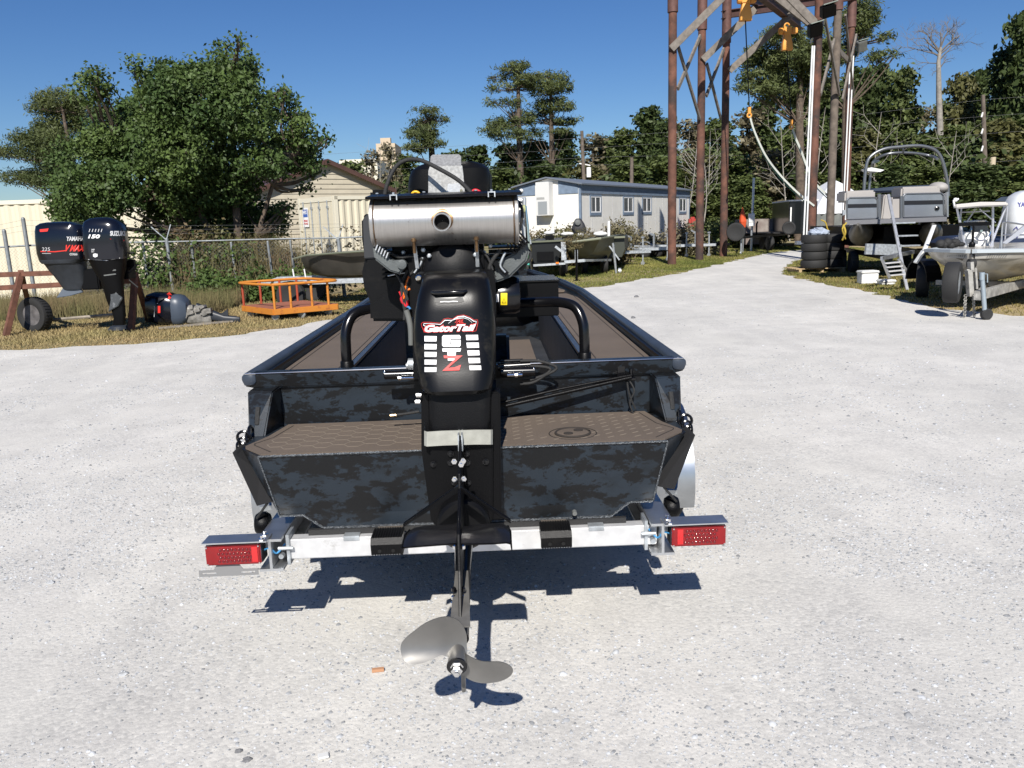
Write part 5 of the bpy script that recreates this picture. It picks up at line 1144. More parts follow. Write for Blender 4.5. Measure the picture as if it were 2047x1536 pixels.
for pa, pb in ((1180, 1200), (1246, 1265), (1284, 1301), (1358, 1371)):
    a = loc_on_wall(pa, 400); b_ = loc_on_wall(pb, 400); z1 = loc_on_wall(pa, 392.5+(pa-1180)*.022).z; z0 = loc_on_wall(pa, 425.5-(pa-1180)*.012).z
    fw_ = MB(); x0, x1 = a.x, b_.x
    fw_.bb(x0-.08, x1+.08, -.03, -.001, z1, z1+.10); fw_.bb(x0-.08, x1+.08, -.03, -.001, z0-.12, z0); fw_.bb(x0-.08, x0, -.03, -.001, z0, z1); fw_.bb(x1, x1+.08, -.03, -.001, z0, z1); fo = obj('window', fw_, bluet, off_)
    g_ = MB(); g_.bb(x0, x1, -.006, -.002, z0, z1); obj('pane', g_, gl_m, fo)
    s_ = MB(); xm = (x0+x1)/2
    for xx in (x0, xm-.025, x1-.05): s_.bb(xx, xx+.05, -.022, -.008, z0, z1)
    s_.bb(x0, x1, -.0215, -.0085, z0, z0+.05); s_.bb(x0, x1, -.0215, -.0085, z1-.05, z1); obj('sash', s_, whitep, fo)
for i in range(8): t = MB(); t.bb(i*1.8, i*1.8+.3, .1, .4, 0, .3); obj('support_block', t, greyp, off_)
# ---- utility poles and wires
wood = mat('pole_wood', (.16, .095, .065), .85, var=.3, vscale=4, bump=.3, bscale=30)
woodg = mat('grey_pole_wood', (.13, .105, .085), .9, var=.35, vscale=4, bump=.3, bscale=30)
poles = []
for i, (px, yt, xb, Y, lb) in enumerate(((1163, 262, 1172, 58, 'leaning utility pole with a white transformer box left of centre behind the office'), (1263, 315, 1261, 55, 'short wooden utility pole above the office roof'), (1965, 190, 1975, 50, 'dark utility pole with insulators at the far right before the woods'))):
    p_ = thing('utility_pole', lb, 'utility pole', V(P(xb, 440, Y).x, Y, 0)); top = P(px, yt, Y); t = MB(); t.tube([V(P(xb, 440, Y).x, Y, 0), top], [.17, .11], 10); W('pole', t, woodg, p_, smooth=.8); poles.append(top)
    if i == 0: t = MB(); a = P(1177, 344, Y-.3); t.cyl(a-V(0, 0, .35), a+V(0, 0, .3), .16, 12); W('transformer', t, whitep, p_, smooth=.6); t = MB(); t.bar(P(1158, 327, Y), P(1180, 331, Y), .08); W('crossarm', t, white, p_)
    if i == 2:
        for y in (222, 255, 290): t = MB(); t.bar(P(1966, y, Y), P(1962, y+13, Y-.2), .07); W('insulator', t, white, p_)
        t = MB(); a = P(1984, 325, Y-.3); t.cyl(a-V(0, 0, .4), a+V(0, 0, .3), .17, 12); W('transformer', t, mat('tan_transformer', (.5, .42, .3), .5), p_, smooth=.6)
wr = thing('overhead_wires', 'thin overhead wires strung in front of the treeline', 'power line', V(20, 54, 6))
wm = mat('wire_grey', (.22, .22, .22), .6)
for ya, yb, yc in ((276, 240, 200), (297, 262, 233), (316, 300, 268), (330, 340, 325)):
    t = MB(); t.tube(smoothpath([P(600, ya+36, 62), P(1166, ya, 58), P(1560, yb+8, 53), P(1966, yc, 50), P(2200, yc-12, 48)], 6), .007, 3); W('wire', t, wm, wr)
# ================================================================ trees and brush
barkm = mat('bark', (.10, .075, .055), .95, var=.4, vscale=6, bump=.5, bscale=20); barkp = mat('pale_bark', (.26, .24, .21), .9, var=.3, vscale=5)
def leafmat(name, col, col2, sc=.5, tr=.25): return mat(name, col, .55, hue=col2, vscale=sc, var=.2, island=.3, trans=tr, spec=.3)
lf_main = leafmat('tallow_leaf', (.05, .095, .028), (.10, .145, .038), .6)
lf_dark = leafmat('dark_leaf', (.055, .085, .028), (.10, .13, .042), .12)
lf_mid = leafmat('mid_leaf', (.085, .12, .036), (.15, .175, .055), .12)
lf_yel = leafmat('autumn_leaf', (.10, .11, .038), (.165, .15, .055), .2)
lf_pine = leafmat('pine_needle', (.065, .09, .03), (.13, .15, .05), .3)
lf_brown = leafmat('brown_leaf', (.17, .11, .07), (.12, .125, .045), .6)
lf_grey = leafmat('grey_twig', (.24, .20, .14), (.16, .15, .07), .5)
def leaves(blobs, n, size, clump=None, asp=.6, seed=1, shell=.45, per=22, zsq=1):
    """blobs: (centre, (rx, ry, rz)); returns arrays of diamond leaves gathered in sprays"""
    r = np.random.default_rng(seed); B_ = np.array([list(c)+list(q_) for c, q_ in blobs], float); w = (B_[:, 3]*B_[:, 5])**.9*B_[:, 4]**.3; w /= w.sum()
    nc = max(1, n//per); idx = r.choice(len(B_), nc, p=w); d = r.normal(size=(nc, 3)); d /= np.linalg.norm(d, axis=1)[:, None]; rad = shell+(1.08-shell)*r.random(nc)**.6
    cc = B_[idx, :3]+d*B_[idx, 3:]*rad[:, None]
    cs = clump if clump else size*3.2
    c = np.repeat(cc, per, 0)+r.normal(size=(nc*per, 3))*cs*np.array([1, 1, .6*zsq]); m = len(c)
    out = np.repeat(d, per, 0); nr = out*.5+r.normal(size=(m, 3))*.75+np.array([0, -.25, .45]); nr /= np.linalg.norm(nr, axis=1)[:, None]
    t = np.cross(nr, r.normal(size=(m, 3))); t /= np.linalg.norm(t, axis=1)[:, None]; b_ = np.cross(nr, t); s_ = size*(.6+.8*r.random(m))[:, None]
    t = t*np.array([1, 1, zsq]); b_ = b_*np.array([1, 1, zsq])
    v = np.stack([c+t*s_, c+b_*s_*asp, c-t*s_, c-b_*s_*asp], 1).reshape(-1, 3); f = np.arange(m*4).reshape(-1, 4); return v, f
def tree_from_px(name, label, cat, blobs, Y, n, size, m, trunks, bark=barkm, seed=1, clump=None, asp=.6, dz=.8, group=None, shell=.45, limbs=True, jit=1.5):
    rr = random.Random(seed); bl = []
    for b_ in blobs:
        px, py, rx = b_[:3]; rz = b_[3] if len(b_) > 3 else rx; c = P(px, py, Y); k = Y/F; c.y += rr.uniform(-jit, jit); bl.append((c, (rx*k, max(rx*k*dz, .2), rz*k)))
    for c, q_ in list(bl):
        for _ in range(3):
            a = rr.random()*6.28; bl.append((c+V(math.cos(a)*q_[0]*rr.uniform(.7, 1.15), rr.uniform(-.5, .5)*q_[1], math.sin(a)*q_[2]*rr.uniform(.6, 1.2)), (q_[0]*rr.uniform(.2, .42), q_[1]*.4, q_[2]*rr.uniform(.25, .5))))
    base = P(trunks[0][0][0], 440, Y); root = thing(name, label, cat, V(base.x, Y, 0), group)
    v, f = leaves(bl, n, size, clump, asp, seed, shell); v = v-np.array([base.x, Y, 0]); o = bpy.data.objects.new('crown', npmesh('crown', v, f, m)); COL.objects.link(o); o.parent = root
    t = MB()
    for path in trunks:
        pts = [P(q_[0], q_[1], Y) for q_ in path]; r0 = path[0][2]; r1 = path[-1][2]; pts = [V(pts[0].x, Y, -.05)]+pts; rs = [r0*1.1]+[path[i][2] for i in range(len(path))]
        t.tube(pts, rs, 8)
    W('trunk', t, bark, root, smooth=.9)
    if limbs:
        t = MB(); sp = [P(q_[0], q_[1], Y) for path in trunks for q_ in path]
        for c, q_ in bl:
            st = min((s_ for s_ in sp if s_.z < c.z+.3), key=lambda s_: (s_-c).length, default=sp[0])
            mid = st.lerp(c, .5)+V(rr.uniform(-.2, .2), 0, -.1); r_ = trunks[0][-1][2]*.8; t.tube(smoothpath([st, mid, c+V(0, 0, -q_[2]*.2)], 3), [r_*(1-.75*i/6) for i in range(7)], 5)
            for _ in range(3):
                e_ = c+V(rr.uniform(-1, 1)*q_[0]*.8, rr.uniform(-1, 1)*q_[1]*.8, rr.uniform(-.5, .9)*q_[2]*.8); t.tube([mid.lerp(c, .7), c.lerp(e_, .5)+V(0, 0, -.05), e_], [r_*.4, r_*.25, r_*.1], 4)
        W('limbs', t, bark, root)
    return root
# the big bushy tree on the left
tree_from_px('bushy_tree', 'big dense dark green broadleaf tree over the fence, left of the shed', 'tree',
    [(470, 165, 44, 36), (415, 150, 24, 18), (505, 148, 14, 22), (440, 105, 14, 22), (545, 205, 30, 24), (430, 215, 85, 62), (520, 235, 60, 45), (285, 165, 22, 45), (318, 185, 18, 30), (215, 190, 26, 28), (262, 225, 70, 50), (340, 225, 50, 40), (205, 270, 65, 60), (300, 300, 100, 65), (150, 340, 60, 60), (400, 300, 90, 60), (490, 310, 80, 50), (565, 230, 25, 18), (600, 265, 25, 28), (612, 300, 22, 22), (560, 300, 60, 36), (565, 335, 40, 20), (598, 372, 14, 8), (140, 400, 45, 55), (200, 390, 60, 50), (260, 380, 70, 45), (340, 385, 80, 50), (430, 370, 80, 50), (470, 390, 36, 45), (300, 440, 60, 35), (400, 440, 75, 45), (480, 450, 60, 50), (180, 440, 40, 30), (540, 425, 16, 14), (572, 415, 12, 7), (605, 335, 16, 9), (470, 118, 12, 20), (510, 112, 8, 14), (232, 170, 10, 16), (300, 140, 8, 16), (622, 265, 10, 12), (560, 190, 14, 12)],
    21.3, 120000, .048, lf_main, [[(470, 600, .13), (476, 480, .11), (470, 380, .09), (465, 250, .06)], [(432, 600, .10), (425, 480, .09), (380, 380, .07), (330, 280, .05)], [(398, 595, .08), (385, 470, .07), (300, 380, .05), (230, 300, .04)], [(500, 590, .08), (515, 470, .06), (545, 370, .05), (580, 310, .03)]], seed=3, clump=.13)
tree_from_px('pine_tree', 'feathery olive pine at the far left behind the bushy tree', 'tree',
    [(110, 200, 45, 20), (70, 215, 28, 14), (140, 220, 40, 25), (55, 245, 22, 12), (100, 250, 50, 22), (70, 285, 35, 16), (120, 300, 50, 25), (15, 305, 34, 9), (60, 318, 35, 10), (20, 352, 40, 9), (80, 350, 60, 14), (130, 360, 40, 20)],
    34, 34000, .075, lf_pine, [[(150, 430, .14), (145, 330, .10), (125, 220, .05)]], seed=5, clump=.16, asp=.22)
def pine(label, blobs, Y, n, tr, seed, size=.15): return tree_from_px('pine_tree', label, 'tree', blobs, Y, int(n*1.6), size, lf_pine, tr, seed=seed, clump=.2, asp=.22, dz=.9, group='tall pines above the treeline', bark=barkm)
pine('tall spindly pine with flat tufts, left one of the pair above the office', [(1022, 135, 28, 7), (1046, 130, 14, 6), (999, 151, 30, 5), (1045, 160, 26, 12), (1010, 176, 30, 5), (1058, 172, 12, 8), (992, 208, 26, 6), (1032, 206, 14, 9), (1012, 243, 38, 8), (1045, 232, 22, 12), (985, 262, 24, 9), (1015, 268, 36, 12), (1048, 275, 18, 10)], 66, 5200, [[(1040, 330, .26), (1037, 250, .2), (1036, 180, .14), (1035, 140, .06)]], 11)
pine('round crowned pine, right one of the pair above the office', [(1098, 154, 30, 9), (1080, 170, 22, 9), (1124, 172, 22, 10), (1100, 178, 28, 10), (1072, 190, 14, 6), (1075, 215, 22, 10), (1115, 213, 24, 10), (1100, 200, 24, 9), (1122, 240, 34, 6), (1072, 233, 20, 8), (1140, 244, 16, 5), (1078, 264, 18, 7), (1120, 265, 16, 6)], 68, 5200, [[(1104, 330, .24), (1102, 250, .18), (1101, 190, .13), (1100, 155, .06)]], 12)
pine('lone wind shaped pine above the muffler', [(853, 223, 22, 7), (868, 238, 20, 7), (840, 244, 16, 7), (832, 258, 20, 7), (858, 262, 22, 8), (845, 275, 26, 7), (868, 288, 20, 8), (838, 296, 26, 8)], 66, 3400, [[(866, 350, .28), (862, 290, .22), (856, 240, .1)]], 13)
pine('broad pine behind the gantry hoists', [(1548, 78, 30, 12), (1575, 62, 26, 12), (1557, 98, 48, 13), (1520, 120, 32, 11), (1578, 122, 52, 15), (1610, 90, 40, 22), (1530, 152, 44, 13), (1590, 150, 52, 16), (1520, 180, 36, 11), (1570, 185, 52, 17), (1632, 120, 40, 26), (1640, 170, 40, 25), (1718, 30, 24, 20), (1700, 50, 30, 24), (1735, 55, 26, 11), (1762, 76, 12, 6), (1750, 120, 26, 8), (1690, 100, 30, 18)], 50, 17000, [[(1600, 380, .28), (1598, 250, .24), (1600, 130, .16), (1604, 70, .08)], [(1690, 380, .24), (1690, 220, .2), (1700, 90, .13), (1712, 35, .06)]], 14, .15)
# woods: variants of a unit tree, copied along the treeline
def unit_tree(name, m, seed, n=9500, size=.042, dense=.5, tall=False):
    rr = random.Random(seed); bl = []
    for i in range(9 if not tall else 7):
        h = .28+.66*i/8; w = .40*math.sin(PI*min(1, (h+.12)))**.5*(.7 if i > 6 else 1); a = rr.random()*6.28
        bl.append((V(math.cos(a)*w*.45, math.sin(a)*w*.45, h), (w*rr.uniform(.45, .7), w*rr.uniform(.45, .7), rr.uniform(.10, .16))))
    bl.append((V(0, 0, .92), (.2, .2, .08)))
    v, f = leaves(bl, n, size, size*1.5, .6, seed, .5, zsq=.42); cm = npmesh('crown', v, f, m)
    t = MB(); t.tube([V(0, 0, -.02), V(.01, 0, .3), V(-.01, .01, .6), V(0, 0, .85)], [.022, .018, .012, .005], 7); tm = t.mesh('trunk', barkm, smooth=.9)
    t = MB()
    for c, q_ in bl: t.tube([V(0, 0, c.z*.72), c*.6+V(0, 0, c.z*.35), c], [.009, .006, .003], 5)
    lm = t.mesh('limbs', barkm); return cm, tm, lm
VAR = [unit_tree('a', lf_dark, 21), unit_tree('b', lf_mid, 22), unit_tree('c', lf_yel, 23, 6500), unit_tree('d', lf_dark, 24, 11000), unit_tree('e', lf_mid, 25, 8600), unit_tree('f', lf_grey, 26, 2600)]
def wood_tree(px, yt, hw_, Y, var, label, group=None):
    top = P(px, yt, Y); r_ = thing('woodland_tree', label, 'tree', None, group); s_ = hw_*Y/F*2.1
    r_.matrix_basis = Matrix.Translation((top.x, Y, 0)) @ Matrix.Rotation(random.random()*6.28, 4, 'Z') @ Matrix.Diagonal((s_, s_, top.z, 1))
    for nm, me in zip(('crown', 'trunk', 'limbs'), VAR[var]): o = bpy.data.objects.new(nm, me); COL.objects.link(o); o.parent = r_
    return r_
back = [(700, 325, 50, 62, 1), (742, 300, 40, 66, 5), (775, 285, 34, 68, 5), (812, 312, 45, 74, 1), (905, 305, 50, 80, 0), (880, 330, 40, 70, 2), (955, 295, 50, 78, 3), (1015, 290, 50, 74, 0), (1070, 282, 55, 72, 1), (1125, 262, 48, 70, 3), (1185, 268, 52, 72, 5), (1210, 275, 50, 74, 0), (1250, 262, 52, 70, 1), (1300, 218, 52, 70, 3), (1335, 240, 40, 66, 0), (1375, 240, 55, 68, 5), (1400, 255, 50, 70, 1), (1440, 240, 55, 64, 4), (1500, 215, 60, 64, 5), (1530, 205, 60, 66, 3), (1600, 190, 65, 60, 1), (1660, 165, 62, 62, 3), (1720, 140, 58, 64, 0), (1760, 135, 50, 66, 3), (1805, 140, 52, 62, 1), (1850, 215, 40, 66, 5), (1890, 205, 45, 66, 1), (1925, 148, 46, 62, 2), (1960, 145, 46, 64, 3), (2010, 100, 50, 58, 0), (2050, 30, 55, 56, 3), (2110, 60, 60, 58, 1), (2045, 110, 50, 62, 3)]
front = [(850, 345, 55, 60, 1), (930, 345, 55, 60, 4), (1010, 340, 60, 62, 1), (1090, 330, 60, 60, 3), (1170, 330, 60, 60, 2), (1250, 325, 60, 58, 1), (1330, 315, 60, 56, 4), (1400, 310, 60, 56, 2), (1470, 320, 62, 54, 1), (1545, 300, 62, 54, 5), (1600, 310, 55, 54, 3), (1660, 280, 62, 52, 4), (1730, 260, 62, 54, 2), (1800, 265, 62, 52, 1), (1860, 270, 62, 52, 4), (1930, 250, 66, 54, 1), (2000, 240, 66, 52, 2), (2070, 230, 66, 52, 4), (1500, 360, 50, 50, 1), (1430, 370, 50, 52, 4), (1780, 330, 60, 48, 3), (1860, 335, 60, 48, 1), (1960, 330, 66, 47, 3), (2050, 330, 60, 47, 1)]
kinds = ['dark dense broadleaf tree standing in the woods', 'mid green broadleaf tree standing in the woods', 'yellowing autumn tree standing in the woods', 'tall dark broadleaf tree standing in the woods', 'light green bushy tree standing in the woods', 'grey half bare tree standing in the woods']
SEEN = {}
for row, tg_ in ((back, 'back row of the woods'), (front, 'front row of the woods')):
    for px, yt, hw_, Y, v_ in row:
        where = 'above the shed' if px < 800 else 'above the muffler' if px < 960 else 'behind the white office' if px < 1300 else 'behind the left gantry posts' if px < 1480 else 'between the gantry posts' if px < 1640 else 'behind the right gantry posts' if px < 1740 else 'above the pontoon boat' if px < 1880 else 'near the right utility pole' if px < 2000 else 'at the right edge'
        nth = SEEN.get((v_, where, row is back), 0); SEEN[(v_, where, row is back)] = nth+1; where += (' (right)' if nth == 1 else ' (rightmost)' if nth == 2 else '')
        wood_tree(px, yt, hw_, Y, v_, kinds[v_].replace(' standing in the woods', '')+(' on the skyline ' if row is back else ' in the front row ')+where, tg_)
# dense dark undergrowth filling the foot of the woods
bl = []
for x in np.arange(-30, 60, 2.2):
    bl.append((V(x, 62+random.uniform(-2, 3)-(4 if x > 12 else 0)-(6 if x > 20 else 0), random.uniform(1.5, 3.2)), (2.4, 1.8, random.uniform(2.2, 3.6))))
v, f = leaves(bl, 42000, .22, .5, .6, 77, .3); o = bpy.data.objects.new('undergrowth', npmesh('undergrowth', v, f, lf_dark)); COL.objects.link(o); o['kind'] = 'stuff'; o['label'] = 'dense dark undergrowth filling the foot of the woods'; o['category'] = 'undergrowth'
# dead tree
def branch(t, p, d, L_, r_, dep, rr):
    pts = [p]; k = 4
    for i in range(k): d = (d+V(rr.uniform(-.16, .16), rr.uniform(-.12, .12), .03)).normalized(); pts.append(pts[-1]+d*L_/k)
    t.tube(pts, [r_*(1-.55*i/k) for i in range(k+1)], 5 if dep < 2 else 3)
    if dep >= 4: return
    for i in range(4 if dep < 3 else 3):
        q_ = pts[random.Random(int(L_*1e5)+i).choice((2, 3, 4))]; sp = rr.uniform(.35, .95)*(1 if i % 2 else -1)
        nd = (Matrix.Rotation(sp, 3, 'Y') @ d + V(0, rr.uniform(-.35, .35), .12)).normalized(); branch(t, q_, nd, L_*rr.uniform(.5, .68), r_*.48, dep+1, rr)
rr = random.Random(5); Yd = 58; dt = thing('dead_tree', 'bare dead tree with a pale trunk and spreading branches on the right skyline', 'tree', V(P(1877, 440, Yd).x, Yd, 0))
t = MB(); t.tube([V(P(1880, 440, Yd).x, Yd, 0), P(1879, 260, Yd), P(1877, 190, Yd), P(1876, 125, Yd), P(1880, 95, Yd)], [.26, .22, .19, .14, .10], 8); W('trunk', t, barkp, dt, smooth=.9)
t = MB()
for (sx, sy), (ex, ey), r_ in (((1876, 112), (1840, 92), .07), ((1876, 110), (1798, 90), .05), ((1876, 100), (1850, 60), .08), ((1878, 98), (1895, 55), .08), ((1879, 105), (1925, 62), .08), ((1880, 118), (1915, 80), .06), ((1876, 127), (1830, 124), .04), ((1880, 98), (1878, 55), .07), ((1880, 135), (1892, 112), .05), ((1876, 142), (1862, 145), .03), ((1877, 105), (1830, 70), .07), ((1880, 108), (1945, 55), .06)):
    a = P(sx, sy, Yd); e_ = P(ex, ey, Yd); d = (e_-a); branch(t, a, (d.normalized()+V(0, rr.uniform(-.3, .3), 0)).normalized(), d.length*.75, r_*.9, 1, rr)
W('branches', t, mat('dead_twig', (.13, .115, .10), .9), dt).__setitem__('kind', 'stuff')
# bare pale saplings in the woods
for i, (px, yt, Y) in enumerate(((1405, 300, 50), (1650, 215, 50), (1762, 225, 50), (1395, 268, 53), (1420, 262, 54), (1912, 262, 48), (1560, 230, 50), (760, 300, 60))):
    rr = random.Random(40+i); r_ = thing('bare_tree', 'thin pale leafless tree '+('in the woods between the left gantry posts', 'in the woods right of the tall right gantry posts', 'behind the top of the pontoon arch', 'in the woods just right of the nearest gantry post', 'in the woods beside the second gantry post', 'in the woods left of the right utility pole', 'behind the curved sling', 'left of the cream hotel')[i], 'tree', V(P(px, 440, Y).x, Y, 0), 'thin leafless trees in the woods'); top = P(px, yt, Y)
    t = MB(); b0 = V(top.x+rr.uniform(-1, 1), Y, 0); t.tube(smoothpath([b0, b0.lerp(top, .5)+V(rr.uniform(-.4, .4), 0, 0), top], 4), [.06*(1-.8*k/8) for k in range(9)], 5); W('trunk', t, barkp, r_)
    t = MB()
    for k in range(7): a = b0.lerp(top, .35+.08*k); branch(t, a, V(rr.choice((-1, 1))*.7, rr.uniform(-.3, .3), .7).normalized(), 1.5, .022, 3, rr)
    W('branches', t, barkp, r_).__setitem__('kind', 'stuff')
# brush along the fences
def brush(name, label, xr, Y, zr, n, size, m, seed, dens=1.0, dy=.8):
    rr = random.Random(seed); bl = []; x = xr[0]
    while x < xr[1]: h = rr.uniform(*zr); bl.append((V(x, Y+rr.uniform(-dy, dy), h*.55), (rr.uniform(.5, .9), .5, h*.55))); x += .55
    v, f = leaves(bl, n, size, size*3, .5, seed, .2); o = bpy.data.objects.new(name, npmesh(name, v, f, m)); COL.objects.link(o); o['kind'] = 'stuff'; o['label'] = label; o['category'] = 'brush'; return o
def xat(px, Y): return P(px, 480, Y).x
brush('vine_thicket', 'brown and green vines and weeds matted over the fence under the bushy tree', (xat(330, 20.6), xat(590, 20.6)), 20.7, (.8, 1.7), 14000, .055, lf_brown, 51, dy=.3)
brush('green_vines', 'green leafy vines hanging on the fence under the bushy tree', (xat(300, 20.4), xat(610, 20.4)), 20.5, (.3, 1.6), 6000, .06, lf_main, 52, dy=.3)
brush('low_bushes', 'low green bushes at the fence foot behind the orange cart', (xat(440, 19.5), xat(600, 19.5)), 19.4, (.3, .7), 6000, .05, lf_main, 54, dy=.3)
brush('dry_hedge', 'reddish brown brush along the fence before the white office', (xat(1045, 30.5), xat(1250, 30.5)), 30.5, (.6, 1.35), 18000, .06, lf_brown, 55, dy=.5)
brush('grey_hedge', 'grey green twiggy brush along the fence before the white office', (xat(1240, 36), xat(1400, 36)), 36, (.4, 1.4), 14000, .07, lf_grey, 56, dy=.6)
brush('road_end_brush', 'low green brush behind the trailers at the road end', (xat(1390, 43), xat(1545, 43)), 43, (.5, 1.2), 14000, .08, lf_mid, 58, dy=.8)
brush('fence_top_vines', 'sparse leafy vine along the top wire before the cream container', (xat(600, 20), xat(740, 20)), 20.0, (1.6, 1.7), 700, .045, lf_brown, 57, dy=.1)
# upright dry stems
def stems(name, label, xr, yr, n, h0, h1, m, w=.012):
    r = np.random.default_rng(61); x = r.uniform(*xr, n); y = r.uniform(*yr, n); h = r.uniform(h0, h1, n); l = r.normal(0, .12, (n, 2))*h[:, None]; v = np.zeros((n, 3, 3))
    v[:, 0] = np.stack([x-w/2, y, np.zeros(n)], -1); v[:, 1] = np.stack([x+w/2, y, np.zeros(n)], -1); v[:, 2] = np.stack([x+l[:, 0], y+l[:, 1], h], -1)
    o = bpy.data.objects.new(name, npmesh(name, v.reshape(-1, 3), np.arange(n*3).reshape(-1, 3), m)); COL.objects.link(o); o['kind'] = 'stuff'; o['label'] = label; o['category'] = 'weeds'
stems('tall_weeds', 'tall dry straw weeds standing under the motor rack', (-12.5, -6.0), (16.6, 19.6), 15000, .12, .55, mat('straw', (.24, .17, .09), .9, hue=(.12, .12, .045), vscale=1.2, var=.3, island=.4, trans=.2), .014)
stems('fence_stems', 'dry upright stems growing through the fence', (xat(330, 20), xat(600, 20)), (19.9, 20.9), 2600, .5, 1.7, MATS['straw'], .02)
# ================================================================ gantry with chain hoists
weath = mat('weathered_timber', (.17, .15, .13), .9, var=.3, vscale=6, bump=.3, bscale=40)
redw_ = mat('red_brown_post', (.125, .055, .036), .85, var=.45, vscale=3, bump=.3, bscale=30, dirt=(.045, .03, .026), dscale=.9, dlo=.46, dhi=.6)
sleeve = mat('rusty_pipe_sleeve', (.12, .06, .05), .7, .2, var=.3, vscale=5)
L1b = G(1343, 530); L2b = G(1398, 521); L3b = G(1446, 514)
R1b = V(P(1621, 480, 29.5).x, 29.5, 0); R2b = V(P(1658, 480, 32.2).x, 32.2, 0); R3b = V(P(1690, 480, 35.2).x, 35.2, 0)
ga = thing('boat_hoist_gantry', 'tall gantry of round posts with timber braces over the gravel road', 'gantry', (L2b+R2b)/2)
ZT = 10.6
def post(b_, topx, ysl, m, r_=.145):
    t = MB(); ty = V(P(topx, -60, b_.y).x, b_.y, ZT+.8); t.tube([b_, b_.lerp(ty, .5), ty], [r_*1.05, r_, r_*.93], 16); po = W('post', t, m, ga, smooth=.8)
    zs = P(topx, ysl, b_.y).z; f = (zs)/(ZT+.8); t = MB(); t.tube([b_.lerp(ty, f), ty], r_*1.22, 16); W('pipe_sleeve', t, sleeve, po, smooth=.8); return ty
TL1 = post(L1b, 1345, 25, redw_); TL2 = post(L2b, 1405, 60, redw_); TL3 = post(L3b, 1454, 86, redw_)
TR1 = post(R1b, 1640, -10, redw_); TR2 = post(R2b, 1678, 21, woodg); TR3 = post(R3b, 1705, 55, redw_)
def brc(a, Ya, b_, Yb, w=.24, h=.07, m=weath): t = MB(); t.bar(P(*a, Ya), P(*b_, Yb), h, w); W('brace', t, m, ga, bev=.004)
y1, y2, y3 = L1b.y-.2, L2b.y-.2, L3b.y-.2
brc((1342, 98), y1, (1452, -12), y1-.2); brc((1405, 120), y2, (1510, 18), y2); brc((1458, 142), y3, (1590, 22), y3)
brc((1356, 95), y1+.3, (1399, 238), y2, .14); brc((1355, 178), y1+.3, (1400, 72), y2, .14); brc((1413, 128), y2+.3, (1441, 238), y3, .14); brc((1412, 192), y2+.3, (1447, 98), y3, .14)
r1, r2, r3 = R1b.y-.2, R2b.y-.2, R3b.y-.2
brc((1545, -40), r1-.2, (1640, 58), r1-.2, .26); brc((1640, 70), r2, (1570, 5), r2, .2); brc((1662, 88), r2+.2, (1695, 120), r3, .22)
brc((1648, 30), r1+.2, (1678, 190), r2, .13); brc((1640, 190), r1+.2, (1668, 80), r2, .13); brc((1690, 30), r2+.2, (1706, 190), r3, .11); brc((1684, 200), r2+.2, (1712, 70), r3, .11)
steelb = mat('painted_steel_beam', (.07, .035, .03), .6, var=.3, vscale=4)
def ibeam(a, b_, h=.32, w=.2, m=steelb):
    t = MB(); t.bar(a+V(0, 0, h/2), b_+V(0, 0, h/2), w, .03); t.bar(a-V(0, 0, h/2), b_-V(0, 0, h/2), w, .03); t.bar(a, b_, .03, h-.03); W('cross_beam', t, m, ga)
ibeam(P(1444, 30, L3b.y-.1), P(1712, -8, R3b.y-.1), .26)
ibeam(P(1400, -20, L2b.y), P(1690, -50, R2b.y), .3)
ibeam(P(1500, -30, 28.8), P(1600, 50, 36), .34, .26)         # runway beams carrying the hoists
ibeam(P(1455, -20, 28.8), P(1530, 10, 36), .3, .22)
t = MB(); t.bar(P(1548, -10, 30), P(1640, 62, 30), .1, .26); W('brace', t, weath, ga)
# conduits, floodlights
pvc = mat('white_conduit', (.72, .73, .72), .5)
for (xa, ya, xb, yb, Y, c_) in ((1628, 92, 1612, 482, r1-.25, pvc), (1624, 92, 1606, 482, r1-.25, pvc), (1706, 112, 1690, 440, r3-.25, pvc), (1700, 115, 1685, 432, r3-.3, pvc)):
    t = MB(); t.tube([P(xb, yb, Y), P(xa, ya, Y)], .03, 8); W('conduit', t, c_, ga, smooth=.8)
t = MB(); a = P(1687, 425, r3-.35); t.box(a, (.12, .08, .2)); W('junction_box', t, galv, ga)
for (x, y, Y, w, h, c_) in ((1655, 22, r1-.5, .46, .36, blackm), (1629, 60, r1-.5, .42, .38, blackm), (1722, 92, r3-.5, .36, .40, greyp)):
    p_ = P(x, y, Y); fl_ = MB(); fl_.box(p_, (w, .28, h), Matrix.Rotation(-.25, 3, 'Y') @ Matrix.Rotation(.5, 3, 'X')); fo = W('floodlight', fl_, c_, ga, bev=.02)
    t = MB(); t.box(p_+V(.02, -.02, .21), (w*1.05, .34, .03), Matrix.Rotation(-.25, 3, 'Y')); W('visor', t, mat('grey_green_visor', (.2, .23, .2), .5), fo)
    t = MB(); t.bar(p_, p_+V(-.02, .3, -.35), .05); W('floodlight_bracket', t, galv, fo)
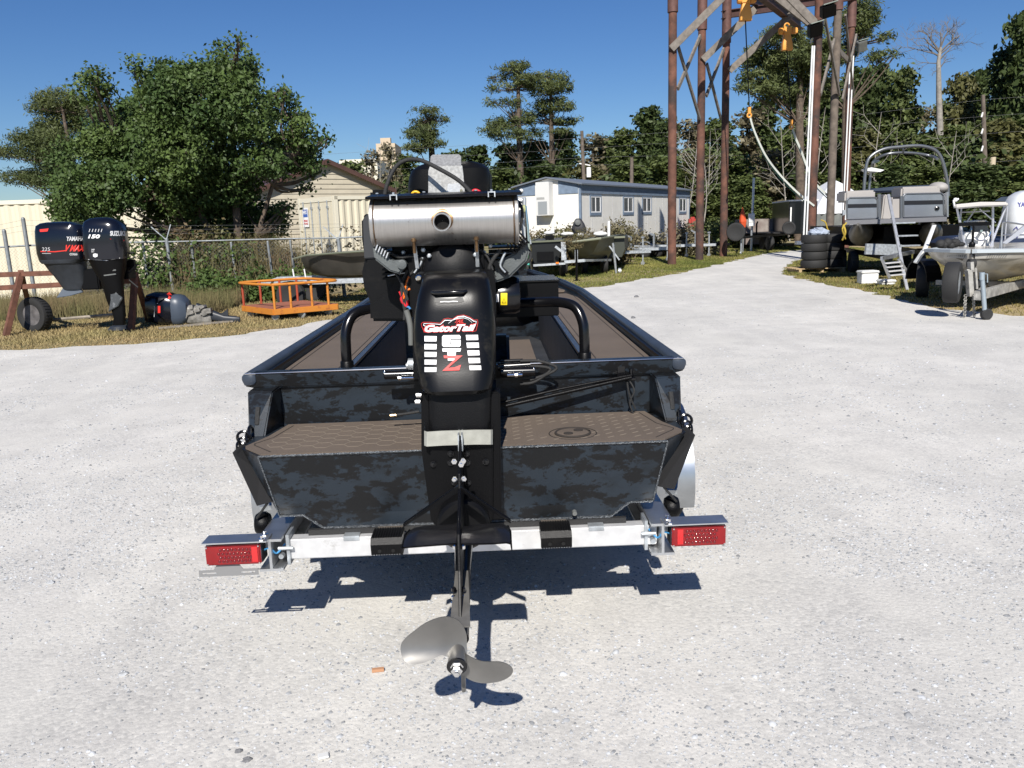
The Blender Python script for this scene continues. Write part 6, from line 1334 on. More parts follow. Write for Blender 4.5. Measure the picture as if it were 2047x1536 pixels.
# chain hoists with slings
hoist_o = mat('hoist_orange', (.75, .33, .06), .5)
def hoist(label, px, yt, yb, w1, w2, Y, hook, path, sw):
    top = P(px, yt, Y); h_ = thing('chain_hoist', label, 'hoist', top, 'chain hoists hanging under the gantry')
    t = MB(); secs = []
    for y, w, d in ((yb, w2, .13), (yb-2, w2, .14), ((yt+yb)/2+4, w2*.95, .14), (yt+5, w1, .12), (yt, w1*.9, .11)):
        a = P(px-w/2, y, Y); b_ = P(px+w/2, y, Y); secs.append(sup((a.x+b_.x)/2, Y, (a.z+b_.z)/2, (b_.x-a.x)/2, d, 20, 7))
    t.loft(secs); W('chain_bag', t, hoist_o, h_, smooth=.5)
    t = MB(); t.box(P(px, yt-6, Y), (.30, .28, .26)); t.box(P(px+15, yt-6, Y), (.2, .2, .2)); t.cyl(P(px-16, yt-5, Y), P(px-8, yt-5, Y), .12, 14); W('motor_body', t, hoist_o, h_, bev=.02)
    t = MB(); t.torus(P(px, yt-16, Y), .09, .03, 'y', 16, 6); W('suspension_hook', t, hoist_o, h_)
    hk = P(*hook, Y); t = MB(); n = 40
    t.tube([P(px, yb, Y), hk], .022, 5); W('load_chain', t, blackm, h_)
    t = MB(); t.torus(hk-V(0, 0, .15), .07, .03, 'y', 12, 6); t.tube([hk+V(0, 0, .12), hk-V(0, 0, .1)], .06, 8); W('load_hook', t, hoist_o, h_)
    t = MB(); t.tube(smoothpath([P(px-8, yb-4, Y), P(px-12, yb+50, Y), P(px-2, yb+75, Y), P(px+22, yb+60, Y), P(px+30, yb, Y), P(px+34, yt-30, Y)], 6), .012, 5); 
    if sw > .1: W('pendant_cable', t, blackr, h_)
    t = MB(); pts = smoothpath([P(x, y, yy) for x, y, yy in path], 6)
    for a, b_ in zip(pts[:-1], pts[1:]): t.bar(a, b_, sw, .02, up=(.3, 1, .2))
    sl_ = thing('lifting_sling', 'white webbing sling curving down from the '+label.split(' ')[0]+' hoist hook', 'sling', pts[-1], 'white lifting slings'); W('webbing', t, mat('white_webbing', (.5, .52, .47), .85), sl_)
    t = MB(); pts2 = [p+V(.03, .1, -.10) for p in pts]
    for a, b_ in zip(pts2[:-1], pts2[1:]): t.bar(a, b_, sw*.5, .02, up=(.3, 1, .2))
    W('webbing_return', t, mat('green_webbing', (.12, .25, .16), .85), sl_)
hoist('left orange hoist with a hanging chain bag high under the gantry', 1490, 6, 42, 16, 24, 30, (1498, 222), [(1499, 232, 30), (1508, 262, 30), (1530, 310, 30), (1558, 348, 30), (1592, 383, 29.7), (1628, 412, 29.3)], .06)
hoist('lower orange hoist with a chain bag right of the other one', 1573, 68, 101, 14, 21, 33, (1582, 246), [(1584, 256, 33), (1590, 275, 33), (1600, 298, 33), (1612, 330, 33), (1626, 362, 32.6), (1655, 392, 32.4)], .075)
# ================================================================ tyre stacks on a pallet
pal = thing('pallet', 'low wooden pallet under the stacked tyres', 'pallet', G(1638, 548)); c0 = G(1638, 545); palw = mat('pallet_wood', (.42, .31, .17), .85, var=.3, vscale=6)
for i in range(7): t = MB(); t.box(c0+V(-.02, -.42+i*.15+.3, .12), (1.4, .10, .02)); W('slat', t, palw, pal)
for x in (-.6, 0, .6): t = MB(); t.box(c0+V(x, .3, .055), (.08, 1.0, .10)); W('runner', t, palw, pal)
tyre_me = MB(); R_, w_2 = .345, .113
tyre_me.lathe([(R_*.58, -w_2*.8), (R_*.8, -w_2), (R_*.95, -w_2*.92), (R_, -w_2*.6), (R_, w_2*.6), (R_*.95, w_2*.92), (R_*.8, w_2), (R_*.58, w_2*.8), (R_*.56, 0), (R_*.58, -w_2*.8)], (0, 0, w_2), 'z', 36)
tyre_me = tyre_me.mesh('tyre', blackr, smooth=.6)
first = None
cols = [(P(1626, 545, c0.y-.03), 'front left'), (P(1660, 545, c0.y+.2), 'front right'), (P(1652, 545, c0.y+.75), 'rear')]
cnt = ['bottom', 'second', 'third', 'top']
for ci, (cc, nm) in enumerate(cols):
    for k in range(4):
        o = bpy.data.objects.new('tyre', tyre_me); COL.objects.link(o)
        o.location = (cc.x+random.uniform(-.012, .012), cc.y+(.0 if ci != 2 else .1), .135+k*.228); o.rotation_euler = (random.uniform(-.012, .012), random.uniform(-.012, .012), random.random()*6)
        tag(o, '%s black tyre of the %s stack on the pallet by the road' % (cnt[k], nm), 'tyre', 'tyres stacked on the pallet')
pv = MB(); cc = P(1636, 478, c0.y+.2); rr = random.Random(9)
pv.sphere((cc.x, c0.y+.2, 1.06), (.28, .22, .13), 20, 12); pv.v = [(x+rr.uniform(-.05, .05), y+rr.uniform(-.05, .05), z+rr.uniform(-.04, .07)) for x, y, z in pv.v]
origin_to_base(tag(obj('plastic_sheet', pv, mat('clear_plastic_film', (.35, .40, .48), .15, spec=.8)), 'crumpled clear plastic film lying on top of the tyres', 'plastic sheet'))
# ================================================================ tent, black trailer, flatbed
tentw = mat('white_canvas', (.78, .79, .82), .7, trans=.2); tentg = mat('grey_tarp', (.17, .18, .17), .75, var=.2, vscale=2, bump=.5, bscale=3)
Yt = 40; tn = thing('white_tent', 'white peaked canopy tent with grey side walls behind the gantry posts', 'tent', V(P(1690, 470, Yt).x, Yt, 0))
pk_ = P(1697, 358, Yt+2); secs = []
e1 = P(1628, 418, Yt); e2 = P(1760, 412, Yt); ez = e1.z; hw_ = (e2.x-e1.x)/2; cx_ = (e1.x+e2.x)/2
for s_, z_ in ((1, ez-.25), (1, ez), (.82, ez+.22), (.55, ez+.62), (.28, ez+1.1), (.12, pk_.z-.12), (.02, pk_.z)):
    secs.append([V(cx_+x*hw_*s_, Yt+2+y*2.2*s_, z_) for x, y in ((-1, -1), (0, -1), (1, -1), (1, 0), (1, 1), (0, 1), (-1, 1), (-1, 0))])
t = MB(); t.loft(secs); W('canopy', t, tentw, tn, smooth=.6)
t = MB(); pts = [V(cx_-hw_+i*hw_/10, Yt-.2+.06*(-1)**i, 0) for i in range(21)]; n = len(pts); t.add([V(p.x, p.y, .1) for p in pts]+[V(p.x, p.y+.05, ez-.2) for p in pts], [(i, i+1, i+1+n, i+n) for i in range(n-1)]); W('side_wall', t, tentg, tn, smooth=.9)
t = MB(); a = P(1700, 425, Yt-.3); b_ = P(1745, 455, Yt-.3); t.prism([V(a.x, Yt-.3, a.z), V(b_.x, Yt-.3, a.z), V(b_.x, Yt-.3, b_.z), V(a.x, Yt-.3, b_.z)], (0, .02, 0)); W('pale_flap', t, mat('pale_tarp', (.45, .46, .44), .7, bump=.6, bscale=3), tn)
for x in (-1, 1): t = MB(); t.tube([V(cx_+x*hw_, Yt-.1, 0), V(cx_+x*hw_, Yt-.1, ez)], .04, 8); W('tent_pole', t, galv, tn)
bdk = mat('black_trailer_panel', (.006, .0065, .008), .3, coat=.3)
Ye = 36.5; et = thing('enclosed_trailer', 'black enclosed cargo trailer with a pale roof edge behind the gantry', 'trailer', V(P(1590, 475, Ye).x, Ye, 0))
fL = P(1580, 403, Ye); fR = P(1612, 405, Ye); bL = P(1545, 412, Ye+5.5); bot = P(1600, 468, Ye).z
A0 = V(P(1577, 440, Ye).x, Ye, 0); A1 = V(P(1612, 440, Ye-.0).x+.5, Ye+.1, 0); Bk = V(P(1543, 440, Ye+5).x, Ye+5, 0)
t = MB(); zr = fL.z; t.prism([V(A0.x, A0.y, bot), V(A1.x, A1.y, bot), V(A1.x, A1.y, zr), V(A0.x, A0.y, zr)], Bk-A0); W('body', t, bdk, et, bev=.03)
t = MB(); t.prism([V(A0.x-.03, A0.y-.03, zr), V(A1.x+.03, A1.y-.03, zr), V(A1.x+.03, A1.y-.03, zr+.06), V(A0.x-.03, A0.y-.03, zr+.06)], Bk-A0); W('roof_edge', t, white, et)
t = MB(); t.bb(A0.x+.04, A0.x+.10, Ye-.03, Ye-.01, bot+.55, zr-.25); W('corner_strip', t, white, et); t = MB(); t.bb(A0.x+.25, A1.x, Ye-.4, Ye-.1, .3, .45); W('tongue_deck', t, white, et)
for dy in (1.6, 2.5): wheel('w', '', (A0.x-.3, Ye+dy, .33), .33, .2, Matrix.Rotation(.1, 4, 'Z'), galv, parent=et)
t = MB(); a = P(1492, 435, 41); b_ = P(1545, 462, 41); t.bb(a.x, b_.x, 41, 43, .2, a.z-.1); t2 = origin_to_base(tag(obj('brick_shed', t, mat('mottled_red_block', (.22, .16, .14), .9, hue=(.3, .27, .24), vscale=2.5, var=.3)), 'low mottled reddish shed between the gantry posts', 'shed'))
# meter pole and folded umbrella
mp_ = thing('meter_pole', 'thin pale pole with two white meter boxes behind the gantry', 'pole', V(P(1502, 470, 38).x, 38, 0)); t = MB(); t.tube([V(P(1502, 470, 38).x, 38, 0), P(1507, 356, 38)], .055, 8); W('pole', t, galv, mp_)
for y, h in ((436, .3), (448, .14)): t = MB(); t.box(P(1502, y, 37.8), (.26, .14, h*1.3)); W('meter_box', t, white, mp_)
um = thing('folded_umbrella', 'folded orange red umbrella standing by the meter pole', 'umbrella', V(P(1486, 470, 37).x, 37, 0)); t = MB(); b_ = P(1486, 455, 37); tt = P(1484, 415, 37); t.tube([b_, b_.lerp(tt, .3), b_.lerp(tt, .6), tt], [.10, .16, .12, .02], 8); W('canopy', t, mat('umbrella_red', (.6, .08, .02), .7), um); t = MB(); t.tube([V(b_.x, 37, 0), b_], .025, 6); W('pole', t, galv, um)
rd = MB(); a = P(1384, 440, 46); rd.bb(a.x-.15, a.x+.25, 46, 46.5, 0, 1.62); origin_to_base(tag(obj('red_barrel', rd, mat('red_box_paint', (.35, .03, .02), .6), bev=.1), 'red box just past the right end of the office', 'box'))
# ---- generic trailer
def trailer(label, A, B_2, w, m, rails=2, wheels=(.35, .45), jack=True, group='empty trailers parked in a row', h=.48, fend=True, bunks=True, tape=False):
    """A: tongue tip on the ground (near), B_2: rear middle on the ground"""
    A = Vector(A); B_2 = Vector(B_2); d = (B_2-A); L_ = d.length; d.normalize(); ang = math.atan2(d.y, d.x); M_ = Matrix.Translation(A) @ Matrix.Rotation(ang, 4, 'Z')
    th = thing('empty_trailer', label, 'trailer', M_, group)
    for s in (-1, 1):
        t = MB(); t.bar(V(L_*.3, s*w/2, h), V(L_, s*w/2, h), .06, .10); obj('frame_rail', t, m, th); t = MB(); t.bar(V(0, 0, h), V(L_*.3, s*w/2, h), .06, .10); obj('tongue_arm', t, m, th)
        if bunks: t = MB(); t.bar(V(L_*.4, s*w*.28, h+.16), V(L_, s*w*.28, h+.16), .08, .05); obj('bunk', t, blackr, th)
    for f_ in (.35, .6, .95): t = MB(); t.bar(V(L_*f_, -w/2, h-.02), V(L_*f_, w/2, h-.02), .06, .06); obj('cross_member', t, m, th)
    xw = L_*.68
    for s in (-1, 1):
        t = MB(); t.lathe([(.15, -.08), (.25, -.09), (.29, -.06), (.30, 0), (.29, .06), (.25, .09), (.15, .08)], (xw, s*(w/2+.16), .30), 'y', 20); wo = obj('tyre', t, blackr, th, smooth=.6)
        t = MB(); t.lathe([(0, s*.02), (.1, s*.04), (.15, s*.07)], (xw, s*(w/2+.16), .30), 'y', 14); obj('rim', t, galv, wo, smooth=.6)
        if fend: t = MB(); t.loft([[V(xw+.38*math.cos(a), s*(w/2+.05), .3+.36*math.sin(a)), V(xw+.38*math.cos(a), s*(w/2+.27), .3+.36*math.sin(a)), V(xw+.40*math.cos(a), s*(w/2+.27), .3+.38*math.sin(a)), V(xw+.40*math.cos(a), s*(w/2+.05), .3+.38*math.sin(a))] for a in [PI*i/10 for i in range(11)]]); obj('fender', t, m, th)
    t = MB(); t.tube([V(.25, .08, 0), V(.25, .08, .95)], .03, 8); t.box(V(.25, .08, .98), (.10, .10, .06)); t.lathe([(.0, -.03), (.07, -.03), (.07, .03), (0, .03)], (.25, .08, .07), 'y', 12); obj('jack', t, galv, th)
    t = MB(); t.bar(V(L_*.22, 0, h), V(L_*.22, 0, h+.55), .06, .06); t.bar(V(L_*.22, 0, h+.5), V(L_*.22+.2, 0, h+.6), .05); obj('winch_post', t, m, th)
    if tape:
        for i in range(6): t = MB(); x = L_*.35+i*L_*.1; t.bb(x, x+.18, -w/2-.036, -w/2-.031, h-.03, h+.03); obj('reflective_tape', t, whitep if i % 2 else redst, th)
    return th
trailer('galvanised trailer just right of the green jon boat', G(1300, 530), G(1300, 530)+V(-2.9, 1.6, 0), 1.4, galv)
trailer('galvanised trailer behind the nearest gantry post', G(1348, 522), G(1348, 522)+V(-3.2, 2.0, 0), 1.5, galv)
trailer('galvanised trailer with its jack between the first two gantry posts', G(1385, 514), G(1385, 514)+V(-3.2, 2.2, 0), 1.5, galv)
trailer('galvanised trailer between the second and third gantry posts', G(1430, 513), G(1430, 513)+V(-3.2, 2.4, 0), 1.5, galv)
trailer('black framed trailer with a winch stand by the third gantry post', G(1458, 512), G(1458, 512)+V(-3.2, 2.6, 0), 1.6, blackm)
fb_ = trailer('black flatbed trailer with red and white tape beside the road end', G(1482, 510), G(1590, 487), 1.9, blackm, group=None, tape=True, h=.72, bunks=False)
t = MB(); L_ = (G(1590, 487)-G(1482, 510)).length; t.bb(L_*.32, L_, -.95, .95, .76, .80); obj('deck', t, mat('dark_deck_board', (.03, .028, .026), .8), fb_)
for px, r_, Y, lb in ((1471, .36, 32.5, 'big black spare wheel standing on the flatbed nose'), (1577, .27, 34.5, 'black spare wheel with a spoked rim leaning on the black trailer')):
    p_ = P(px, 464 if px < 1500 else 456, Y); wheel('spare_wheel', lb, p_, r_, .24, Matrix.Rotation(PI/2-.3, 4, 'Z'), greyp, cat='wheel')
# ================================================================ boats in the middle distance
jong = mat('olive_hull_paint', (.075, .08, .055), .5, var=.3, vscale=3); blk = mat('black_hull_paint', (.008, .009, .009), .4, spec=.4)
def jon(label, pxs, Y, dep, m, name='jon_boat'):
    """pxs: front face outline in the photo, dep: vector to the far end"""
    b_ = thing(name, label, 'boat', V(P(pxs[0][0], 500, Y).x, Y, .5)); return b_
# black boat seen from the stern
Yb = 24.5
jb = thing('jon_boat', 'black flat boat seen from its stern at the left of the middle boats', 'boat', V(P(1095, 520, Yb).x, Yb, .5))
t = MB(); f0 = [P(1062, 484, Yb), P(1124, 481, Yb), P(1118, 516, Yb), P(1112, 528, Yb), P(1070, 530, Yb), P(1064, 516, Yb)]; off_v = V(.4, 4.5, 0); t.loft([f0, [p+off_v for p in f0]]); W('hull', t, blk, jb)
t = MB(); t.bar(P(1060, 484, Yb-.03), P(1126, 481, Yb-.03), .08, .05); t.bar(P(1060, 484, Yb), P(1060, 484, Yb)+off_v, .06, .05); t.bar(P(1126, 481, Yb), P(1126, 481, Yb)+off_v, .06, .05); W('gunwale', t, mat('olive_rail', (.11, .12, .08), .6), jb)
t = MB(); t.box(P(1090, 512, Yb-.05), (.5, .06, .25)); W('transom_plate', t, blackm, jb)
jt = thing('boat_trailer', 'galvanised trailer with an amber marker under the black boat', 'trailer', V(P(1095, 540, Yb).x, Yb, 0))
t = MB(); t.bar(P(1066, 531, Yb-.4), P(1130, 527, Yb-.4), .06, .06); W('rear_beam', t, galv, jt)
t = MB(); t.bar(P(1126, 484, Yb-.4), P(1127, 520, Yb-.4), .14, .14); t.bar(P(1110, 493, Yb-.4), P(1127, 506, Yb-.4), .07, .07); W('winch_post', t, galv, jt)
t = MB(); t.box(P(1114, 526, Yb-.45), (.09, .04, .05)); W('amber_marker', t, mat('amber_lens', (.7, .2, .02), .3), jt)
for px in (1056, 1070, 1124): wheel('w', '', (P(px, 535, Yb+.6).x, Yb+.6, .28), .28, .17, Matrix.Rotation(.05, 4, 'Z'), galv, parent=jt)
t = MB(); t.bar(G(1048, 546)+V(0, -1, 0), P(1048, 505, 23.2), .07); t.bar(G(1058, 546)+V(0, -1, 0), P(1056, 505, 23.2), .05); t.bar(P(1045, 528, 23.2), P(1058, 528, 23.2), .05); tk = origin_to_base(tag(obj('teal_stand', t, mat('teal_paint', (.08, .42, .36), .5)), 'teal and white metal stand beside the right side of the engine', 'stand'))
# olive jon boat, bow toward us
Yj = 25.0; j2 = thing('jon_boat', 'olive jon boat with its square bow toward the road, dry grass on it', 'boat', V(P(1185, 520, Yj).x, Yj, .5))
bow = [P(1146, 484, Yj-1.2), P(1200, 477, Yj-1.2), P(1186, 505, Yj-.8), P(1172, 516, Yj-.3), P(1150, 514, Yj-.3), P(1141, 500, Yj-.8)]
mid_ = [P(1130, 482, Yj+1), P(1226, 473, Yj+1), P(1224, 500, Yj+1), P(1212, 518, Yj+1), P(1140, 519, Yj+1), P(1132, 502, Yj+1)]; end_ = [p+V(.9, 4, 0) for p in mid_]
t = MB(); t.loft([bow, mid_, end_]); W('hull', t, jong, j2, smooth=.4)
t = MB(); t.tube([P(1146, 484, Yj-1.25), P(1200, 477, Yj-1.25), P(1226, 473, Yj+1)], .035, 6); t.tube([P(1146, 484, Yj-1.25), P(1130, 482, Yj+1)], .035, 6); W('gunwale', t, mat('olive_rail_light', (.17, .18, .12), .6), j2)
j3 = thing('jon_boat', 'dark olive flat boat behind and right of the square bow boat', 'boat', V(P(1235, 520, 27).x, 27, .5))
f0 = [P(1196, 477, 26.5), P(1248, 475, 26.5), P(1249, 498, 26.5), P(1243, 514, 26.5), P(1200, 516, 26.5)]; t = MB(); t.loft([f0, [p+V(.8, 4.5, 0) for p in f0]]); W('hull', t, mat('dark_olive_hull', (.035, .04, .03), .5), j3)
t = MB(); t.bar(P(1196, 476, 26.4), P(1249, 474, 26.4), .10, .06); W('gunwale', t, mat('olive_rail_light', (.17, .18, .12), .6), j3)
v, f = leaves([(P(1144, 488, Yj-1.2), (.28, .2, .28)), (P(1166, 470, Yj), (.3, .3, .22))], 700, .06, .08, .12, 91, .1); o = bpy.data.objects.new('dry_grass_bundle', npmesh('dry_grass_bundle', v, f, MATS['straw'])); COL.objects.link(o); o['kind'] = 'stuff'; o['label'] = 'bundle of dry grass on the bow of the olive boat'; o['category'] = 'dry grass'
jt2 = thing('boat_trailer', 'galvanised trailer with two jacks under the olive jon boats', 'trailer', V(P(1190, 545, Yj-1).x, Yj-1, 0))
t = MB(); t.bar(P(1128, 524, Yj-1.2), P(1168, 521, Yj-1.2), .08, .08); t.bar(P(1152, 500, Yj-1.6), P(1152, 524, Yj-1.6), .08); t.bar(P(1168, 521, Yj-1.2), P(1220, 520, Yj+1), .07); W('frame', t, galv, jt2)
g_ = G(1153, 562); t = MB(); t.tube([V(g_.x, g_.y, 0), P(1152, 498, g_.y)], .03, 8); t.lathe([(.0, 0), (.10, 0), (.10, .02), (.03, .04)], (g_.x, g_.y, 0), n=12); W('jack', t, blackm, jt2)
g_ = G(1232, 548); t = MB(); t.tube([V(g_.x, g_.y, 0), P(1225, 486, g_.y)], .035, 8); t.bar(P(1218, 492, g_.y), P(1238, 520, g_.y), .04); t.lathe([(.0, -.04), (.09, -.04), (.09, .04), (0, .04)], (g_.x+.1, g_.y, .09), 'x', 12); W('jack', t, galv, jt2)
for px in (1128, 1168, 1208): wheel('w', '', (P(px, 535, Yj+.8).x, Yj+.8, .28), .28, .17, Matrix.Rotation(.05, 4, 'Z'), galv, parent=jt2)
# outboards, trolling motors and gear showing over the gunwales
for i, (px, py, w, h, c_, lb) in enumerate(((1098, 466, 22, 8, white, 'white topped trolling motor head on the black boat'), (1134, 468, 26, 8, white, 'white topped trolling motor head left of the dark outboard'), (1160, 470, 14, 8, white, 'small white motor cover behind the olive bow'), (1200, 468, 28, 10, white, 'white seat or motor cover on the dark olive boat'))):
    Y = 26.0; p_ = P(px, py, Y); k = Y/F; th = thing('trolling_motor', lb, 'trolling motor', p_-V(0, 0, .35), 'white topped motors on the middle boats')
    t = MB(); t.sphere(p_, (w*k/2, .15, h*k/2), 14, 8); W('cover', t, c_, th, smooth=1.2); t = MB(); t.box(p_-V(0, 0, .14), (w*k*.8, .2, .14)); t.tube([p_-V(0, 0, .1), p_-V(0, 0, .45)], .03, 6); W('body', t, blackm, th, bev=.02)
for px, yt, yb, lb in ((1217, 442, 474, 'white pole standing on the dark olive boat'), (1105, 449, 466, 'short white pole standing on the black boat')):
    t = MB(); t.tube([P(px, yb, 26), P(px, yt, 26)], .045, 8); origin_to_base(tag(obj('white_pole', t, white), lb, 'pole'))
om = thing('outboard_motor', 'dark tilted outboard with a round pale badge above the olive boats', 'outboard motor', V(P(1160, 460, 27).x, 27, 1)); W('cowl', pxloft([(466, 1146, 1172), (458, 1142, 1172), (448, 1146, 1168), (440, 1149, 1163), (437, 1152, 1160)], 27, [.2, .25, .22, .15, .06]), mat('dull_black_cowl', (.03, .03, .032), .6), om, smooth=.8)
t = MB(); p_ = P(1155, 445, 26.72); t.lathe([(.10, 0), (.08, -.02), (0, -.03)], p_, 'y', 16); W('badge', t, greyp, om)
# ================================================================ pontoon boat
silver = mat('silver_panel', (.42, .43, .45), .28, .8, var=.08, vscale=3); pipem = mat('grey_rail', (.20, .21, .22), .35, .7); seatm = mat('taupe_vinyl', (.34, .32, .30), .6); strm = mat('black_stripe', (.01, .01, .012), .4); bimini = mat('navy_canvas', (.03, .045, .075), .8)
Yp = 19.5; pb = thing('pontoon_boat', 'silver pontoon boat with a black stripe and grey arch, ladder at its gate', 'boat', V(P(1800, 520, Yp).x, Yp, .9)); back = V(2.9, 6.0, 0)
def fpanel(x0, x1, yt, yb, yr):
    a = P(x0, yt, Yp); b_ = P(x1, yt-(x1-x0)*.02, Yp); c = P(x1, yb-(x1-x0)*.02, Yp); d = P(x0, yb, Yp); t = MB(); t.prism([a, b_, c, d], (0, .05, 0)); pn = W('fence_panel', t, silver, pb, bev=.01)
    h = a.z-d.z; t = MB(); t.prism([d+V(0, -.01, h*.52), c+V(0, -.01, h*.52), c+V(0, -.01, h*.70), d+V(0, -.01, h*.70)], (0, .008, 0)); W('stripe', t, strm, pn)
    fr = MB(); fr.tube([d, a+V(0, 0, -.06), a+V(.06, 0, 0), b_+V(-.06, 0, 0), b_+V(0, 0, -.06), c, d], .022, 6); W('frame', fr, pipem, pn)
    t = MB(); t.loft([sup(0, 0, 0, 1, 1, 16, 3)] and [[V(a.x+(b_.x-a.x)*u_, Yp+.1+.55*v_, z) for u_, v_ in ((0, 0), (.5, -.03), (1, 0), (1, 1), (.5, 1.0), (0, 1))] for z in (a.z-.1, a.z+.02, a.z+.16)]); W('seat_back', t, seatm, pb, bev=.04, smooth=.8)
    return a, b_, c, d
fpanel(1693, 1754, 396, 438, 384); fpanel(1806, 1886, 388, 434, 377)
p_ = P(1875, 376, Yp+.35); t = MB(); t.sphere(p_, (.2, .3, .14)); W('seat_bolster', t, seatm, pb, smooth=1)
t = MB(); t.prism([P(1893, 384, Yp+.2), P(1893, 384, Yp+.2)+back, P(1893, 434, Yp+.2)+back, P(1893, 434, Yp+.2)], (.04, 0, 0)); W('side_panel', t, silver, pb)
t = MB(); a = P(1760, 388, Yp+.3); t.prism([P(x, y, Yp+.15) for x, y in ((1768, 388), (1782, 392), (1783, 410), (1780, 440), (1762, 440))], (0, .35, 0)); W('gate_post', t, seatm, pb, bev=.03)
t = MB(); t.prism([P(x, y, Yp+2) for x, y in ((1780, 395), (1800, 393), (1802, 440), (1780, 440))], (0, .8, 0)); W('inner_seat', t, seatm, pb, bev=.05)
t = MB(); t.bar(P(1757, 388, Yp), P(1757, 440, Yp), .06); t.bar(P(1801, 392, Yp), P(1801, 440, Yp), .05); W('gate_rail', t, pipem, pb)
t = MB(); dl = P(1690, 441, Yp-.15); dr = P(1893, 434, Yp-.15); t.prism([dl, dr, dr-V(0, 0, .10), dl-V(0, 0, .10)], back); W('deck', t, mat('deck_edge', (.2, .2, .21), .5, .4), pb)
t = MB(); t.lathe([(.03, -.01), (.05, 0), (0, .01)], P(1874, 417, Yp-.03), 'y', 16); W('round_badge', t, blackg, pb)
hullg = mat('bare_aluminium_hull', (.16, .155, .145), .5, .4, var=.25, vscale=4)
for pcx, r_ in ((1718, .36), (1862, .36)):
    c_ = P(pcx, 468, Yp+.5); t = MB(); secs = []
    for dy, rr_, dz in ((-.7, .03, .24), (-.45, .13, .15), (-.1, .22, .06), (.4, .29, 0), (1, .30, 0), (6.5, .30, 0)): secs.append([V(c_.x+back.x*dy/6+rr_*math.cos(2*PI*k/20), c_.y+dy, c_.z+dz+rr_*math.sin(2*PI*k/20)) for k in range(20)])
    t.loft(secs); W('pontoon_tube', t, hullg, pb, smooth=.8)
t = MB(); c_ = P(1790, 478, Yp+2.5); t.bb(c_.x-1.0, c_.x+.9, Yp+1.0, Yp+6, c_.z-.15, c_.z+.35); W('underdeck_shade', t, blackm, pb)  # added black block stands for the shade below the deck
# arch
def archpath(pts, Y): return smoothpath([P(x, y, Y+dy) for x, y, dy in pts], 6)
t = MB(); t.tube(archpath([(1727, 386, 1), (1730, 345, 1), (1738, 316, 1), (1765, 299, 1), (1800, 294, 1), (1840, 292, 1), (1870, 301, 1), (1884, 322, 1), (1893, 360, 1), (1896, 392, 1)], Yp), .04, 8); W('arch', t, pipem, pb, smooth=.9)
t = MB(); t.tube(archpath([(1737, 386, 2.5), (1741, 345, 2.5), (1748, 322, 2.3), (1775, 308, 2), (1820, 306, 2), (1860, 312, 2), (1874, 318, 1.5)], Yp), .035, 8); W('arch', t, pipem, pb, smooth=.9)
t = MB(); t.bar(P(1805, 296, Yp+1), P(1806, 306, Yp+2), .04); t.bar(P(1745, 325, Yp+1), P(1756, 322, Yp+2), .05); W('arch_bracket', t, pipem, pb)
t = MB(); t.prism([P(x, y, Yp+1.1) for x, y in ((1732, 338), (1742, 335), (1768, 340), (1760, 344), (1734, 342))], (0, .3, 0)); W('mirror', t, white, pb)
t = MB(); t.prism([P(x, y, Yp+3.5) for x, y in ((1742, 380), (1790, 373), (1898, 368), (1898, 380), (1740, 385))], (0, 1.6, 0)); W('folded_canvas', t, bimini, pb, bev=.05)
pt_ = thing('pontoon_trailer', 'dark trailer frame under the silver pontoon boat', 'trailer', V(P(1800, 550, Yp+2).x, Yp+2, 0))
for dx in (-.7, .7): t = MB(); c_ = P(1790, 500, Yp+1); t.bar(V(c_.x+dx, Yp-.3, .55), V(c_.x+dx+1.2, Yp+6, .55), .08, .12); W('frame_rail', t, blackm, pt_)
for dy in (3, 3.8):
    for dx in (-.9, .9): wheel('w', '', (P(1790, 500, Yp+1).x+dx+.7, Yp+dy, .3), .3, .2, Matrix.Rotation(-.2, 4, 'Z'), galv, parent=pt_)
t = MB(); a = P(1725, 505, Yp+.3); b_ = P(1760, 520, Yp+.3); t.bar(P(1730, 498, Yp), P(1800, 500, Yp), .08, .25); W('cross_member', t, galv, pt_)
# yellow straps and red hull piece at the left of the pontoon
t = MB(); t.tube(smoothpath([P(1686, 450, 19.2), P(1690, 465, 19.1), P(1684, 480, 19.2)], 4), .022, 6); t.tube(smoothpath([P(1692, 446, 19.2), P(1684, 458, 19.1), P(1690, 478, 19.2)], 4), .018, 6); origin_to_base(tag(obj('yellow_strap', t, mat('yellow_strap', (.42, .30, .04), .8)), 'bunched yellow straps hanging at the left pontoon', 'strap'))
t = MB(); t.tube(smoothpath([P(1641, 440, 24), P(1650, 445, 24), P(1655, 460, 24), P(1664, 470, 24)], 4), .02, 6); origin_to_base(tag(obj('yellow_strap', t, mat('yellow_strap', (.42, .30, .04), .8)), 'yellow strap tied on the second right gantry post', 'strap'))
# ladder on the gate
la_ = thing('boarding_ladder', 'aluminium ladder leaning at the pontoon gate down to the grass', 'ladder', G(1755, 570)); la0 = P(1757, 572, 17.6); la1 = P(1779, 405, 18.9)
t = MB(); t.bar(V(G(1760, 572).x, 17.0, 0), P(1776, 390, 18.9), .055, .05); W('side_rail', t, alu, la_)
for i, y in enumerate((447, 472, 491)): 
    t = MB(); f_ = (572-y)/(572-390); c_ = V(G(1760, 572).x, 17.0, 0).lerp(P(1776, 390, 18.9), f_); t.box(c_+V(.22, 0, 0), (.44, .14, .03)); W('tread', t, galv, la_)
t = MB(); t.bar(P(1762, 517, 17.3), P(1826, 504, 18.2), .05, .08); W('side_rail', t, alu, la_)
f2 = thing('folding_steps', 'small folded aluminium steps leaning beside the boarding ladder', 'steps', G(1775, 568))
for a, b_ in (((1764, 520), (1778, 556)), ((1796, 518), (1814, 545))): t = MB(); t.bar(P(*a, 16.9), P(*b_, 16.9), .04, .05); W('side_rail', t, alu, f2)
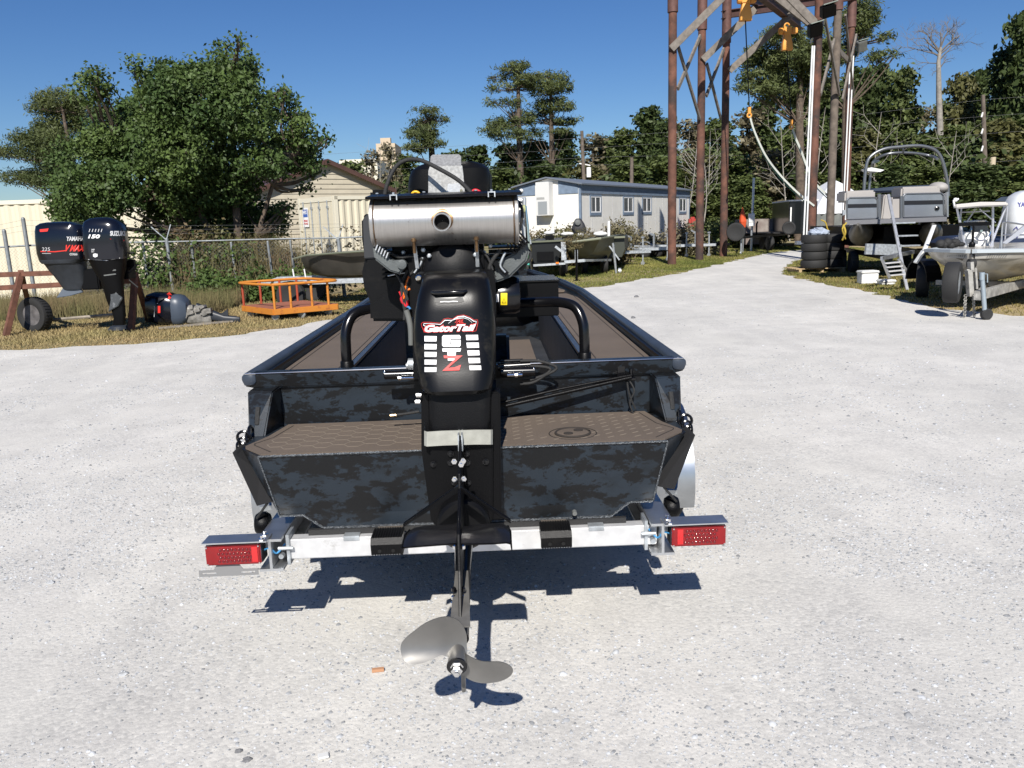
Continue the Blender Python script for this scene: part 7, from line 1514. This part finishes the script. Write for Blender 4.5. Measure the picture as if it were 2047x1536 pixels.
for i in range(4): t = MB(); y = 526+i*8; t.bar(P(1768+i*3.5, y+1, 16.9), P(1799+i*4, y-2, 16.9), .09, .025); W('tread', t, aluw, f2)
for (x0, x1, yt, yb, lb) in ((1723, 1756, 544, 569, 'white plastic box on the grass left of the ladder foot'), (1764, 1790, 562, 571, 'low white plastic box right of the ladder foot')):
    a = G(x0, yb); t = MB(); b_ = P(x1, yb, a.y); zt_ = P(x0, yt, a.y).z; t.bb(a.x, b_.x, a.y, a.y+.3, 0, zt_); t.bb(a.x-.02, b_.x+.02, a.y-.02, a.y+.32, zt_-.04, zt_+.02); origin_to_base(tag(obj('plastic_box', t, white, bev=.02), lb, 'box'))
# ================================================================ flats boat on a trailer (right)
hullt = mat('pale_hull_gelcoat', (.34, .325, .29), .35, var=.18, vscale=3, dirt=(.16, .14, .11), dscale=2.5, dlo=.5, dhi=.75, coat=.3)
Yf = 12.9; fb2 = thing('flats_boat', 'pale shallow boat with a white console and T shaped top, bow toward the road', 'boat', V(P(1945, 560, Yf).x, Yf, .45))

fd_ = V(.70, .714, 0).normalized(); sd_ = V(.714, -.70, 0).normalized(); bc = P(1944, 502, Yf); zt0 = bc.z
def cpt(k, s_, z): c_ = V(bc.x, bc.y, 0)+fd_*k+sd_*s_; c_.z = z; return c_
secs = []
for k, hw2, zt_, zk in ((0, .05, zt0, zt0-.12), (.12, .30, zt0, zt0-.30), (.45, .66, zt0-.01, .55), (.9, .95, zt0-.03, .46), (1.4, 1.10, zt0-.05, .42), (3, 1.15, zt0-.06, .40), (5.6, 1.10, zt0-.05, .40)):
    secs.append([cpt(k, -hw2, zt_), cpt(k, -hw2*.93, zt_-.12), cpt(k, -hw2*.55, zk+.14), cpt(k, 0, zk), cpt(k, hw2*.55, zk+.14), cpt(k, hw2*.93, zt_-.12), cpt(k, hw2, zt_)])
t = MB(); t.loft(secs); W('hull', t, hullt, fb2, smooth=.6)
for s_ in (-1, 1):
    t = MB(); t.loft([[cpt(k, s_*(hw2-.02), zt_-.035), cpt(k, s_*(hw2+.05), zt_-.03), cpt(k, s_*(hw2+.05), zt_+.02), cpt(k, s_*(hw2-.02), zt_+.03)] for k, hw2, zt_ in ((-.06, .03, zt0), (.10, .30, zt0), (.45, .66, zt0-.01), (.9, .95, zt0-.03), (1.4, 1.10, zt0-.05), (3, 1.15, zt0-.06), (5.6, 1.10, zt0-.05))]); W('gunwale', t, mat('blue_grey_rub_rail', (.42, .46, .48), .5), fb2)
hbv = None
hb = MB(); hb.loft(secs); hbv = bvh_of(hb, I4)
for tx, q4 in (('a', ((1890, 512), (1930, 510), (1930, 518), (1892, 520))), ('b', ((1972, 508), (2014, 509), (2012, 517), (1972, 516)))):
    k_ = text_px('IIIIIIIII', q4, hbv, .0, .3, .01)
    if k_: W('registration_print', k_, mat('faded_print', (.12, .12, .11), .7), fb2)
Yc = 15.8
t = MB(); t.prism([P(x, y, Yc) for x, y in ((1927, 500), (1929, 466), (1978, 463), (1980, 500))], (.25, .7, 0)); W('console', t, white, fb2, bev=.02)
t = MB(); t.prism([P(x, y, Yc+.1) for x, y in ((1940, 466), (1944, 448), (1972, 446), (1978, 464))], (0, .05, 0)); W('windshield', t, mat('smoked_acrylic', (.12, .13, .14), .15), fb2)
t = MB(); t.torus(P(1962, 462, Yc-.2), .18, .015, 'y', 20, 6); t.bar(P(1962, 462, Yc-.2), P(1962, 462, Yc), .04); W('steering_wheel', t, chrome, fb2, smooth=.8)
t = MB(); t.prism([P(x, y, Yc+.9) for x, y in ((1942, 450), (1944, 442), (1976, 440), (1980, 449))], (0, .4, 0)); W('seat_cushion', t, white, fb2, bev=.03)
t = MB(); t.bar(P(1918, 449, Yc-.4), P(1980, 447, Yc-.4), .04, .07); t.bar(P(1946, 450, Yc-.4), P(1944, 488, Yc-.4), .03); t.sphere(P(1943, 490, Yc-.4), (.06, .05, .07)); W('boat_hook_rack', t, blackm, fb2)
t = MB(); t.loft([[P(x, y, Yc-.5+dy) for x, y in ((1909, 409), (1960, 404), (2014, 404), (2016, 412), (1960, 414), (1910, 418))] for dy in (0, 1.6)]); W('top_canopy', t, mat('cream_hardtop', (.5, .48, .45), .5), fb2, bev=.02)
for a, b_, dy in (((1913, 416), (1929, 492), -.2), ((1985, 412), (1984, 496), -.2), ((2011, 413), (1978, 498), -.2), ((2014, 413), (2008, 492), 1), ((1922, 416), (1918, 470), 1.2), ((1950, 418), (1930, 448), .5), ((1958, 418), (1990, 445), .5), ((1920, 425), (1978, 422), .8)):
    t = MB(); t.tube([P(*a, Yc+dy), P(*b_, Yc+dy)], .022 if dy < .3 else .014, 8); W('top_leg', t, mat('anodised_tube', (.62, .63, .68), .3, .6), fb2, smooth=.8)
t = MB(); t.tube([P(1909, 416, Yc), P(1906, 402, Yc), P(1916, 398, Yc)], .02, 6); t.sphere(P(1910, 400, Yc), .04); W('nav_light', t, white, fb2)
t = MB(); t.tube(smoothpath([P(2002, 500, 14.5), P(2004, 452, 14.5), P(2012, 445, 14.5), P(2060, 452, 14.8)], 5), .015, 6); t.tube([P(1998, 500, 14.5), P(2002, 470, 14.5), P(2060, 470, 14.8)], .012, 6); W('hand_rail', t, alu, fb2, smooth=.8)
t = MB(); t.prism([P(x, y, 14.6) for x, y in ((2004, 486), (2047, 452), (2060, 448), (2060, 455), (2012, 488))], (0, .05, 0)); W('rod_holder', t, mat('anodised_tube', (.62, .63, .68), .3, .6), fb2)
rr = random.Random(4); t = MB()
for i in range(14): t.sphere(P(1880+i*3+rr.uniform(-3, 3), 492-rr.random()*10, 14.5), (rr.uniform(.03, .10), .08, rr.uniform(.03, .09)), 8, 6)
W('deck_gear', t, blackr, fb2, smooth=1).__setitem__('kind', 'stuff')
t = MB(); t.prism([P(1866, 450, 18.2), P(1872, 450, 18.2), P(1853, 500, 16.5), P(1846, 500, 16.5)], (0, .05, 0)); t.bar(P(1846, 502, 14.9), P(1830, 526, 14.9), .10, .04); W('guide_post', t, white, fb2)
ft = thing('boat_trailer', 'weathered trailer under the pale flats boat, jack wheel on the gravel', 'trailer', G(1967, 640)); ag = mat('weathered_galvanised', (.38, .37, .34), .65, .5, var=.35, vscale=9)
gj = G(1967, 640); fz = .36
t = MB(); t.bar(V(gj.x-.1, gj.y+.05, fz), P(2047, 566, 13.9), .10, .14); W('frame_rail', t, ag, ft, bev=.005); 
e_ = V(gj.x-.1, gj.y+.05, fz)+fd_*6-sd_*.2; t = MB(); t.bar(cpt(1.3, -.75, fz), cpt(5.5, -.75, fz), .06, .08); t.bar(V(gj.x-.1, gj.y+.05, fz), cpt(1.3, -.1, fz), .06, .08); t.bar(cpt(1.0, .9, fz), cpt(5.5, .9, fz), .08, .12); W('frame_rail', t, ag, ft, bev=.005)
t = MB(); t.bar(cpt(1.5, -.95, fz), cpt(1.5, .95, fz), .08); W('cross_member', t, ag, ft)
t = MB(); t.tube([V(gj.x, gj.y, .14), P(1963, 546, gj.y)], .032, 10); t.tube([P(1963, 560, gj.y), P(1963, 545, gj.y)], .038, 10); t.tube([P(1964, 548, gj.y), P(1974, 548, gj.y-.05), P(1974, 565, gj.y-.05)], .008, 6); jk = W('jack', t, mat('blue_grey_zinc', (.36, .42, .46), .5, .5), ft, smooth=.8)
t = MB(); t.lathe([(0, -.035), (.07, -.04), (.085, -.025), (.085, .025), (.07, .04), (0, .035)], V(gj.x+.03, gj.y, .085), 'y', 20); W('jack_wheel', t, blackr, jk, smooth=.6)
t = MB(); wy = 12.7; t.bar(P(1936, 540, wy), P(1940, 592, wy), .07, .10); t.bar(P(1949, 536, wy), P(1952, 578, wy), .03, .05); t.bar(P(1932, 541, wy), P(1952, 541, wy), .03, .04); t.bar(P(1940, 524, wy), P(1941, 540, wy), .05, .10); W('winch_post', t, ag, ft)
t = MB(); t.cyl(P(1936, 527, wy+.05), P(1948, 527, wy+.05), .07, 14); W('bow_roller', t, blackr, ft, smooth=.6)
for px in (1930, 1946):
    ch = MB()
    for i in range(12): ch.torus(P(px+.5*i*(-1 if px < 1940 else 1)*.3, 592+i*3.6, 12.35), .022, .006, 'x' if i % 2 else 'y', 8, 5)
    W('safety_chain', ch, ag, ft).__setitem__('kind', 'stuff')
wheel('w', '', P(1904, 565, 12.45), .31, .22, Matrix.Rotation(-.62, 4, 'Z'), galv, parent=ft)
wl_ = V(P(1845, 560, 15.6).x, 15.6, .32); wheel('w', '', wl_, .32, .22, Matrix.Rotation(-.5, 4, 'Z'), galv, parent=ft)
wheel('w', '', cpt(3.0, 1.25, .32), .32, .22, Matrix.Rotation(-.78, 4, 'Z'), galv, parent=ft)
t = MB(); secs = []
for i in range(9):
    a = PI*i/8; secs.append([wl_+V(-.14, -.40*math.cos(a), .38*math.sin(a)-.0), wl_+V(.14, -.40*math.cos(a), .38*math.sin(a)), wl_+V(.14, -.42*math.cos(a), .40*math.sin(a)+.01), wl_+V(-.14, -.42*math.cos(a), .40*math.sin(a)+.01)])
t.loft(secs); W('fender', t, blackp, ft)
# big white outboard and blue boat behind
m4 = thing('outboard_motor', 'big white outboard with purple grey lettering at the right frame edge', 'outboard motor', V(P(2040, 470, 17).x, 17, .8)); wcm = mat('pearl_white_cowl', (.60, .62, .64), .3, coat=.4)
cw4 = pxloft([(500, 2022, 2080), (480, 2016, 2084), (450, 2009, 2090), (425, 2009, 2092), (405, 2014, 2092), (392, 2022, 2085), (384, 2034, 2076), (381, 2044, 2066)], 17, [.25, .27, .3, .3, .29, .27, .2, .1], 32, 3); W('cowl', cw4, wcm, m4, smooth=.8)
k_ = text_px('YAMAHA', ((2034, 405), (2080, 402), (2080, 412), (2034, 414)), bvh_of(cw4, I4), .04, 0, .01); W('lettering', k_, mat('indigo_print', (.06, .06, .25), .5), m4)
k_ = strip_px([(2026, 460), (2032, 454), (2036, 462), (2033, 476)], 2.5, bvh_of(cw4, I4), .01); W('stripe', k_, mat('indigo_print', (.06, .06, .25), .5), m4)
W('midsection', pxloft([(545, 2035, 2065), (520, 2030, 2070), (500, 2025, 2078)], 17, [.12, .15, .2]), greyp, m4, smooth=.8)
t = MB(); f0 = [P(x, y, 16.6) for x, y in ((2006, 492), (2030, 478), (2090, 474), (2090, 520), (2020, 520))]; t.prism(f0, (0, 3, 0)); origin_to_base(tag(obj('blue_boat', t, mat('dark_blue_cover', (.015, .025, .06), .5)), 'dark blue covered boat part under the big white outboard', 'boat'))
t = MB(); t.loft([[P(x, y, 19+dy) for x, y in ((1988, 402), (2002, 394), (2024, 393), (2022, 404))] for dy in (0, 2)]); origin_to_base(tag(obj('canvas_top', t, mat('navy_canvas', (.03, .045, .075), .8)), 'small dark blue canvas top just left of the big white outboard', 'canopy'))
# small debris on the lot
t = MB(); p_ = G(756, 1345); t.box(p_+V(0, 0, .012), (.045, .014, .012), Matrix.Rotation(.15, 3, 'Z')); origin_to_base(tag(obj('wood_chip', t, mat('fresh_wood', (.42, .22, .12), .8)), 'small reddish wood chip on the gravel left of the propeller', 'wood chip'))
t = MB(); p_ = G(647, 1517); t.box(p_+V(0, 0, .01), (.035, .028, .008), Matrix.Rotation(.3, 3, 'Z')); origin_to_base(tag(obj('flat_stone', t, mat('pale_stone', (.6, .6, .58), .8), bev=.003), 'flat pale square stone near the bottom edge left of centre', 'stone'))
for i, (px, py, s_) in enumerate(((1272, 595, .05), (1266, 637, .04), (1150, 1080, .0), (476, 1505, .013), (495, 1522, .015), (101, 1168, .02), (247, 1350, .018), (1240, 1010, .0))):
    if not s_: continue
    p_ = G(px, py); t = MB(); t.sphere(p_+V(0, 0, s_*.4), (s_, s_*.8, s_*.6), 9, 6); rr = random.Random(i); t.v = [(x+rr.uniform(-.25, .25)*s_, y+rr.uniform(-.25, .25)*s_, z*rr.uniform(.7, 1.1)) for x, y, z in t.v]
    lb = ['dark stone on the road beside the right gunwale, the farther one', 'dark stone on the road beside the right gunwale, the nearer one', '', 'dark grey stone near the bottom edge, upper one of two', 'dark stone near the bottom edge, lower one of two', 'rounded grey stone on the lot at the left edge', 'small round stone on the lot at lower left', ''][i]
    origin_to_base(tag(obj('stone', t, mat('dark_stone', (.15, .15, .155), .9, var=.3, vscale=60) if i in (0, 1, 3, 4) else stone_m), lb, 'stone'))
